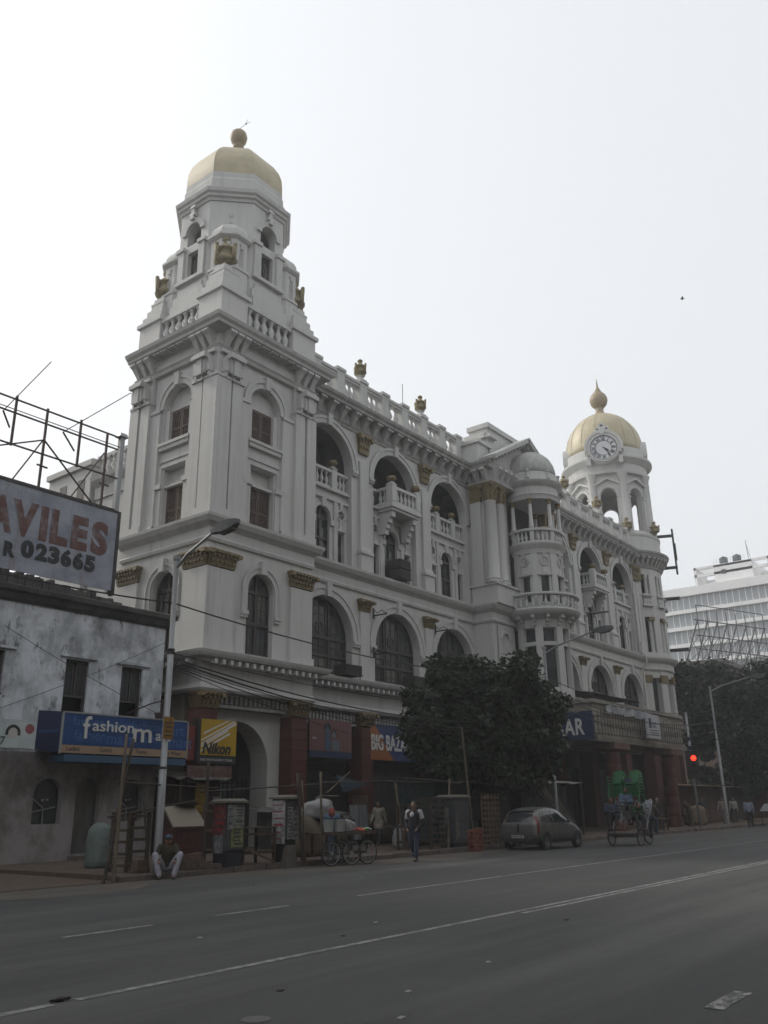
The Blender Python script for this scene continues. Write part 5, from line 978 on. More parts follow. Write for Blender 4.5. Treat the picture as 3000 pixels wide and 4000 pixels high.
for z in (20.6, 18.9, 17.4): O('rail', MB().bar(Q(-.05, z), Q(1.02, z), .1), gs, SC)
for k in range(8):
    t = k / 7; O('post', MB().bar(Q(t, 15.6), Q(t, 21.9 if 0 < k < 7 else 22.3), .09), gs, SC)
    O('raker', MB().bar(Q(t, 20.7), Q(t, 15.6, 2.6), .12).bar(Q(t, 19), Q(t, 17.6, 1.6), .06).bar(Q(t, 17.3), Q(t, 16.2, 2.2), .06), gs, SC)
    if k < 7: O('brace', MB().bar(Q(t, 15.8), Q(t + .14, 18.9), .05).bar(Q(t, 18.9, 1.3), Q(t + .14, 17, 1.6), .05), gs, SC)
# traffic light
TLt = E('traffic_light', 'traffic light glowing red on a striped pole at the right', 'traffic light', (56.6, 19.2, GZ))
O('pole', MB().tube([(56.6, 19.2, 0), (56.6, 19.2, 7.1)], .075, 10), M['galv'], TLt, True)
for z in (4.75, 5.3): O('band', MB().lathe(56.6, 19.2, [(.08, z), (.08, z + .25)], 10), navy, TLt)
O('housing', MB().box(56.35, 56.85, 18.9, 19.25, 3.1, 4.6), M['iron'], TLt); O('backboard', MB().box(56.36, 56.4, 18.7, 19.5, 3.0, 4.7), M['iron'], TLt)
rl_ = MB(); rl_.lathe(0, 0, [(.16, 0), (.14, .03), (.08, .06), (0, .07)], 16); o = O('red_lens', rl_, mat('red_signal', (1, .02, .008), .4, emit=5), TLt, True, keep=False); o.matrix_basis = Matrix.Translation((56.35 - 56.6, 18.98 - 19.2, 4.24 - GZ)) @ Matrix.Rotation(-PI / 2, 4, 'Y')
for z in (3.45, 3.85): o = O('dark_lens', MB().lathe(0, 0, [(.13, 0), (.1, .03), (0, .05)], 12), M['dark'], TLt, keep=False); o.matrix_basis = Matrix.Translation((-.25, -.22, z - GZ)) @ Matrix.Rotation(-PI / 2, 4, 'Y')
# crows
def bird(loc, s, label, fly=False):
    b = MB().ell((0, 0, 0), (.17, .07, .07), 8, 6).ell((.17, 0, .05), (.06, .05, .05), 6, 5).bar((.2, 0, .05), (.29, 0, .04), .02).bar((-.14, 0, 0), (-.32, 0, -.03), .07, .02)
    if fly:
        for sg in (-1, 1): b.poly([(.1, sg * .05, .03), (-.1, sg * .05, .03), (-.12, sg * .3, .12), (-.02, sg * .42, .08), (.08, sg * .28, .13)])
    else: b.bar((0, .03, -.05), (0, .03, -.14), .015).bar((0, -.03, -.05), (0, -.03, -.14), .015)
    o = T(O('crow', b, mat('feather', (.02, .02, .022), .6)), label, 'bird'); o.location = loc; o.rotation_euler = (0, 0, R(s)); return o
bird((40, 11.03, 26.19), 110, 'dark bird flying in the pale sky right of the dome', True).scale = (.45,) * 3; bird((46.9, 24.2, 14.5), 120, 'crow perched on the pedestal by the bow balcony'); bird((57.6, 26.0, 20.95), 40, 'crow perched above a gilded capital of the right wing')
# ------------------------------------------------------------- people
def remesh(mb, vox, smooth=3):
    o = bpy.data.objects.new('r', mb.mesh('r')); m = o.modifiers.new('a', 'REMESH'); m.mode = 'VOXEL'; m.voxel_size = vox
    s = o.modifiers.new('b', 'SMOOTH'); s.iterations = smooth; s.factor = .5
    me = evalmesh(o); bpy.data.objects.remove(o); me.polygons.foreach_set('use_smooth', [True] * len(me.polygons)); return me
def cap(b, p, q, r1, r2):
    b.tube([p, q], [r1, r2], 10); b.ell(p, (r1,) * 3, 10, 8); b.ell(q, (r2,) * 3, 10, 8)
SKIN = mat('skin', (.17, .095, .065), .6); HAIR = mat('hair', (.012, .011, .011), .6); HAIRG = mat('grey_hair', (.22, .21, .2), .7); SHOE = mat('shoe', (.03, .027, .025), .6)
_cl = {}
def cloth(c):
    if c not in _cl: _cl[c] = mat('cloth', c, .9, 0, (14, tuple(x * .7 for x in c), .35, .65), (30, .4))
    return _cl[c]
BASE = dict(hip=(0, 0, .93), chest=(.01, 0, 1.25), neck=(0, 0, 1.43), head=(.02, 0, 1.585), sL=(0, .185, 1.385), sR=(0, -.185, 1.385), eL=(-.04, .24, 1.11), eR=(-.04, -.24, 1.11), wL=(.05, .25, .87), wR=(.05, -.25, .87), hL=(0, .095, .91), hR=(0, -.095, .91), kL=(.02, .1, .49), kR=(.02, -.1, .49), aL=(-.01, .1, .085), aR=(-.01, -.1, .085))
def person(label, loc, rz, top, legs, pose=None, sleeves=True, hair=HAIR, hem=0, sc=1, group=None, extra=None, vest=None, foot=SHOE):
    J = dict(BASE); J.update(pose or {}); J = {k: Vector(v) for k, v in J.items()}
    b = MB(); H = J['head']; up_ = (H - J['neck']).normalized()
    cap(b, J['hip'], J['chest'], .125, .135); cap(b, J['chest'], J['neck'] - up_ * .05, .13, .07); cap(b, J['neck'] - up_ * .06, H, .055, .055); b.ell(H, (.098, .078, .118), 12, 9); b.ell(H + Vector((.03, 0, -.06)), (.06, .055, .055), 10, 8)
    b.ell(H + Vector((.1, 0, -.015)), (.022, .016, .026), 8, 6)
    for s in (-1, 1): b.ell(H + Vector((-.005, s * .082, -.01)), (.022, .012, .032), 8, 6)
    for k in 'LR':
        cap(b, J['s' + k], J['e' + k], .054, .042); cap(b, J['e' + k], J['w' + k], .042, .03); cap(b, J['chest'], J['s' + k], .1, .06)
        cap(b, J['h' + k], J['k' + k], .085, .058); cap(b, J['k' + k], J['a' + k], .056, .038); cap(b, J['hip'], J['h' + k], .11, .09)
        d = (J['w' + k] - J['e' + k]).normalized(); cap(b, J['w' + k], J['w' + k] + d * .07, .03, .034)
        cap(b, J['a' + k], J['a' + k] + Vector((.14, 0, -.045)), .04, .034); cap(b, J['a' + k] + Vector((-.04, 0, -.03)), J['a' + k], .04, .04)
    me = remesh(b, .02); f = MB()
    for k, sg in (('L', 1), ('R', -1)):     # fingers rooted in the palm
        d = (J['w' + k] - J['e' + k]).normalized(); w = d.cross(Vector((0, 0, 1))); w = w.normalized() if w.length > .1 else Vector((0, 1, 0)); c_ = d.cross(w); p0 = J['w' + k] + d * .09
        for j, l in enumerate((.06, .075, .07, .055)): a = p0 + w * (.026 - .0175 * j); f.tube([a, a + d * l * .55, a + d * l - c_ * .02], [.009, .0085, .007], 6)
        a = J['w' + k] + d * .03 + w * .03; f.tube([a, a + d * .03 + w * .025, a + d * .065 + w * .03], [.011, .01, .008], 6)
    bm = bmesh.new(); bm.from_mesh(me); fm = f.mesh('f', True); bm.from_mesh(fm); bm.to_mesh(me); bm.free(); me.materials.append(SKIN); me.name = 'person'
    o = bpy.data.objects.new('person', me); C.objects.link(o); o.location = loc; o.rotation_euler = (0, 0, rz); o.scale = (sc,) * 3; T(o, label, 'person', group)
    c = MB()
    if hem: cap(c, J['hip'], J['chest'], .165, .165)
    else: cap(c, J['hip'] + Vector((0, 0, .02)), J['chest'], .15, .16)
    cap(c, J['chest'], J['neck'] - up_ * .07, .155, .085)
    for k in 'LR':
        cap(c, J['chest'] + (J['s' + k] - J['chest']) * .3, J['s' + k], .12, .085); cap(c, J['s' + k], J['e' + k], .08, .064)
        if sleeves: cap(c, J['e' + k], J['w' + k], .064, .046)
        if hem: cap(c, J['h' + k], J['h' + k].lerp(J['k' + k], hem), .125, .12); cap(c, J['hip'].lerp(J['hL'], .2), J['hL'].lerp(J['hR'], .5) + (J['k' + k] - J['h' + k]) * hem, .12, .12)
    m = remesh(c, .022, 2); m.materials.append(cloth(top)); O('shirt', m, None, o, keep=False)
    c = MB(); cap(c, J['hip'] - Vector((0, 0, .02)), J['hip'] + Vector((0, 0, .03)), .14, .14)
    for k in 'LR': cap(c, J['hip'], J['h' + k], .13, .115); cap(c, J['h' + k], J['k' + k], .108, .08); cap(c, J['k' + k], J['a' + k] + (J['k' + k] - J['a' + k]) * .06, .078, .068)
    m = remesh(c, .022, 2); m.materials.append(cloth(legs)); O('trousers', m, None, o, keep=False)
    c = MB(); c.ell(H + Vector((-.02, 0, .03)), (.1, .088, .108), 12, 9); m = remesh(c, .02, 1)
    for v in m.vertices:
        if v.co.x - H.x > .045 and v.co.z < H.z + .05: v.co.x = H.x + .03
    m.materials.append(hair); O('hair', m, None, o, keep=False)
    for s in (-1, 1): O('eye', MB().ell(H + Vector((.083, s * .032, .012)), (.012, .014, .008), 6, 5), HAIR, o, keep=False)
    O('mouth', MB().ell(H + Vector((.088, 0, -.06)), (.01, .024, .007), 6, 5), mat('lip', (.11, .045, .04), .6) if 'lip' not in bpy.data.materials else bpy.data.materials['lip'], o, keep=False)
    for k in 'LR':
        c = MB(); a = J['a' + k]; c.ell(a + Vector((.05, 0, -.045)), (.135, .05, .042), 10, 7); c.ell(a + Vector((-.03, 0, -.02)), (.065, .05, .062), 8, 6); O('shoe', c, foot, o, True, keep=False)
    if vest:
        c = MB(); cap(c, J['hip'] + Vector((.02, 0, .06)), J['chest'] + Vector((.02, 0, -.02)), .162, .165); m = remesh(c, .022, 1); m.materials.append(cloth(vest)); O('jacket_panel', m, None, o, keep=False)
    if extra: extra(o, J)
    return o
def stride(a, lift=.0, arms=1):
    return dict(kL=(.16 * a, .1, .50), aL=(.3 * a, .1, .09), kR=(-.02 * a + .05, -.1, .48), aR=(-.32 * a, -.1, .16 + lift), wL=(-.16 * a * arms, .26, .9), eL=(-.12 * a * arms, .24, 1.12), wR=(.22 * a * arms, -.25, .93), eR=(.04 * a, -.25, 1.12), hip=(0, 0, .9), hL=(0, .095, .88), hR=(0, -.095, .88))
TOCAM = lambda x, y: math.atan2(-y, -x)
def jacket(o, J):
    for k in 'LR': b = MB(); cap(b, J['s' + k] + Vector((0, 0, .005)), J['s' + k].lerp(J['e' + k], .55), .09, .076); m = remesh(b, .022, 1); m.materials.append(cloth((.42, .42, .43))); O('sleeve_panel', m, None, o, keep=False)
    b = MB(); b.ell(J['chest'] + Vector((.08, -.02, .06)), (.1, .08, .1), 10, 8); m = remesh(b, .022, 1); m.materials.append(cloth((.42, .42, .43))); O('chest_panel', m, None, o, keep=False)
    b = MB(); b.lathe(0, 0, [(.085, 0), (.1, .03), (.08, .08), (.07, .09)], 12); q = O('collar', b, cloth((.02, .02, .022)), o, True, keep=False); q.location = J['neck'] - Vector((0, 0, .07))
p = stride(.7, .06); p.update(wL=(.16, .17, .93), eL=(-.06, .29, 1.1), wR=(.16, -.17, .93), eR=(-.06, -.29, 1.1))
person('young man in black and white jacket and jeans walking on the road', (22.93, 16.6, 0), TOCAM(22.9, 16.6) - .35, (.02, .021, .027), (.022, .032, .06), p, extra=jacket, sc=1.02)
p = dict(hip=(0, 0, .30), chest=(.05, 0, .6), neck=(.12, 0, .76), head=(.17, 0, .88), hL=(.03, .12, .28), hR=(.03, -.12, .28), kL=(.33, .30, .55), kR=(.33, -.30, .55), aL=(.42, .17, .08), aR=(.42, -.17, .08), sL=(.08, .18, .72), sR=(.08, -.18, .72), eL=(.2, .28, .5), eR=(.2, -.28, .5), wL=(.38, .2, .42), wR=(.38, -.2, .42))
def capx(o, J): b = MB(); b.ell(J['head'] + Vector((-.01, 0, .06)), (.11, .1, .08), 12, 8); b.box(J['head'].x + .06, J['head'].x + .16, -.06, .06, J['head'].z + .05, J['head'].z + .065); O('cap', b, cloth((.05, .075, .11)), o, True, keep=False)
person('man in pale trousers and blue cap sitting on the kerb', (14.82, 18.3, 0), TOCAM(14.8, 18.3), (.045, .04, .025), (.36, .36, .42), p, extra=capx)
person('man in a long cream shirt striding along the footpath before brown sacks', (29.7, 23.3, GZ), PI + .25, (.27, .245, .2), (.04, .04, .045), stride(.9), hem=.55)
p = dict(head=(.1, 0, 1.5), neck=(.05, 0, 1.38), wL=(.3, .15, 1.0), wR=(.3, -.15, 1.0), eL=(.05, .25, 1.1), eR=(.05, -.25, 1.1))
def scarf(o, J): O('head_scarf', MB().ell(J['head'] + Vector((-.02, 0, 0)), (.115, .105, .15), 12, 8), cloth((.28, .04, .045)), o, True, keep=False)
person('vendor in red headscarf and blue clothes standing behind the snack cart', (21.35, 18.6, .05), TOCAM(21.3, 18.6), (.10, .16, .24), (.10, .14, .2), p, extra=scarf, sc=.93)
# far group on the right
person('man in light blue shirt and dark trousers seen from behind at right', (61, 17.4, 0), TOCAM(61, 17.4) + PI, (.24, .27, .34), (.018, .018, .02), None, sc=1.07)
person('man in pale pink shirt walking with a plastic bag', (66, 20.6, GZ), PI, (.30, .24, .21), (.16, .14, .14), stride(.8), sc=1.07)
person('person in cream shirt and dark trousers next to the blue shirted man', (69.5, 20.9, GZ), TOCAM(69, 21), (.3, .31, .26), (.035, .035, .04), None, sc=1.05)
person('man in dark clothes standing left of the pale pink shirt', (63.5, 21.2, GZ), TOCAM(63, 21), (.028, .032, .04), (.03, .032, .04), dict(wL=(.25, .12, 1.1), wR=(.25, -.12, 1.1), eL=(0, .26, 1.1), eR=(0, -.26, 1.1)), sc=1.06)
person('stooping person in olive shawl beside the jute sack', (58, 20.2, GZ), PI - .3, (.10, .088, .055), (.12, .10, .08), dict(chest=(.16, 0, 1.2), neck=(.3, 0, 1.33), head=(.38, 0, 1.45), sL=(.2, .18, 1.3), sR=(.2, -.18, 1.3), eL=(.3, .22, 1.05), eR=(.3, -.22, 1.05), wL=(.38, .15, .85), wR=(.38, -.15, .85)), hem=.8, sc=1.03, hair=cloth((.05, .05, .05)))
person('grey haired man in dark clothes standing by the red canopy column', (51, 19.6, GZ), PI, (.04, .037, .03), (.03, .028, .026), None, hair=HAIRG, sc=1.02)
# ------------------------------------------------------------- wheels
def wheel(par, loc, r, rz, tyre=.022, spokes=18, keep=False, mt=None):
    fm = lambda u, n, z: (u, n, z)
    w = O('wheel', MB().ring(0, 0, r - tyre * 2, r, -tyre, tyre, 0, 2 * PI, 28), mt or mat('tyre', (.02, .02, .02), .8) if 'tyre' not in bpy.data.materials else bpy.data.materials['tyre'], par, keep=keep); w.location = loc; w.rotation_euler = (0, 0, rz)
    b = MB().ring(0, 0, r - tyre * 3, r - tyre * 2, -tyre * .6, tyre * .6, 0, 2 * PI, 28); O('rim', b, M['galv'], w, keep=False)
    b = MB().ring(0, 0, .01, .035, -.05, .05, 0, 2 * PI, 10)
    for k in range(spokes): a = 2 * PI * k / spokes; b.bar((.03 * cos(a + .5), (.04 if k % 2 else -.04), .03 * sin(a + .5)), ((r - tyre * 2.5) * cos(a), 0, (r - tyre * 2.5) * sin(a)), .006)
    O('spokes', b, M['galv'], w, keep=False); return w
# ------------------------------------------------------------- snack cart
CT = E('snack_cart', 'four wheeled wooden snack cart at the kerb', 'cart', (20.7, 17.75, 0), R(-14))
wood = mat('old_wood', (.075, .052, .036), .85, 0, (7, (.04, .03, .022), .3, .7, .4)); woodl = mat('pale_wood', (.15, .105, .068), .85, 0, (7, (.08, .055, .04), .3, .7, .4))
for k in range(5): O('plank', MB().box(-.95, .95, -.5 + k * .2, -.305 + k * .2, .86, .9), wood, CT, keep=False)
O('rail', MB().box(-.98, .98, -.54, -.5, .84, .93).box(-.98, .98, .5, .54, .84, .93), wood, CT, keep=False)
for x in (-.7, .15, .75): O('leg', MB().box(x - .03, x + .03, -.4, -.34, .3, .86).box(x - .03, x + .03, .34, .4, .3, .86), wood, CT, keep=False)
O('axle', MB().bar((-.65, -.5, .34), (-.65, .5, .34), .05).bar((.65, -.5, .34), (.65, .5, .34), .05).bar((-.9, 0, .3), (.9, 0, .3), .05), wood, CT, keep=False)
for x, y in ((-.62, -.5), (.1, -.5), (.68, -.5), (.4, .5)): wheel(CT, (x, y, .34), .34, 0, .018)
plw = mat('bucket_plastic', (.30, .32, .31), .5); plb = mat('bag_white', (.28, .28, .28), .6, 0, (6, (.17, .17, .18), .3, .7))
def bucket(x, y, z, label): t = E('plastic_bucket', label, 'bucket', (x, y, z)); O('pail', MB().lathe(x, y, [(.13, z), (.16, z + .34), (.17, z + .36), (.165, z + .37)], 16), plw, t, 40); O('lid', MB().lathe(x, y, [(.175, z + .37), (.175, z + .4), (0, z + .41)], 16), navy, t)
bucket(20.28, 17.8, .9, 'left white lidded bucket on the snack cart'); bucket(20.62, 17.65, .9, 'right white lidded bucket on the snack cart')
def sack(name, loc, r, h, m, label, cat='sack', seed=1, tie=True, sq=1):
    g = random.Random(seed); b = MB(); rows = []; n = 22; ph = [g.uniform(0, 6.3) for _ in range(8)]
    pf = ((.84, 0), (.97, .05), (1.04, .2), (1.0, .38), (1.05, .52), (.97, .7), (.9, .84), (.7, .94), (.42, .99)) + (((.13, 1.03), (.17, 1.08), (.24, 1.15)) if tie else ((.2, .96), (.02, .93)))
    for k, (f, z) in enumerate(pf):
        row = []
        for j in range(n):
            a = 2 * PI * j / n; w = 1 + .07 * sin(3 * a + ph[0] + z * 4) + .05 * sin(7 * a + ph[1] - z * 9) + .05 * sin(2 * a + ph[2] + z * 14) + g.uniform(-.03, .03)
            row.append(b.p(r * f * cos(a) * w + .12 * r * sin(ph[3] + z * 2.5), sq * r * f * sin(a) * w, h * z * (1 + .06 * sin(a + ph[4]) * (z > .5)) + (g.uniform(-.02, .02) * h if k else 0)))
        rows.append(row)
    for a, c in zip(rows, rows[1:]):
        for j in range(n): b.f.append([a[j], a[(j + 1) % n], c[(j + 1) % n], c[j]])
    b.f += [rows[0][::-1], rows[-1]]; o = O(name, b, m, None, True); o.location = loc; o.rotation_euler = (0, 0, g.uniform(0, 6)); return T(o, label, cat)
sack('plastic_bag', (20.95, 17.7, .9), .22, .36, plb, 'white plastic bag on the snack cart', 'bag', 3); sack('plastic_bag', (21.2, 17.75, .9), .17, .28, plb, 'smaller white plastic bag near the cart end', 'bag', 4)
for i, (x, c, l) in enumerate(((21.15, (.4, .05, .04), 'red'), (21.3, (.42, .12, .03), 'orange'), (21.45, (.05, .25, .06), 'green'), (21.58, (.3, .3, .28), 'white'))):
    b = MB(); [b.ell((x + random.gauss(0, .06), 17.38 + random.gauss(0, .06), .94 + random.uniform(0, .05)), (.05, .05, .03), 6, 5) for _ in range(9)]; o = T(O('snack_packets', b, mat('packet_' + l, c, .4)), 'heap of %s snack packets on the snack cart' % l, 'packets')
sack('jute_sack', (21.9, 20.3, GZ), .7, 1.2, mat('jute', (.115, .088, .06), .95, 0, (20, (.07, .055, .04), .3, .7), (60, .5)), 'tall brown jute bundle behind the snack cart', seed=9, tie=False)
sack('white_bundle', (22.45, 20.15, 1.25), .5, .6, plb, 'big white knotted bundle on top of the jute bundle behind the cart', 'bundle', 12)
sack('rice_sack', (15.25, 21.8, GZ), .34, 1.12, mat('mint_sack', (.14, .18, .168), .8, 0, (6, (.085, .11, .10), .3, .7), (40, .5)), 'tall pale green sack by the roller door of the plaster house', seed=5, tie=False)
sack('white_sack', (27.5, 20.6, GZ), .25, .72, plb, 'white tied sack behind the walking young man', seed=6)
sack('jute_sack', (62.5, 21.5, GZ), .75, 1.25, mat('jute_pale', (.22, .17, .11), .95, 0, (20, (.15, .11, .075), .3, .7), (60, .5)), 'pale jute sack among the people at right', seed=8, tie=False)
jt = mat('jute_dark', (.085, .07, .052), .95, 0, (14, (.05, .042, .032), .3, .7), (60, .5))
for i, (x, y, z, r, h) in enumerate(((28.2, 24.6, GZ, .8, .75), (29.8, 24.8, GZ, .85, .7), (31.4, 24.4, GZ, .85, .75), (29.0, 24.7, .8, .7, .6), (30.7, 24.6, .78, .75, .55), (32.6, 24.0, GZ, .7, .7))): sack('grain_sack', (x, y, z), r, h, jt, ['first', 'second', 'third', 'fourth', 'fifth', 'sixth'][i] + ' brown sack of the tarpaulin covered heap behind the cream shirted man', seed=20 + i, tie=False, sq=.7)
T(O('striped_cloth', (lambda b: ([b.poly([(28.9 + k * .16, 24.0 - .03 * sin(k), .35), (29.06 + k * .16, 24.0 - .03 * sin(k + 1), .35), (28.95 + k * .16, 24.15, 1.7), (28.8 + k * .16, 24.15, 1.7)]) for k in range(7)], b)[1])(MB()), mat('stripe_cloth', (.22, .23, .24), .9, 0, (5, (.10, .11, .12), .4, .6, .05))), 'pale striped cloth hanging over the heap of brown sacks', 'cloth')
T(O('cardboard_sheet', MB().box(30.0, 31.0, 24.9, 24.95, 1.2, 2.1), mat('cardboard', (.14, .10, .065), .9)), 'brown cardboard sheet standing on the heap of sacks', 'cardboard')
T(O('blue_tarpaulin', (lambda b: (b.poly([(28.0, 24.2, 2.9), (30.6, 24.6, 2.55), (30.4, 25.4, 2.7), (28, 25.2, 3.1)]), b.poly([(28.0, 24.2, 2.9), (28.4, 24.1, 2.2), (30.6, 24.6, 2.55)]), b)[2])(MB()), mat('tarp_blue', (.035, .055, .08), .7)), 'small torn blue tarpaulin above the heap of sacks', 'tarpaulin')
# ------------------------------------------------------------- poster cabinets
def cabinet(x, y, w, d, h, rz, label, z0=.25, posters=()):
    t = E('utility_cabinet', label, 'cabinet', (x, y, GZ), rz, 'utility cabinets along the footpath'); g = mat('cabinet_paint', (.07, .075, .078), .7, 0, (5, (.035, .036, .038), .3, .7))
    O('body', MB().box(0, w, 0, d, z0, h), g, t, keep=False); O('lid', MB().box(-.08, w + .08, -.08, d + .08, h, h + .05).tap(-.06, w + .06, -.06, d + .06, h + .05, h + .11, .08), mat('cabinet_lid', (.13, .12, .10), .8), t, keep=False); O('plinth', MB().box(.03, w - .03, .03, d - .03, 0, z0), mat('cabinet_plinth', (.02, .021, .028), .8), t, keep=False); O('door', MB().box(.04, w - .04, -.012, 0, z0 + .06, h - .05), g, t, keep=False)
    for (face, a, c, z, zz, col, mk) in posters:
        n = .016; m = layered('poster', col, [(tuple(q * .4 for q in col), (6, 6, 6), .42, .6, .9), ((.09, .09, .09), (2.5, 2.5, 2.5), .5, .62, .8), ((.32, .32, .31), (11, 11, 11), .58, .68, .7)], .8); F = (lambda u, n, z: (u, -n, z)) if face == 'f' else (lambda u, n, z: (-n, u, z))
        b = MB(F); b.poly([(a, n, z), (c, n + .004, z), (c, n, zz), (a, n + .006, zz)]); po = O('poster', b, m, t, keep=False)
        if mk:
            b = MB(F)
            for k in range(mk): q = zz - (zz - z) * (k + .6) / (mk + .4); b.box(a + (c - a) * random.uniform(.08, .3), c - (c - a) * random.uniform(.08, .3), n + .006, n + .009, q - .025, q + random.uniform(-.01, .03))
            O('print', b, mat('poster_print', (.05, .05, .055), .8) if mk % 2 else mat('poster_print_red', (.25, .02, .02), .8), po, keep=False)
cabinet(16.72, 18.3, .6, .62, 1.62, R(-6), 'tall street cabinet pasted with red, white and yellow posters', .42, (('s', .02, .6, .8, 1.58, (.13, .03, .032), 4), ('f', .02, .22, .95, 1.58, (.26, .27, .27), 3), ('f', .22, .58, 1.0, 1.58, (.24, .26, .22), 7), ('f', .16, .55, .5, 1.0, (.24, .25, .09), 5), ('s', .1, .5, .35, .8, (.2, .2, .21), 0)))
cabinet(19.0, 18.3, .55, .5, 1.72, R(8), 'street cabinet with a white and red notice sheet near the cart', .62, (('s', .02, .48, .5, 1.68, (.42, .41, .42), 6), ('f', .05, .3, .62, 1.5, (.26, .26, .26), 9), ('f', .33, .57, .6, 1.4, (.22, .23, .23), 5)))
cabinet(28.4, 18.75, 1.0, .7, 1.75, R(-4), 'bare dented metal cabinet between stalls right of the young man', .15, (('f', .1, .3, .3, 1.2, (.14, .13, .12), 0), ('s', .2, .45, .7, 1.4, (.2, .2, .19), 0)))
T(O('concrete_block', MB().tap(18.72, 19.22, 17.98, 18.24, 0, .6, .09), mat('concrete', (.10, .085, .07), .95, 0, (6, (.06, .05, .045), .3, .7))), 'rough concrete block leaning under the notice cabinet', 'block')
# ------------------------------------------------------------- hawker stall frames of bamboo and planks
bam = mat('bamboo', (.16, .125, .085), .8, 0, (5, (.09, .07, .05), .3, .7, 3)); bamd = mat('bamboo_dark', (.06, .048, .036), .85, 0, (5, (.035, .03, .025), .3, .7, 3))
def pole(a, b, r, m, label): 
    q = MB(); A, Bv = Vector(a), Vector(b); n = max(3, int((Bv - A).length / .45)); pts = []; rs = []
    for k in range(n):
        for t, f in ((0, 1.15), (.06, 1), (.94, 1)): pts.append(A.lerp(Bv, (k + t) / n)); rs.append(r * f * (1 - .25 * k / n))
    return T(O('bamboo_pole', q.tube(pts, rs, 7), m, None, True), label, 'pole')
pole((13.28, 18.3, 0), (13.33, 18.3, 3.4), .045, bam, 'front bamboo pole of the pair left of the sitting man'); pole((13.05, 18.35, 0), (13.62, 18.4, 3.3), .045, bamd, 'rear bamboo pole of the pair left of the sitting man')
pole((14.6, 18.7, .1), (14.35, 18.8, 1.9), .03, bamd, 'thin pole leaning beside the grey lamp post'); pole((13.4, 18.9, 1.45), (16.4, 19.0, 1.85), .025, bamd, 'lower cross pole tied to the grey lamp post'); pole((13.4, 18.6, 2.25), (17.0, 19.0, 2.15), .022, bamd, 'upper cross pole tied to the grey lamp post')
pole((16.4, 18.75, .1), (16.42, 18.8, 2.9), .045, bamd, 'upright pole at the left side of the poster cabinet'); pole((19.68, 18.25, .1), (19.45, 18.3, 2.6), .055, bamd, 'dark forked post between the cart and notice cabinet'); pole((19.85, 18.3, .1), (19.7, 18.35, 2.4), .03, bam, 'thin post behind the dark forked post near the cart')
pole((21.3, 18.95, .1), (21.2, 18.95, 2.7), .045, bam, 'pale bamboo pole rising through the snack cart'); pole((16.4, 19.0, 2.05), (21.2, 19.0, 2.3), .025, bamd, 'cross pole above the two poster cabinets'); pole((21.2, 19, 2.35), (26.5, 20.1, 2.5), .025, bamd, 'cross pole running right from the cart pole'); pole((21.2, 19, 1.95), (22.6, 19.4, 1.95), .02, bam, 'short cross pole at the cart pole')
pole((27.0, 20.0, .1), (26.6, 20.1, 2.5), .05, bam, 'pale slanting pole behind the young man'); pole((28.2, 18.9, .1), (28.9, 19.2, 2.6), .05, bam, 'slanting pole before the bare metal cabinet'); pole((25, 20, 2.45), (31.5, 20, 2.5), .025, bamd, 'long cross pole under the leafy tree'); pole((30.0, 18.9, .1), (29.6, 19.0, 4.6), .05, bam, 'tall bamboo pole under the leafy tree')
pole((24.4, 21.5, 2.1), (26.2, 21.9, 2.9), .02, bam, 'thin rod tied above the heap of sacks')
def crate_frame(x, y, w, d, h, rz, label, slats=4, m=wood, diag=True):
    t = E('wooden_stall', label, 'stall', (x, y, GZ), rz)
    for px in (0, w):
        for py in (0, d): O('post', MB().box(px - .035, px + .035, py - .035, py + .035, 0, h), m, t, keep=False)
    for k in range(slats): z = h * (k + .6) / slats; O('slat', MB().box(-.03, w + .03, -.055, -.035, z, z + .07), m, t, keep=False); O('slat', MB().box(-.055, -.035, -.03, d + .03, z - .05, z + .02), m, t, keep=False)
    O('top', MB().box(-.06, w + .06, -.06, d + .06, h, h + .03), m, t, keep=False)
    if diag: O('brace', MB().bar((.05, -.07, h * .45), (w - .05, -.07, .05), .05), woodl, t, keep=False)
    return t
crate_frame(17.55, 18.5, 1.1, .8, .95, R(-5), 'open plank stall between the two poster cabinets', 2); crate_frame(14.35, 19.3, .65, .6, 1.4, R(5), 'dark ladder like plank stall left of the grey lamp post', 5, wood, False); crate_frame(17.75, 20.4, .5, .5, 1.6, 0, 'narrow slatted frame beside the sloping red chest', 3, woodl, False)
crate_frame(26.2, 19.2, .45, .5, 1.5, 0, 'narrow plank rack right behind the young man', 3, wood, False); crate_frame(27.15, 18.9, .8, .6, 1.75, 0, 'dark slatted rack left of the bare metal cabinet', 9, bamd, False)
ch = E('sloping_chest', 'dark red chest with sloping pale board top near the sitting man', 'chest', (16.6, 20.2, GZ), R(-10)); cr_ = mat('chest_red', (.085, .03, .026), .8, 0, (5, (.05, .02, .018), .3, .7))
O('box', MB().box(0, .95, 0, .7, .25, .95), cr_, ch, keep=False); O('front_edge', MB().box(-.03, .98, -.04, 0, .93, 1.02), cr_, ch, keep=False); b = MB(); b.poly([(-.1, 0, 1.02), (.98, 0, 1.02), (.85, .55, 1.6), (-.15, .55, 1.6)]); b.poly([(-.1, .03, .99), (.98, .03, .99), (.85, .58, 1.57), (-.15, .58, 1.57)]); O('sloping_top', b, mat('pale_board', (.20, .175, .14), .85), ch, keep=False); O('panel', MB().box(.05, .9, -.02, 0, .3, .9), cr_, ch, keep=False)
T(O('round_tray', MB().lathe(17.3, 20.8, [(0, 1.72), (.42, 1.72), (.46, 1.78), (.44, 1.78), (.4, 1.74), (0, 1.74)], 20), M['iron']), 'flat round cane tray lying over the stall behind the sitting man', 'tray')
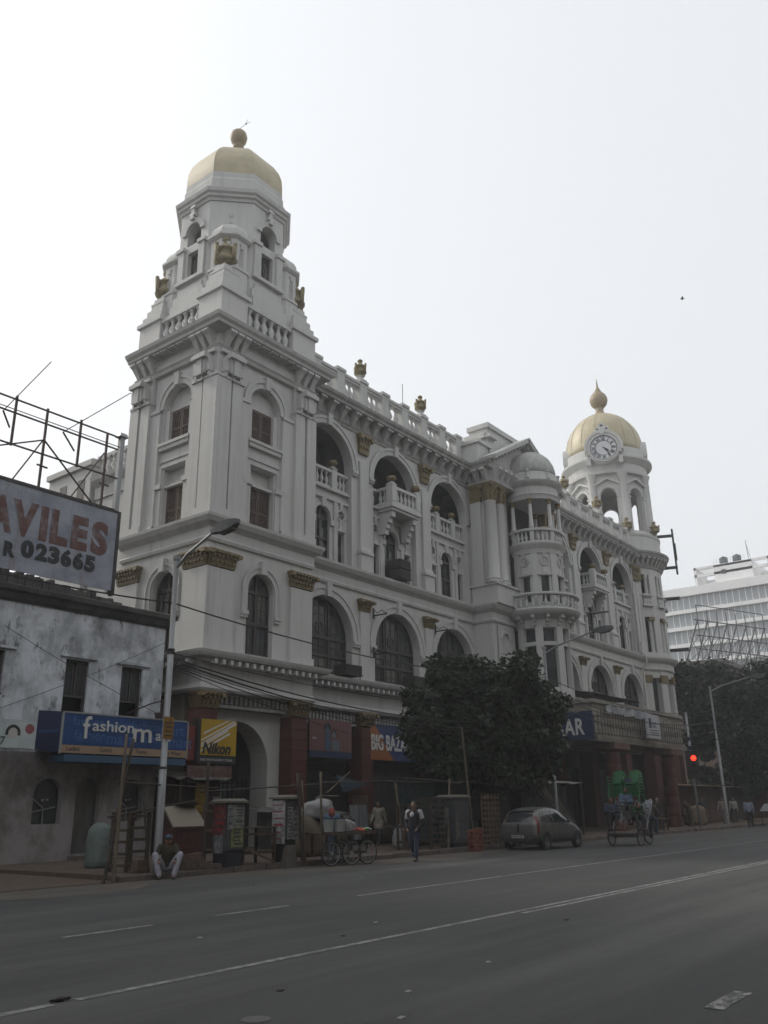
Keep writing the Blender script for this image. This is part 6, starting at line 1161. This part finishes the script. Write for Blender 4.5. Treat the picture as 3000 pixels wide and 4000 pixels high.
for i, (x, y, z, w, h, a) in enumerate(((15.75, 18.6, 0.15, .42, .2, 5), (16.2, 18.55, .15, .45, .17, -8), (15.9, 18.65, .34, .4, .17, 12), (15.4, 18.75, .15, .4, .34, 0), (16.2, 18.8, .32, .36, .2, 20), (14.45, 18.9, .15, .35, .28, 3), (16.45, 18.35, .15, .28, .1, 30))):
    b = MB().tap(-w / 2, w / 2, -.14, .14, 0, h, .025); o = T(O('rubble_stone', b, mat('stone', (.10 + .02 * (i % 3), .075 + .012 * (i % 2), .062), .95, 0, (9, (.055, .042, .036), .3, .7))), ['broad flat', 'long low', 'top', 'square', 'small upper', 'tall', 'smallest outer'][i] + ' broken stone of the pile beside the sitting man', 'stone', 'rubble pile at the kerb'); o.location = (x, y, z); o.rotation_euler = (0, 0, R(a))
# lattice, bricks, leaning bamboo and dark stalls under the tree
lt = E('lattice_panel', 'wooden lattice panel standing behind the parked car', 'panel', (30.3, 18.7, GZ), R(-12))
for k in range(9): O('slat', MB().box(0, 1.05, -.02, 0, .12 + k * .2, .2 + k * .2), woodl, lt, keep=False)
for k in range(6): O('upright', MB().box(.02 + k * .19, .09 + k * .19, 0, .02, 0, 1.9), woodl, lt, keep=False)
bs = E('brick_stack', 'small stack of red bricks left of the parked car', 'bricks', (28.75, 17.95, 0)); bm_ = MB().box(-.115, .115, -.055, .055, 0, .07).mesh('brick'); bm_.materials.append(mat('brick', (.23, .085, .055), .9, 0, (9, (.14, .05, .035), .3, .7)))
for r_ in range(11):
    for j in range(4):
        if r_ > 9 and j > 1: continue
        I('brick', bm_, bs, ((j % 2) * .24 - .12 + random.uniform(-.01, .01), (j // 2) * .24, r_ * .075), R(random.uniform(-4, 4)) + (PI / 2 if r_ % 2 else 0), keep=False)
for k in range(9): x = 38.6 + k * .12; pole((x, 19.0, .13), (x - .7 + random.uniform(-.15, .15), 20.3, 2.6 + random.uniform(-.5, .4)), .035, bam, ['first', 'second', 'third', 'fourth', 'fifth', 'sixth', 'seventh', 'eighth', 'last'][k] + ' from the left of the bamboo poles leaning before the dark stall')
def hut(x, y, w, d, h, label, col, roofm, overhang=.4):
    t = E('hawker_stall', label, 'stall', (x, y, GZ), 0); m = mat('stall_sheet', col, .85, 0, (3, tuple(q * .5 for q in col), .35, .65))
    n = int(w / .5)
    for k in range(n): O('board', MB().box(w * k / n + .01, w * (k + 1) / n - .01, 0, .03 + .015 * (k % 2), .1, h - .1 * (k % 3)), m, t, keep=False)
    O('side', MB().box(0, .04, .03, d, .1, h), m, t, keep=False); O('side', MB().box(w - .04, w, .03, d, .1, h), m, t, keep=False)
    b = MB(); g = 8; zs = [[h + .15 - .25 * j / 3 + random.uniform(-.07, .07) for j in range(4)] for _ in range(g + 1)]
    for i in range(g):
        for j in range(3): b.poly([(-overhang + (w + 2 * overhang) * i / g, d - (d + .9) * j / 3, zs[i][j]), (-overhang + (w + 2 * overhang) * (i + 1) / g, d - (d + .9) * j / 3, zs[i + 1][j]), (-overhang + (w + 2 * overhang) * (i + 1) / g, d - (d + .9) * (j + 1) / 3, zs[i + 1][j + 1]), (-overhang + (w + 2 * overhang) * i / g, d - (d + .9) * (j + 1) / 3, zs[i][j + 1])])
    O('sheet_roof', b, roofm, t, keep=False)
    for px in (.05, w - .05): O('post', MB().box(px - .03, px + .03, -.85, -.79, 0, h - .15), bamd, t, keep=False)
    O('counter', MB().box(.1, w - .1, -.45, 0, .8, .86).box(.1, w - .1, -.44, -.4, .1, .8), m, t, keep=False); return t
tr_ = mat('stall_roof_sheet', (.10, .095, .085), .9, 0, (3, (.05, .048, .043), .35, .65)); trp = mat('stall_roof_pale', (.26, .25, .24), .9, 0, (3, (.12, .12, .115), .35, .65))
hut(29.6, 20.4, 2.6, 1.8, 2.45, 'dark green sheeted stall under the leafy tree', (.03, .045, .045), tr_); hut(33.5, 21.2, 3.4, 1.8, 2.4, 'brown boarded stall behind the parked car', (.055, .042, .035), tr_); hut(38.2, 21.3, 4.8, 1.8, 2.55, 'blue grey stall with pale crumpled roof sheets right of the car', (.045, .055, .065), trp); hut(23.2, 22.6, 2.4, 1.2, 1.35, 'low shuttered stall behind the cart and young man', (.05, .043, .038), tr_)
for i, (x, y, w, c) in enumerate(((68, 23, 5, (.10, .045, .03)), (75, 23.5, 6, (.07, .05, .035)), (83, 22, 6, (.12, .055, .03)), (92, 21, 7, (.06, .07, .05)))): hut(x, y, w, 2, 2.7, ['first', 'second', 'third', 'fourth'][i] + ' stall from the clock turret in the row beneath the right hand trees', c, tr_ if i % 2 else mat('stall_roof_ochre', (.17, .12, .07), .9))
hut(17.1, 25.2, 2.6, .5, 2.6, 'shuttered booth squeezed between plaster house and tower', (.06, .03, .028), tr_, .1).location = (20.4, 25.6, GZ)
T(O('yellow_board', MB().box(21.5, 21.95, 25.2, 25.24, .6, 2.5), mat('board_yellow', (.20, .13, .012), .7)), 'upright yellow board by the red tower pier', 'board')
T(O('red_fascia', MB().box(20.85, 21.42, 25.3, 25.4, 3.3, 4.5), mat('fascia_red', (.15, .025, .02), .6)), 'narrow red fascia panel left of the yellow camera sign', 'sign'); T(O('pale_fascia', MB().box(20.9, 23.0, 25.0, 25.1, 2.62, 3.1), mat('fascia_pale', (.13, .10, .085), .7, 0, (3, (.08, .03, .03), .4, .6))), 'faded pale fascia board below the yellow camera sign', 'sign'); T(O('white_plate', MB().box(22.5, 22.9, 25.4, 25.42, 1.75, 2.05), mat('plate_white', (.22, .22, .2), .7)), 'small pale notice plate hung on the arch gate', 'notice')
bn = E('wooden_bench', 'low wooden bench by the red canopy columns', 'bench', (47.5, 18.6, GZ)); O('seat', MB().box(0, 2.4, 0, .35, .62, .68), woodl, bn, keep=False); [O('leg', MB().box(x, x + .06, y, y + .06, 0, .62), wood, bn, keep=False) for x in (.1, 1.15, 2.2) for y in (.02, .26)]; O('rail', MB().box(.1, 2.3, .1, .14, .25, .31), wood, bn, keep=False)
vt = E('produce_cart', 'covered produce cart at the right edge', 'cart', (66, 16.9, 0)); O('tabletop', MB().box(65.2, 67.8, 16.2, 18.0, .9, .96), wood, vt); O('cover', MB().tap(65.2, 67.8, 16.3, 17.9, .96, 1.45, .3), plb, vt); [O('leg', MB().box(x, x + .08, y, y + .08, 0, .9), wood, vt) for x in (65.3, 67.6) for y in (16.3, 17.8)]
# litter
T(O('dead_bird', MB().ell((4.95, 7.44, .02), (.065, .03, .02), 8, 5).ell((5.02, 7.43, .02), (.03, .025, .015), 6, 5).bar((4.86, 7.46, .015), (4.92, 7.45, .015), .02), mat('dark_litter', (.03, .026, .024), .8)), 'dark crumpled litter lying on the centre line', 'litter')
hang(O('road_patch', MB().lathe(5.42, 5.5, [(.12, .0045), (.11, .006), (0, .007)], 14), mat('patch', (.085, .085, .08), .8)), road)
for i, (x, y) in enumerate(((6.3, 6.1), (6.9, 5.1), (8.6, 5.3), (9.3, 7.9), (6.05, 4.55), (8.2, 9.4), (12.2, 6.2), (10.6, 8.4), (17.2, 14.0), (14.4, 14.8))): T(O('paper_scrap', MB().tap(x, x + random.uniform(.03, .09), y, y + .05, .004, .014, .008), mat('scrap', (.25, .245, .23) if i % 3 else (.03, .03, .03), .9)), 'small scrap of litter on the empty roadway', 'litter', 'scraps of litter on the roadway')
# ------------------------------------------------------------- parked hatchback
CAR = E('parked_car', 'dusty grey hatchback parked at the kerb behind bricks', 'car', (30.0, 16.95, 0), R(-1.5))
M['car'] = mat('car_paint', (.16, .157, .15), .42, .5, (2, (.12, .118, .114), .35, .65)); M['cglass'] = mat('car_glass', (.02, .023, .026), .08); M['plastic'] = mat('bumper_plastic', (.05, .05, .051), .6); M['tyre'] = mat('tyre_rubber', (.018, .018, .018), .85)
# stations: x, half width at sill, at belt, belt z, roof half width, roof z, floor z
ST_ = [(.0, .70, .72, .86, .60, .88, .34), (.06, .76, .78, .93, .64, .96, .26), (.22, .79, .81, .95, .62, 1.28, .22), (.46, .80, .82, .96, .61, 1.43, .22), (.9, .81, .83, .95, .62, 1.49, .22), (1.5, .81, .83, .93, .62, 1.50, .22), (2.05, .81, .83, .91, .60, 1.44, .22), (2.45, .81, .82, .90, .57, 1.25, .22), (2.85, .80, .81, .89, .56, .96, .22), (3.2, .78, .79, .82, .56, .86, .22), (3.5, .74, .74, .68, .52, .72, .25), (3.66, .64, .63, .5, .45, .52, .34)]
b = MB(); rows = []
for x, ws, wb, zb, wr, zr, zf in ST_:
    zm = zf + (zb - zf) * .5; h = [(0, zf), (ws * .8, zf), (ws, zf + .1), (wb + .015, zm), (wb, zb), (wr + (wb - wr) * .45, zb + (zr - zb) * .55), (wr, zr - .03 * (zr > zb + .1)), (wr * .6, zr + .012), (0, zr + .02)]
    rows.append([b.p(x, y, z) for y, z in h] + [b.p(x, -y, z) for y, z in h[-2:0:-1]])
n = len(rows[0])
for a, c in zip(rows, rows[1:]):
    for k in range(n): b.f.append([a[k], c[k], c[(k + 1) % n], a[(k + 1) % n]])
b.f += [rows[0], rows[-1][::-1]]
bo = bpy.data.objects.new('b', b.mesh('car_body', True)); md = bo.modifiers.new('s', 'SUBSURF'); md.levels = 2; md.render_levels = 2; me = evalmesh(bo); bpy.data.objects.remove(bo); me.polygons.foreach_set('use_smooth', [True] * len(me.polygons)); me.materials.append(M['car'])
body = O('body', me, None, CAR, keep=False)
from mathutils.bvhtree import BVHTree
bv = BVHTree.FromPolygons([v.co for v in me.vertices], [p.vertices for p in me.polygons])
def drape(pts, d, off, name, m, par=body, sub=6):      # panel whose outline is projected on the car body along d
    b = MB(); d = Vector(d); P = []
    (p0, p1, p2, p3) = [Vector(p) for p in pts]; g = {}; last = bv.find_nearest((p0 + p1 + p2 + p3) / 4)[0]
    for i in range(sub + 1):
        for j in range(sub + 1):
            q = p0.lerp(p1, i / sub).lerp(p3.lerp(p2, i / sub), j / sub); h = bv.ray_cast(q, d)[0]; h = h if h else last; last = h; g[i, j] = b.p(*(h - d * off))
    for i in range(sub):
        for j in range(sub): b.f.append([g[i, j], g[i + 1, j], g[i + 1, j + 1], g[i, j + 1]])
    return O(name, b, m, par, True, keep=False)
for s in (-1, 1):
    y = s * 2; D = (0, -s, 0); k = lambda *q: [(x, y, z) for x, z in q]
    drape(k((.6, .97), (1.23, .95), (1.18, 1.42), (.68, 1.40)), D, .006, 'rear_window', M['cglass']); drape(k((.36, 1.02), (.57, .97), (.64, 1.40), (.5, 1.36)), D, .006, 'quarter_window', M['cglass']); drape(k((1.31, .95), (2.36, .93), (2.0, 1.38), (1.25, 1.42)), D, .006, 'front_window', M['cglass'])
    for q in (k((.07, .88), (.2, .9), (.27, 1.2), (.17, 1.2)), k((.05, .58), (.14, .58), (.2, .9), (.07, .88))): drape(q, D, .008, 'tail_light', mat('tail_red', (.12, .012, .012), .25))
    drape(k((3.3, .6), (3.56, .56), (3.5, .7), (3.28, .76)), D, .008, 'headlight', mat('lamp_glass', (.3, .31, .32), .15))
    for x in (1.25, 2.36, .5): drape(k((x, .3), (x + .012, .3), (x + .012, .95), (x, .95)), D, .002, 'door_seam', M['dark'], sub=3)
    for x in (1.0, 2.1): drape(k((x, .82), (x + .16, .82), (x + .16, .86), (x, .86)), D, .02, 'door_handle', M['plastic'], sub=2)
    drape(k((.8, .56), (2.75, .54), (2.75, .62), (.8, .64)), D, .015, 'side_moulding', M['car'], sub=8)
    O('wing_mirror', MB().ell((2.28, s * .9, .99), (.06, .09, .07), 10, 7), M['plastic'], body, True, keep=False)
    for x in (.64, 3.05):
        O('wheel_arch', MB().ring(x, .30, .31, .345, s * .815 - .02, s * .815 + .02, R(0), R(180), 16), M['plastic'], body, keep=False); O('arch_void', MB(lambda u, n_, z, x=x: (u, n_, z)).ring(x, .30, .02, .315, s * .60, s * .838, R(-10), R(190), 16), M['dark'], body, keep=False)
        w = O('wheel', MB().ring(x, .285, .17, .285, s * .70, s * .85, 0, 2 * PI, 26), M['tyre'], CAR, keep=False)
        r_ = MB().ring(x, .285, .0, .17, s * .72, s * .80, 0, 2 * PI, 20)
        for j in range(9): a = 2 * PI * j / 9; r_.bar((x + .04 * cos(a), s * .83, .285 + .04 * sin(a)), (x + .155 * cos(a), s * .82, .285 + .155 * sin(a)), .025, .03)
        r_.ring(x, .285, .15, .178, s * .8, s * .845, 0, 2 * PI, 20); O('rim', r_, M['galv'], w, keep=False)
drape([(-2, .58, .98), (-2, -.58, .98), (-2, -.5, 1.38), (-2, .5, 1.38)], (1, 0, 0), .008, 'rear_windscreen', M['cglass'], sub=10)
drape([(-2, .72, .36), (-2, -.72, .36), (-2, -.74, .56), (-2, .74, .56)], (1, 0, 0), .05, 'bumper', M['plastic'], sub=10)
drape([(-2, .6, .60), (-2, -.6, .60), (-2, -.6, .612), (-2, .6, .612)], (1, 0, 0), .004, 'tailgate_seam', M['dark'], sub=6)
drape([(-2, .05, .62), (-2, -.05, .62), (-2, -.05, .93), (-2, .05, .93)], (1, 0, 0), .006, 'tailgate_stripe', M['dark'], sub=4)
pl = O('number_plate', MB().box(-.075, -.06, -.26, .26, .42, .53), mat('plate', (.3, .3, .29), .6), body, keep=False); text('plate_lettering', 'WB 06A 7801', .085, bk, pl, (-.08, .22, .445), ux=(0, -1, 0), ext=.002, sx=.9, keep=False)
drape([(2.5, .5, 3), (2.5, -.5, 3), (2.12, -.5, 3), (2.12, .5, 3)], (0, 0, -1), .006, 'windscreen', M['cglass'], sub=8)
O('exhaust', MB().tube([(-.03, -.45, .22), (.3, -.45, .22)], .025, 8), M['iron'], CAR, keep=False)
# ------------------------------------------------------------- cargo tricycle with plastic chairs
TK = E('cargo_tricycle', 'cargo tricycle loaded with plastic chairs and riders on the road', 'tricycle', (34.8, 14.8, 0), R(-3))
for y in (.62, -.62): wheel(TK, (0, y, .33), .33, 0, .02)
wheel(TK, (1.75, -.15, .33), .33, R(-6), .02)
for k in range(7): O('plank', MB().box(-.45, 1.0, -.52 + k * .15, -.38 + k * .15, .42, .45), wood, TK, keep=False)
O('bed_frame', MB().box(-.48, 1.03, -.56, -.52, .36, .46).box(-.48, 1.03, .52, .56, .36, .46).box(-.48, -.44, -.56, .56, .36, .46), M['iron'], TK, keep=False); O('axle', MB().bar((0, -.66, .33), (0, .66, .33), .03).bar((0, -.4, .33), (0, -.4, .42), .03).bar((0, .4, .33), (0, .4, .42), .03), M['iron'], TK, keep=False)
O('cycle_frame', MB().bar((1.0, -.1, .5), (1.5, -.14, .75), .035).bar((1.5, -.14, .75), (1.75, -.15, .33), .03).bar((1.0, -.1, .5), (1.25, -.12, .3), .03).bar((1.25, -.12, .3), (1.5, -.14, .75), .03).bar((1.1, -.11, .45), (1.05, -.11, .88), .03).bar((1.5, -.14, .75), (1.48, -.14, 1.02), .03), M['iron'], TK, keep=False); O('saddle', MB().ell((1.05, -.11, .9), (.13, .08, .04), 10, 6), M['dark'], TK, True, keep=False); O('handlebar', MB().tube([(1.3, -.42, 1.0), (1.48, -.3, 1.04), (1.48, .02, 1.04), (1.3, .14, 1.0)], .013, 6), M['galv'], TK, keep=False); O('pedal_crank', MB().ring(1.25, .3, .06, .09, -.1, -.08, 0, 2 * PI, 14), M['galv'], TK, keep=False)
def chair_parts(m):
    s = MB().box(-.2, .2, -.21, .21, .42, .44); s.box(-.2, -.17, -.21, .21, .39, .42).box(.17, .2, -.21, .21, .39, .42)
    bk_ = MB(); R_, nn = .21, 12; fr_ = lambda u, t: (-.2 - .12 * t, u, .44 + .42 * t)
    for i in range(8):
        w0 = .2 if i < 5 else .2 * math.sqrt(max(.05, 1 - ((i - 4.5) / 4) ** 2)); w1 = .2 if i < 4 else .2 * math.sqrt(max(.02, 1 - ((i - 3.5) / 4.2) ** 2))
        bk_.poly([fr_(-w0, i / 8), fr_(w0, i / 8), fr_(w1, (i + 1) / 8), fr_(-w1, (i + 1) / 8)])
    rim = MB().tube([fr_(-.21, 0), fr_(-.215, .55), fr_(-.17, .86), fr_(0, 1.03), fr_(.17, .86), fr_(.215, .55), fr_(.21, 0)], .016, 6); slot = MB()
    for sgn in (-1, 1):
        for i in range(5): t = .18 + .12 * i; a = fr_(sgn * .15, t); slot.box(a[0] + .004, a[0] + .012, a[1] - .022, a[1] + .022, a[2] - .012, a[2] + .012)
    arm = [MB().tube([(-.24, sg * .22, .62), (.1, sg * .24, .64), (.17, sg * .23, .6), (.19, sg * .22, .42)], .018, 6) for sg in (-1, 1)]
    legs = [MB().bar((sx * .18, sy * .19, .43), (sx * .235, sy * .23, 0), .035, .025) for sx in (-1, 1) for sy in (-1, 1)]
    out = [('seat', s.mesh('seat')), ('backrest', bk_.mesh('backrest', True)), ('back_rim', rim.mesh('back_rim', True))] + [('armrest', a.mesh('armrest', True)) for a in arm] + [('leg', l.mesh('leg')) for l in legs]
    for _, me in out: me.materials.append(m)
    sm = slot.mesh('slot'); sm.materials.append(M['dark']); out.append(('back_slot', sm)); return out
GREEN = mat('green_plastic', (.013, .115, .036), .45); WHITE = mat('white_plastic', (.36, .37, .41), .5); gp, wp = chair_parts(GREEN), chair_parts(WHITE)
def chair(parts, loc, rz, label, group, tilt=0):
    t = E('plastic_chair', label, 'chair', loc, rz, group); t.rotation_euler = (0, tilt, rz)
    for nme, me in parts: I(nme, me, t, (0, 0, 0), keep=False)
    return t
OR = ['lowest', 'second lowest', 'middle', 'second highest', 'top']
for sd, y in (('left', 15.12), ('right', 14.42)):
    for k in range(5): chair(gp, (35.2 - .012 * k, y, 1.42 + k * .115), PI, OR[k] + ' green plastic chair of the %s stack on the tricycle' % sd, 'green chairs on the tricycle', 0).scale = (1.15, 1.35, 1.15)
for k in range(4): chair(wp, (34.95 + .14 * k, 15.2 - .02 * k, .72 + .12 * k), PI + .1, OR[k] + ' white plastic chair of the left slanting stack on the tricycle', 'white chairs on the tricycle', -.5); chair(wp, (34.95 + .14 * k, 14.28 + .02 * k, .72 + .12 * k), PI - .2, OR[k] + ' white plastic chair of the right slanting stack on the tricycle', 'white chairs on the tricycle', -.5)
T(O('dark_bag', remesh((lambda b: (b.ell((35.1, 14.6, 2.38), (.16, .2, .17), 10, 8), b)[1])(MB()), .03), None), 'round dark blue bag between the green chair stacks', 'bag').data.materials.append(cloth((.02, .022, .06)))
SIT = dict(hip=(0, 0, .1), hL=(.02, .1, .1), hR=(.02, -.1, .1), chest=(.02, 0, .42), neck=(.04, 0, .6), head=(.08, 0, .74), sL=(.02, .185, .55), sR=(.02, -.185, .55), kL=(.4, .12, .14), kR=(.4, -.12, .14), aL=(.46, .12, -.28), aR=(.46, -.12, -.28), eL=(.1, .24, .3), eR=(.1, -.24, .3), wL=(.28, .08, .3), wR=(.28, -.08, .3))
fa = TOCAM(34.5, 14.8)
person('rider in dark navy jacket sitting at the left end of the tricycle', (34.75, 15.3, .98), fa + .1, (.028, .04, .075), (.018, .018, .022), SIT)
person('rider in light blue shirt with folded arms sitting high on the tricycle', (35.0, 14.72, 1.35), fa, (.10, .15, .23), (.05, .047, .042), SIT)
person('crouching rider in dark green jacket at the right side of the tricycle', (34.75, 14.3, .95), fa + .4, (.02, .05, .025), (.03, .03, .033), dict(SIT, chest=(.16, 0, .38), neck=(.3, 0, .5), head=(.4, 0, .56), sL=(.2, .18, .48), sR=(.2, -.18, .48), eL=(.3, .22, .26), eR=(.3, -.22, .26)))
person('grey haired tricycle driver in brown shirt and blue trousers', (35.95, 14.2, .92), R(-3), (.12, .095, .085), (.05, .075, .11), dict(SIT, chest=(.1, 0, .4), neck=(.2, 0, .56), head=(.26, 0, .7), sL=(.14, .18, .52), sR=(.14, -.18, .52), eL=(.3, .22, .34), eR=(.3, -.22, .34), wL=(.45, .2, .2), wR=(.45, -.2, .2), kL=(.3, .12, -.12), kR=(.35, -.12, .02), aL=(.2, .12, -.58), aR=(.25, -.12, -.42)), hair=HAIRG)
# ------------------------------------------------------------- unseen buildings added to shade the lower floors and road
for i, (x0, x1, h, c) in enumerate(((-45, 8, 24, (.22, .19, .15)), (10, 52, 27, (.18, .17, .16)), (55, 120, 23, (.24, .2, .17)))):
    t = E('shade_building', ['ochre', 'grey', 'buff'][i] + ' plastered block behind the viewer, unseen and added to shade the lower floors', 'building', ((x0 + x1) / 2, -14, 0)); O('wall', MB().box(x0, x1, -30, -9, 0, h), mat('shade_building_plaster', c, .9, 0, (.6, tuple(q * .6 for q in c), .35, .65)), t)
    wmesh = MB().box(-.7, .7, 0, .06, 0, 2).mesh('window'); wmesh.materials.append(M['glass'])
    for f in range(int(h / 4)):
        for k in range(int((x1 - x0) / 3.5)): I('window', wmesh, t, (x0 + 2 + k * 3.5, -9.01, 1.4 + f * 4))
    O('cornice', MB().box(x0 - .3, x1 + .3, -30, -8.6, h, h + .6), mat('shade_building_cornice', c, .9), t)
t = E('road_shade_block', 'tall plain block beyond the left picture edge, unseen and added to shade the road', 'building', (-8, 36, 0)); O('wall', MB().box(-40, 7, 27, 48, 0, 24), M['plaster2'], t); O('cornice', MB().box(-40, 7.3, 26.6, 48, 24, 24.6), M['mould'], t)  # added out of view to keep the sun off the road
# ------------------------------------------------------------- air
hz = O('haze', MB().box(-60, 240, -60, 140, -2, 60), None); hz['kind'] = 'stuff'
vm = bpy.data.materials.new('haze'); vm.use_nodes = True; nt = vm.node_tree; nt.nodes.clear(); ou = nt.nodes.new('ShaderNodeOutputMaterial'); pv = nt.nodes.new('ShaderNodeVolumePrincipled')
pv.inputs['Color'].default_value = (.93, .95, .97, 1); pv.inputs['Density'].default_value = .0011; pv.inputs['Anisotropy'].default_value = .35; nt.links.new(pv.outputs[0], ou.inputs['Volume']); hz.data.materials.append(vm)
bpy.data.scenes.remove(_tmp)
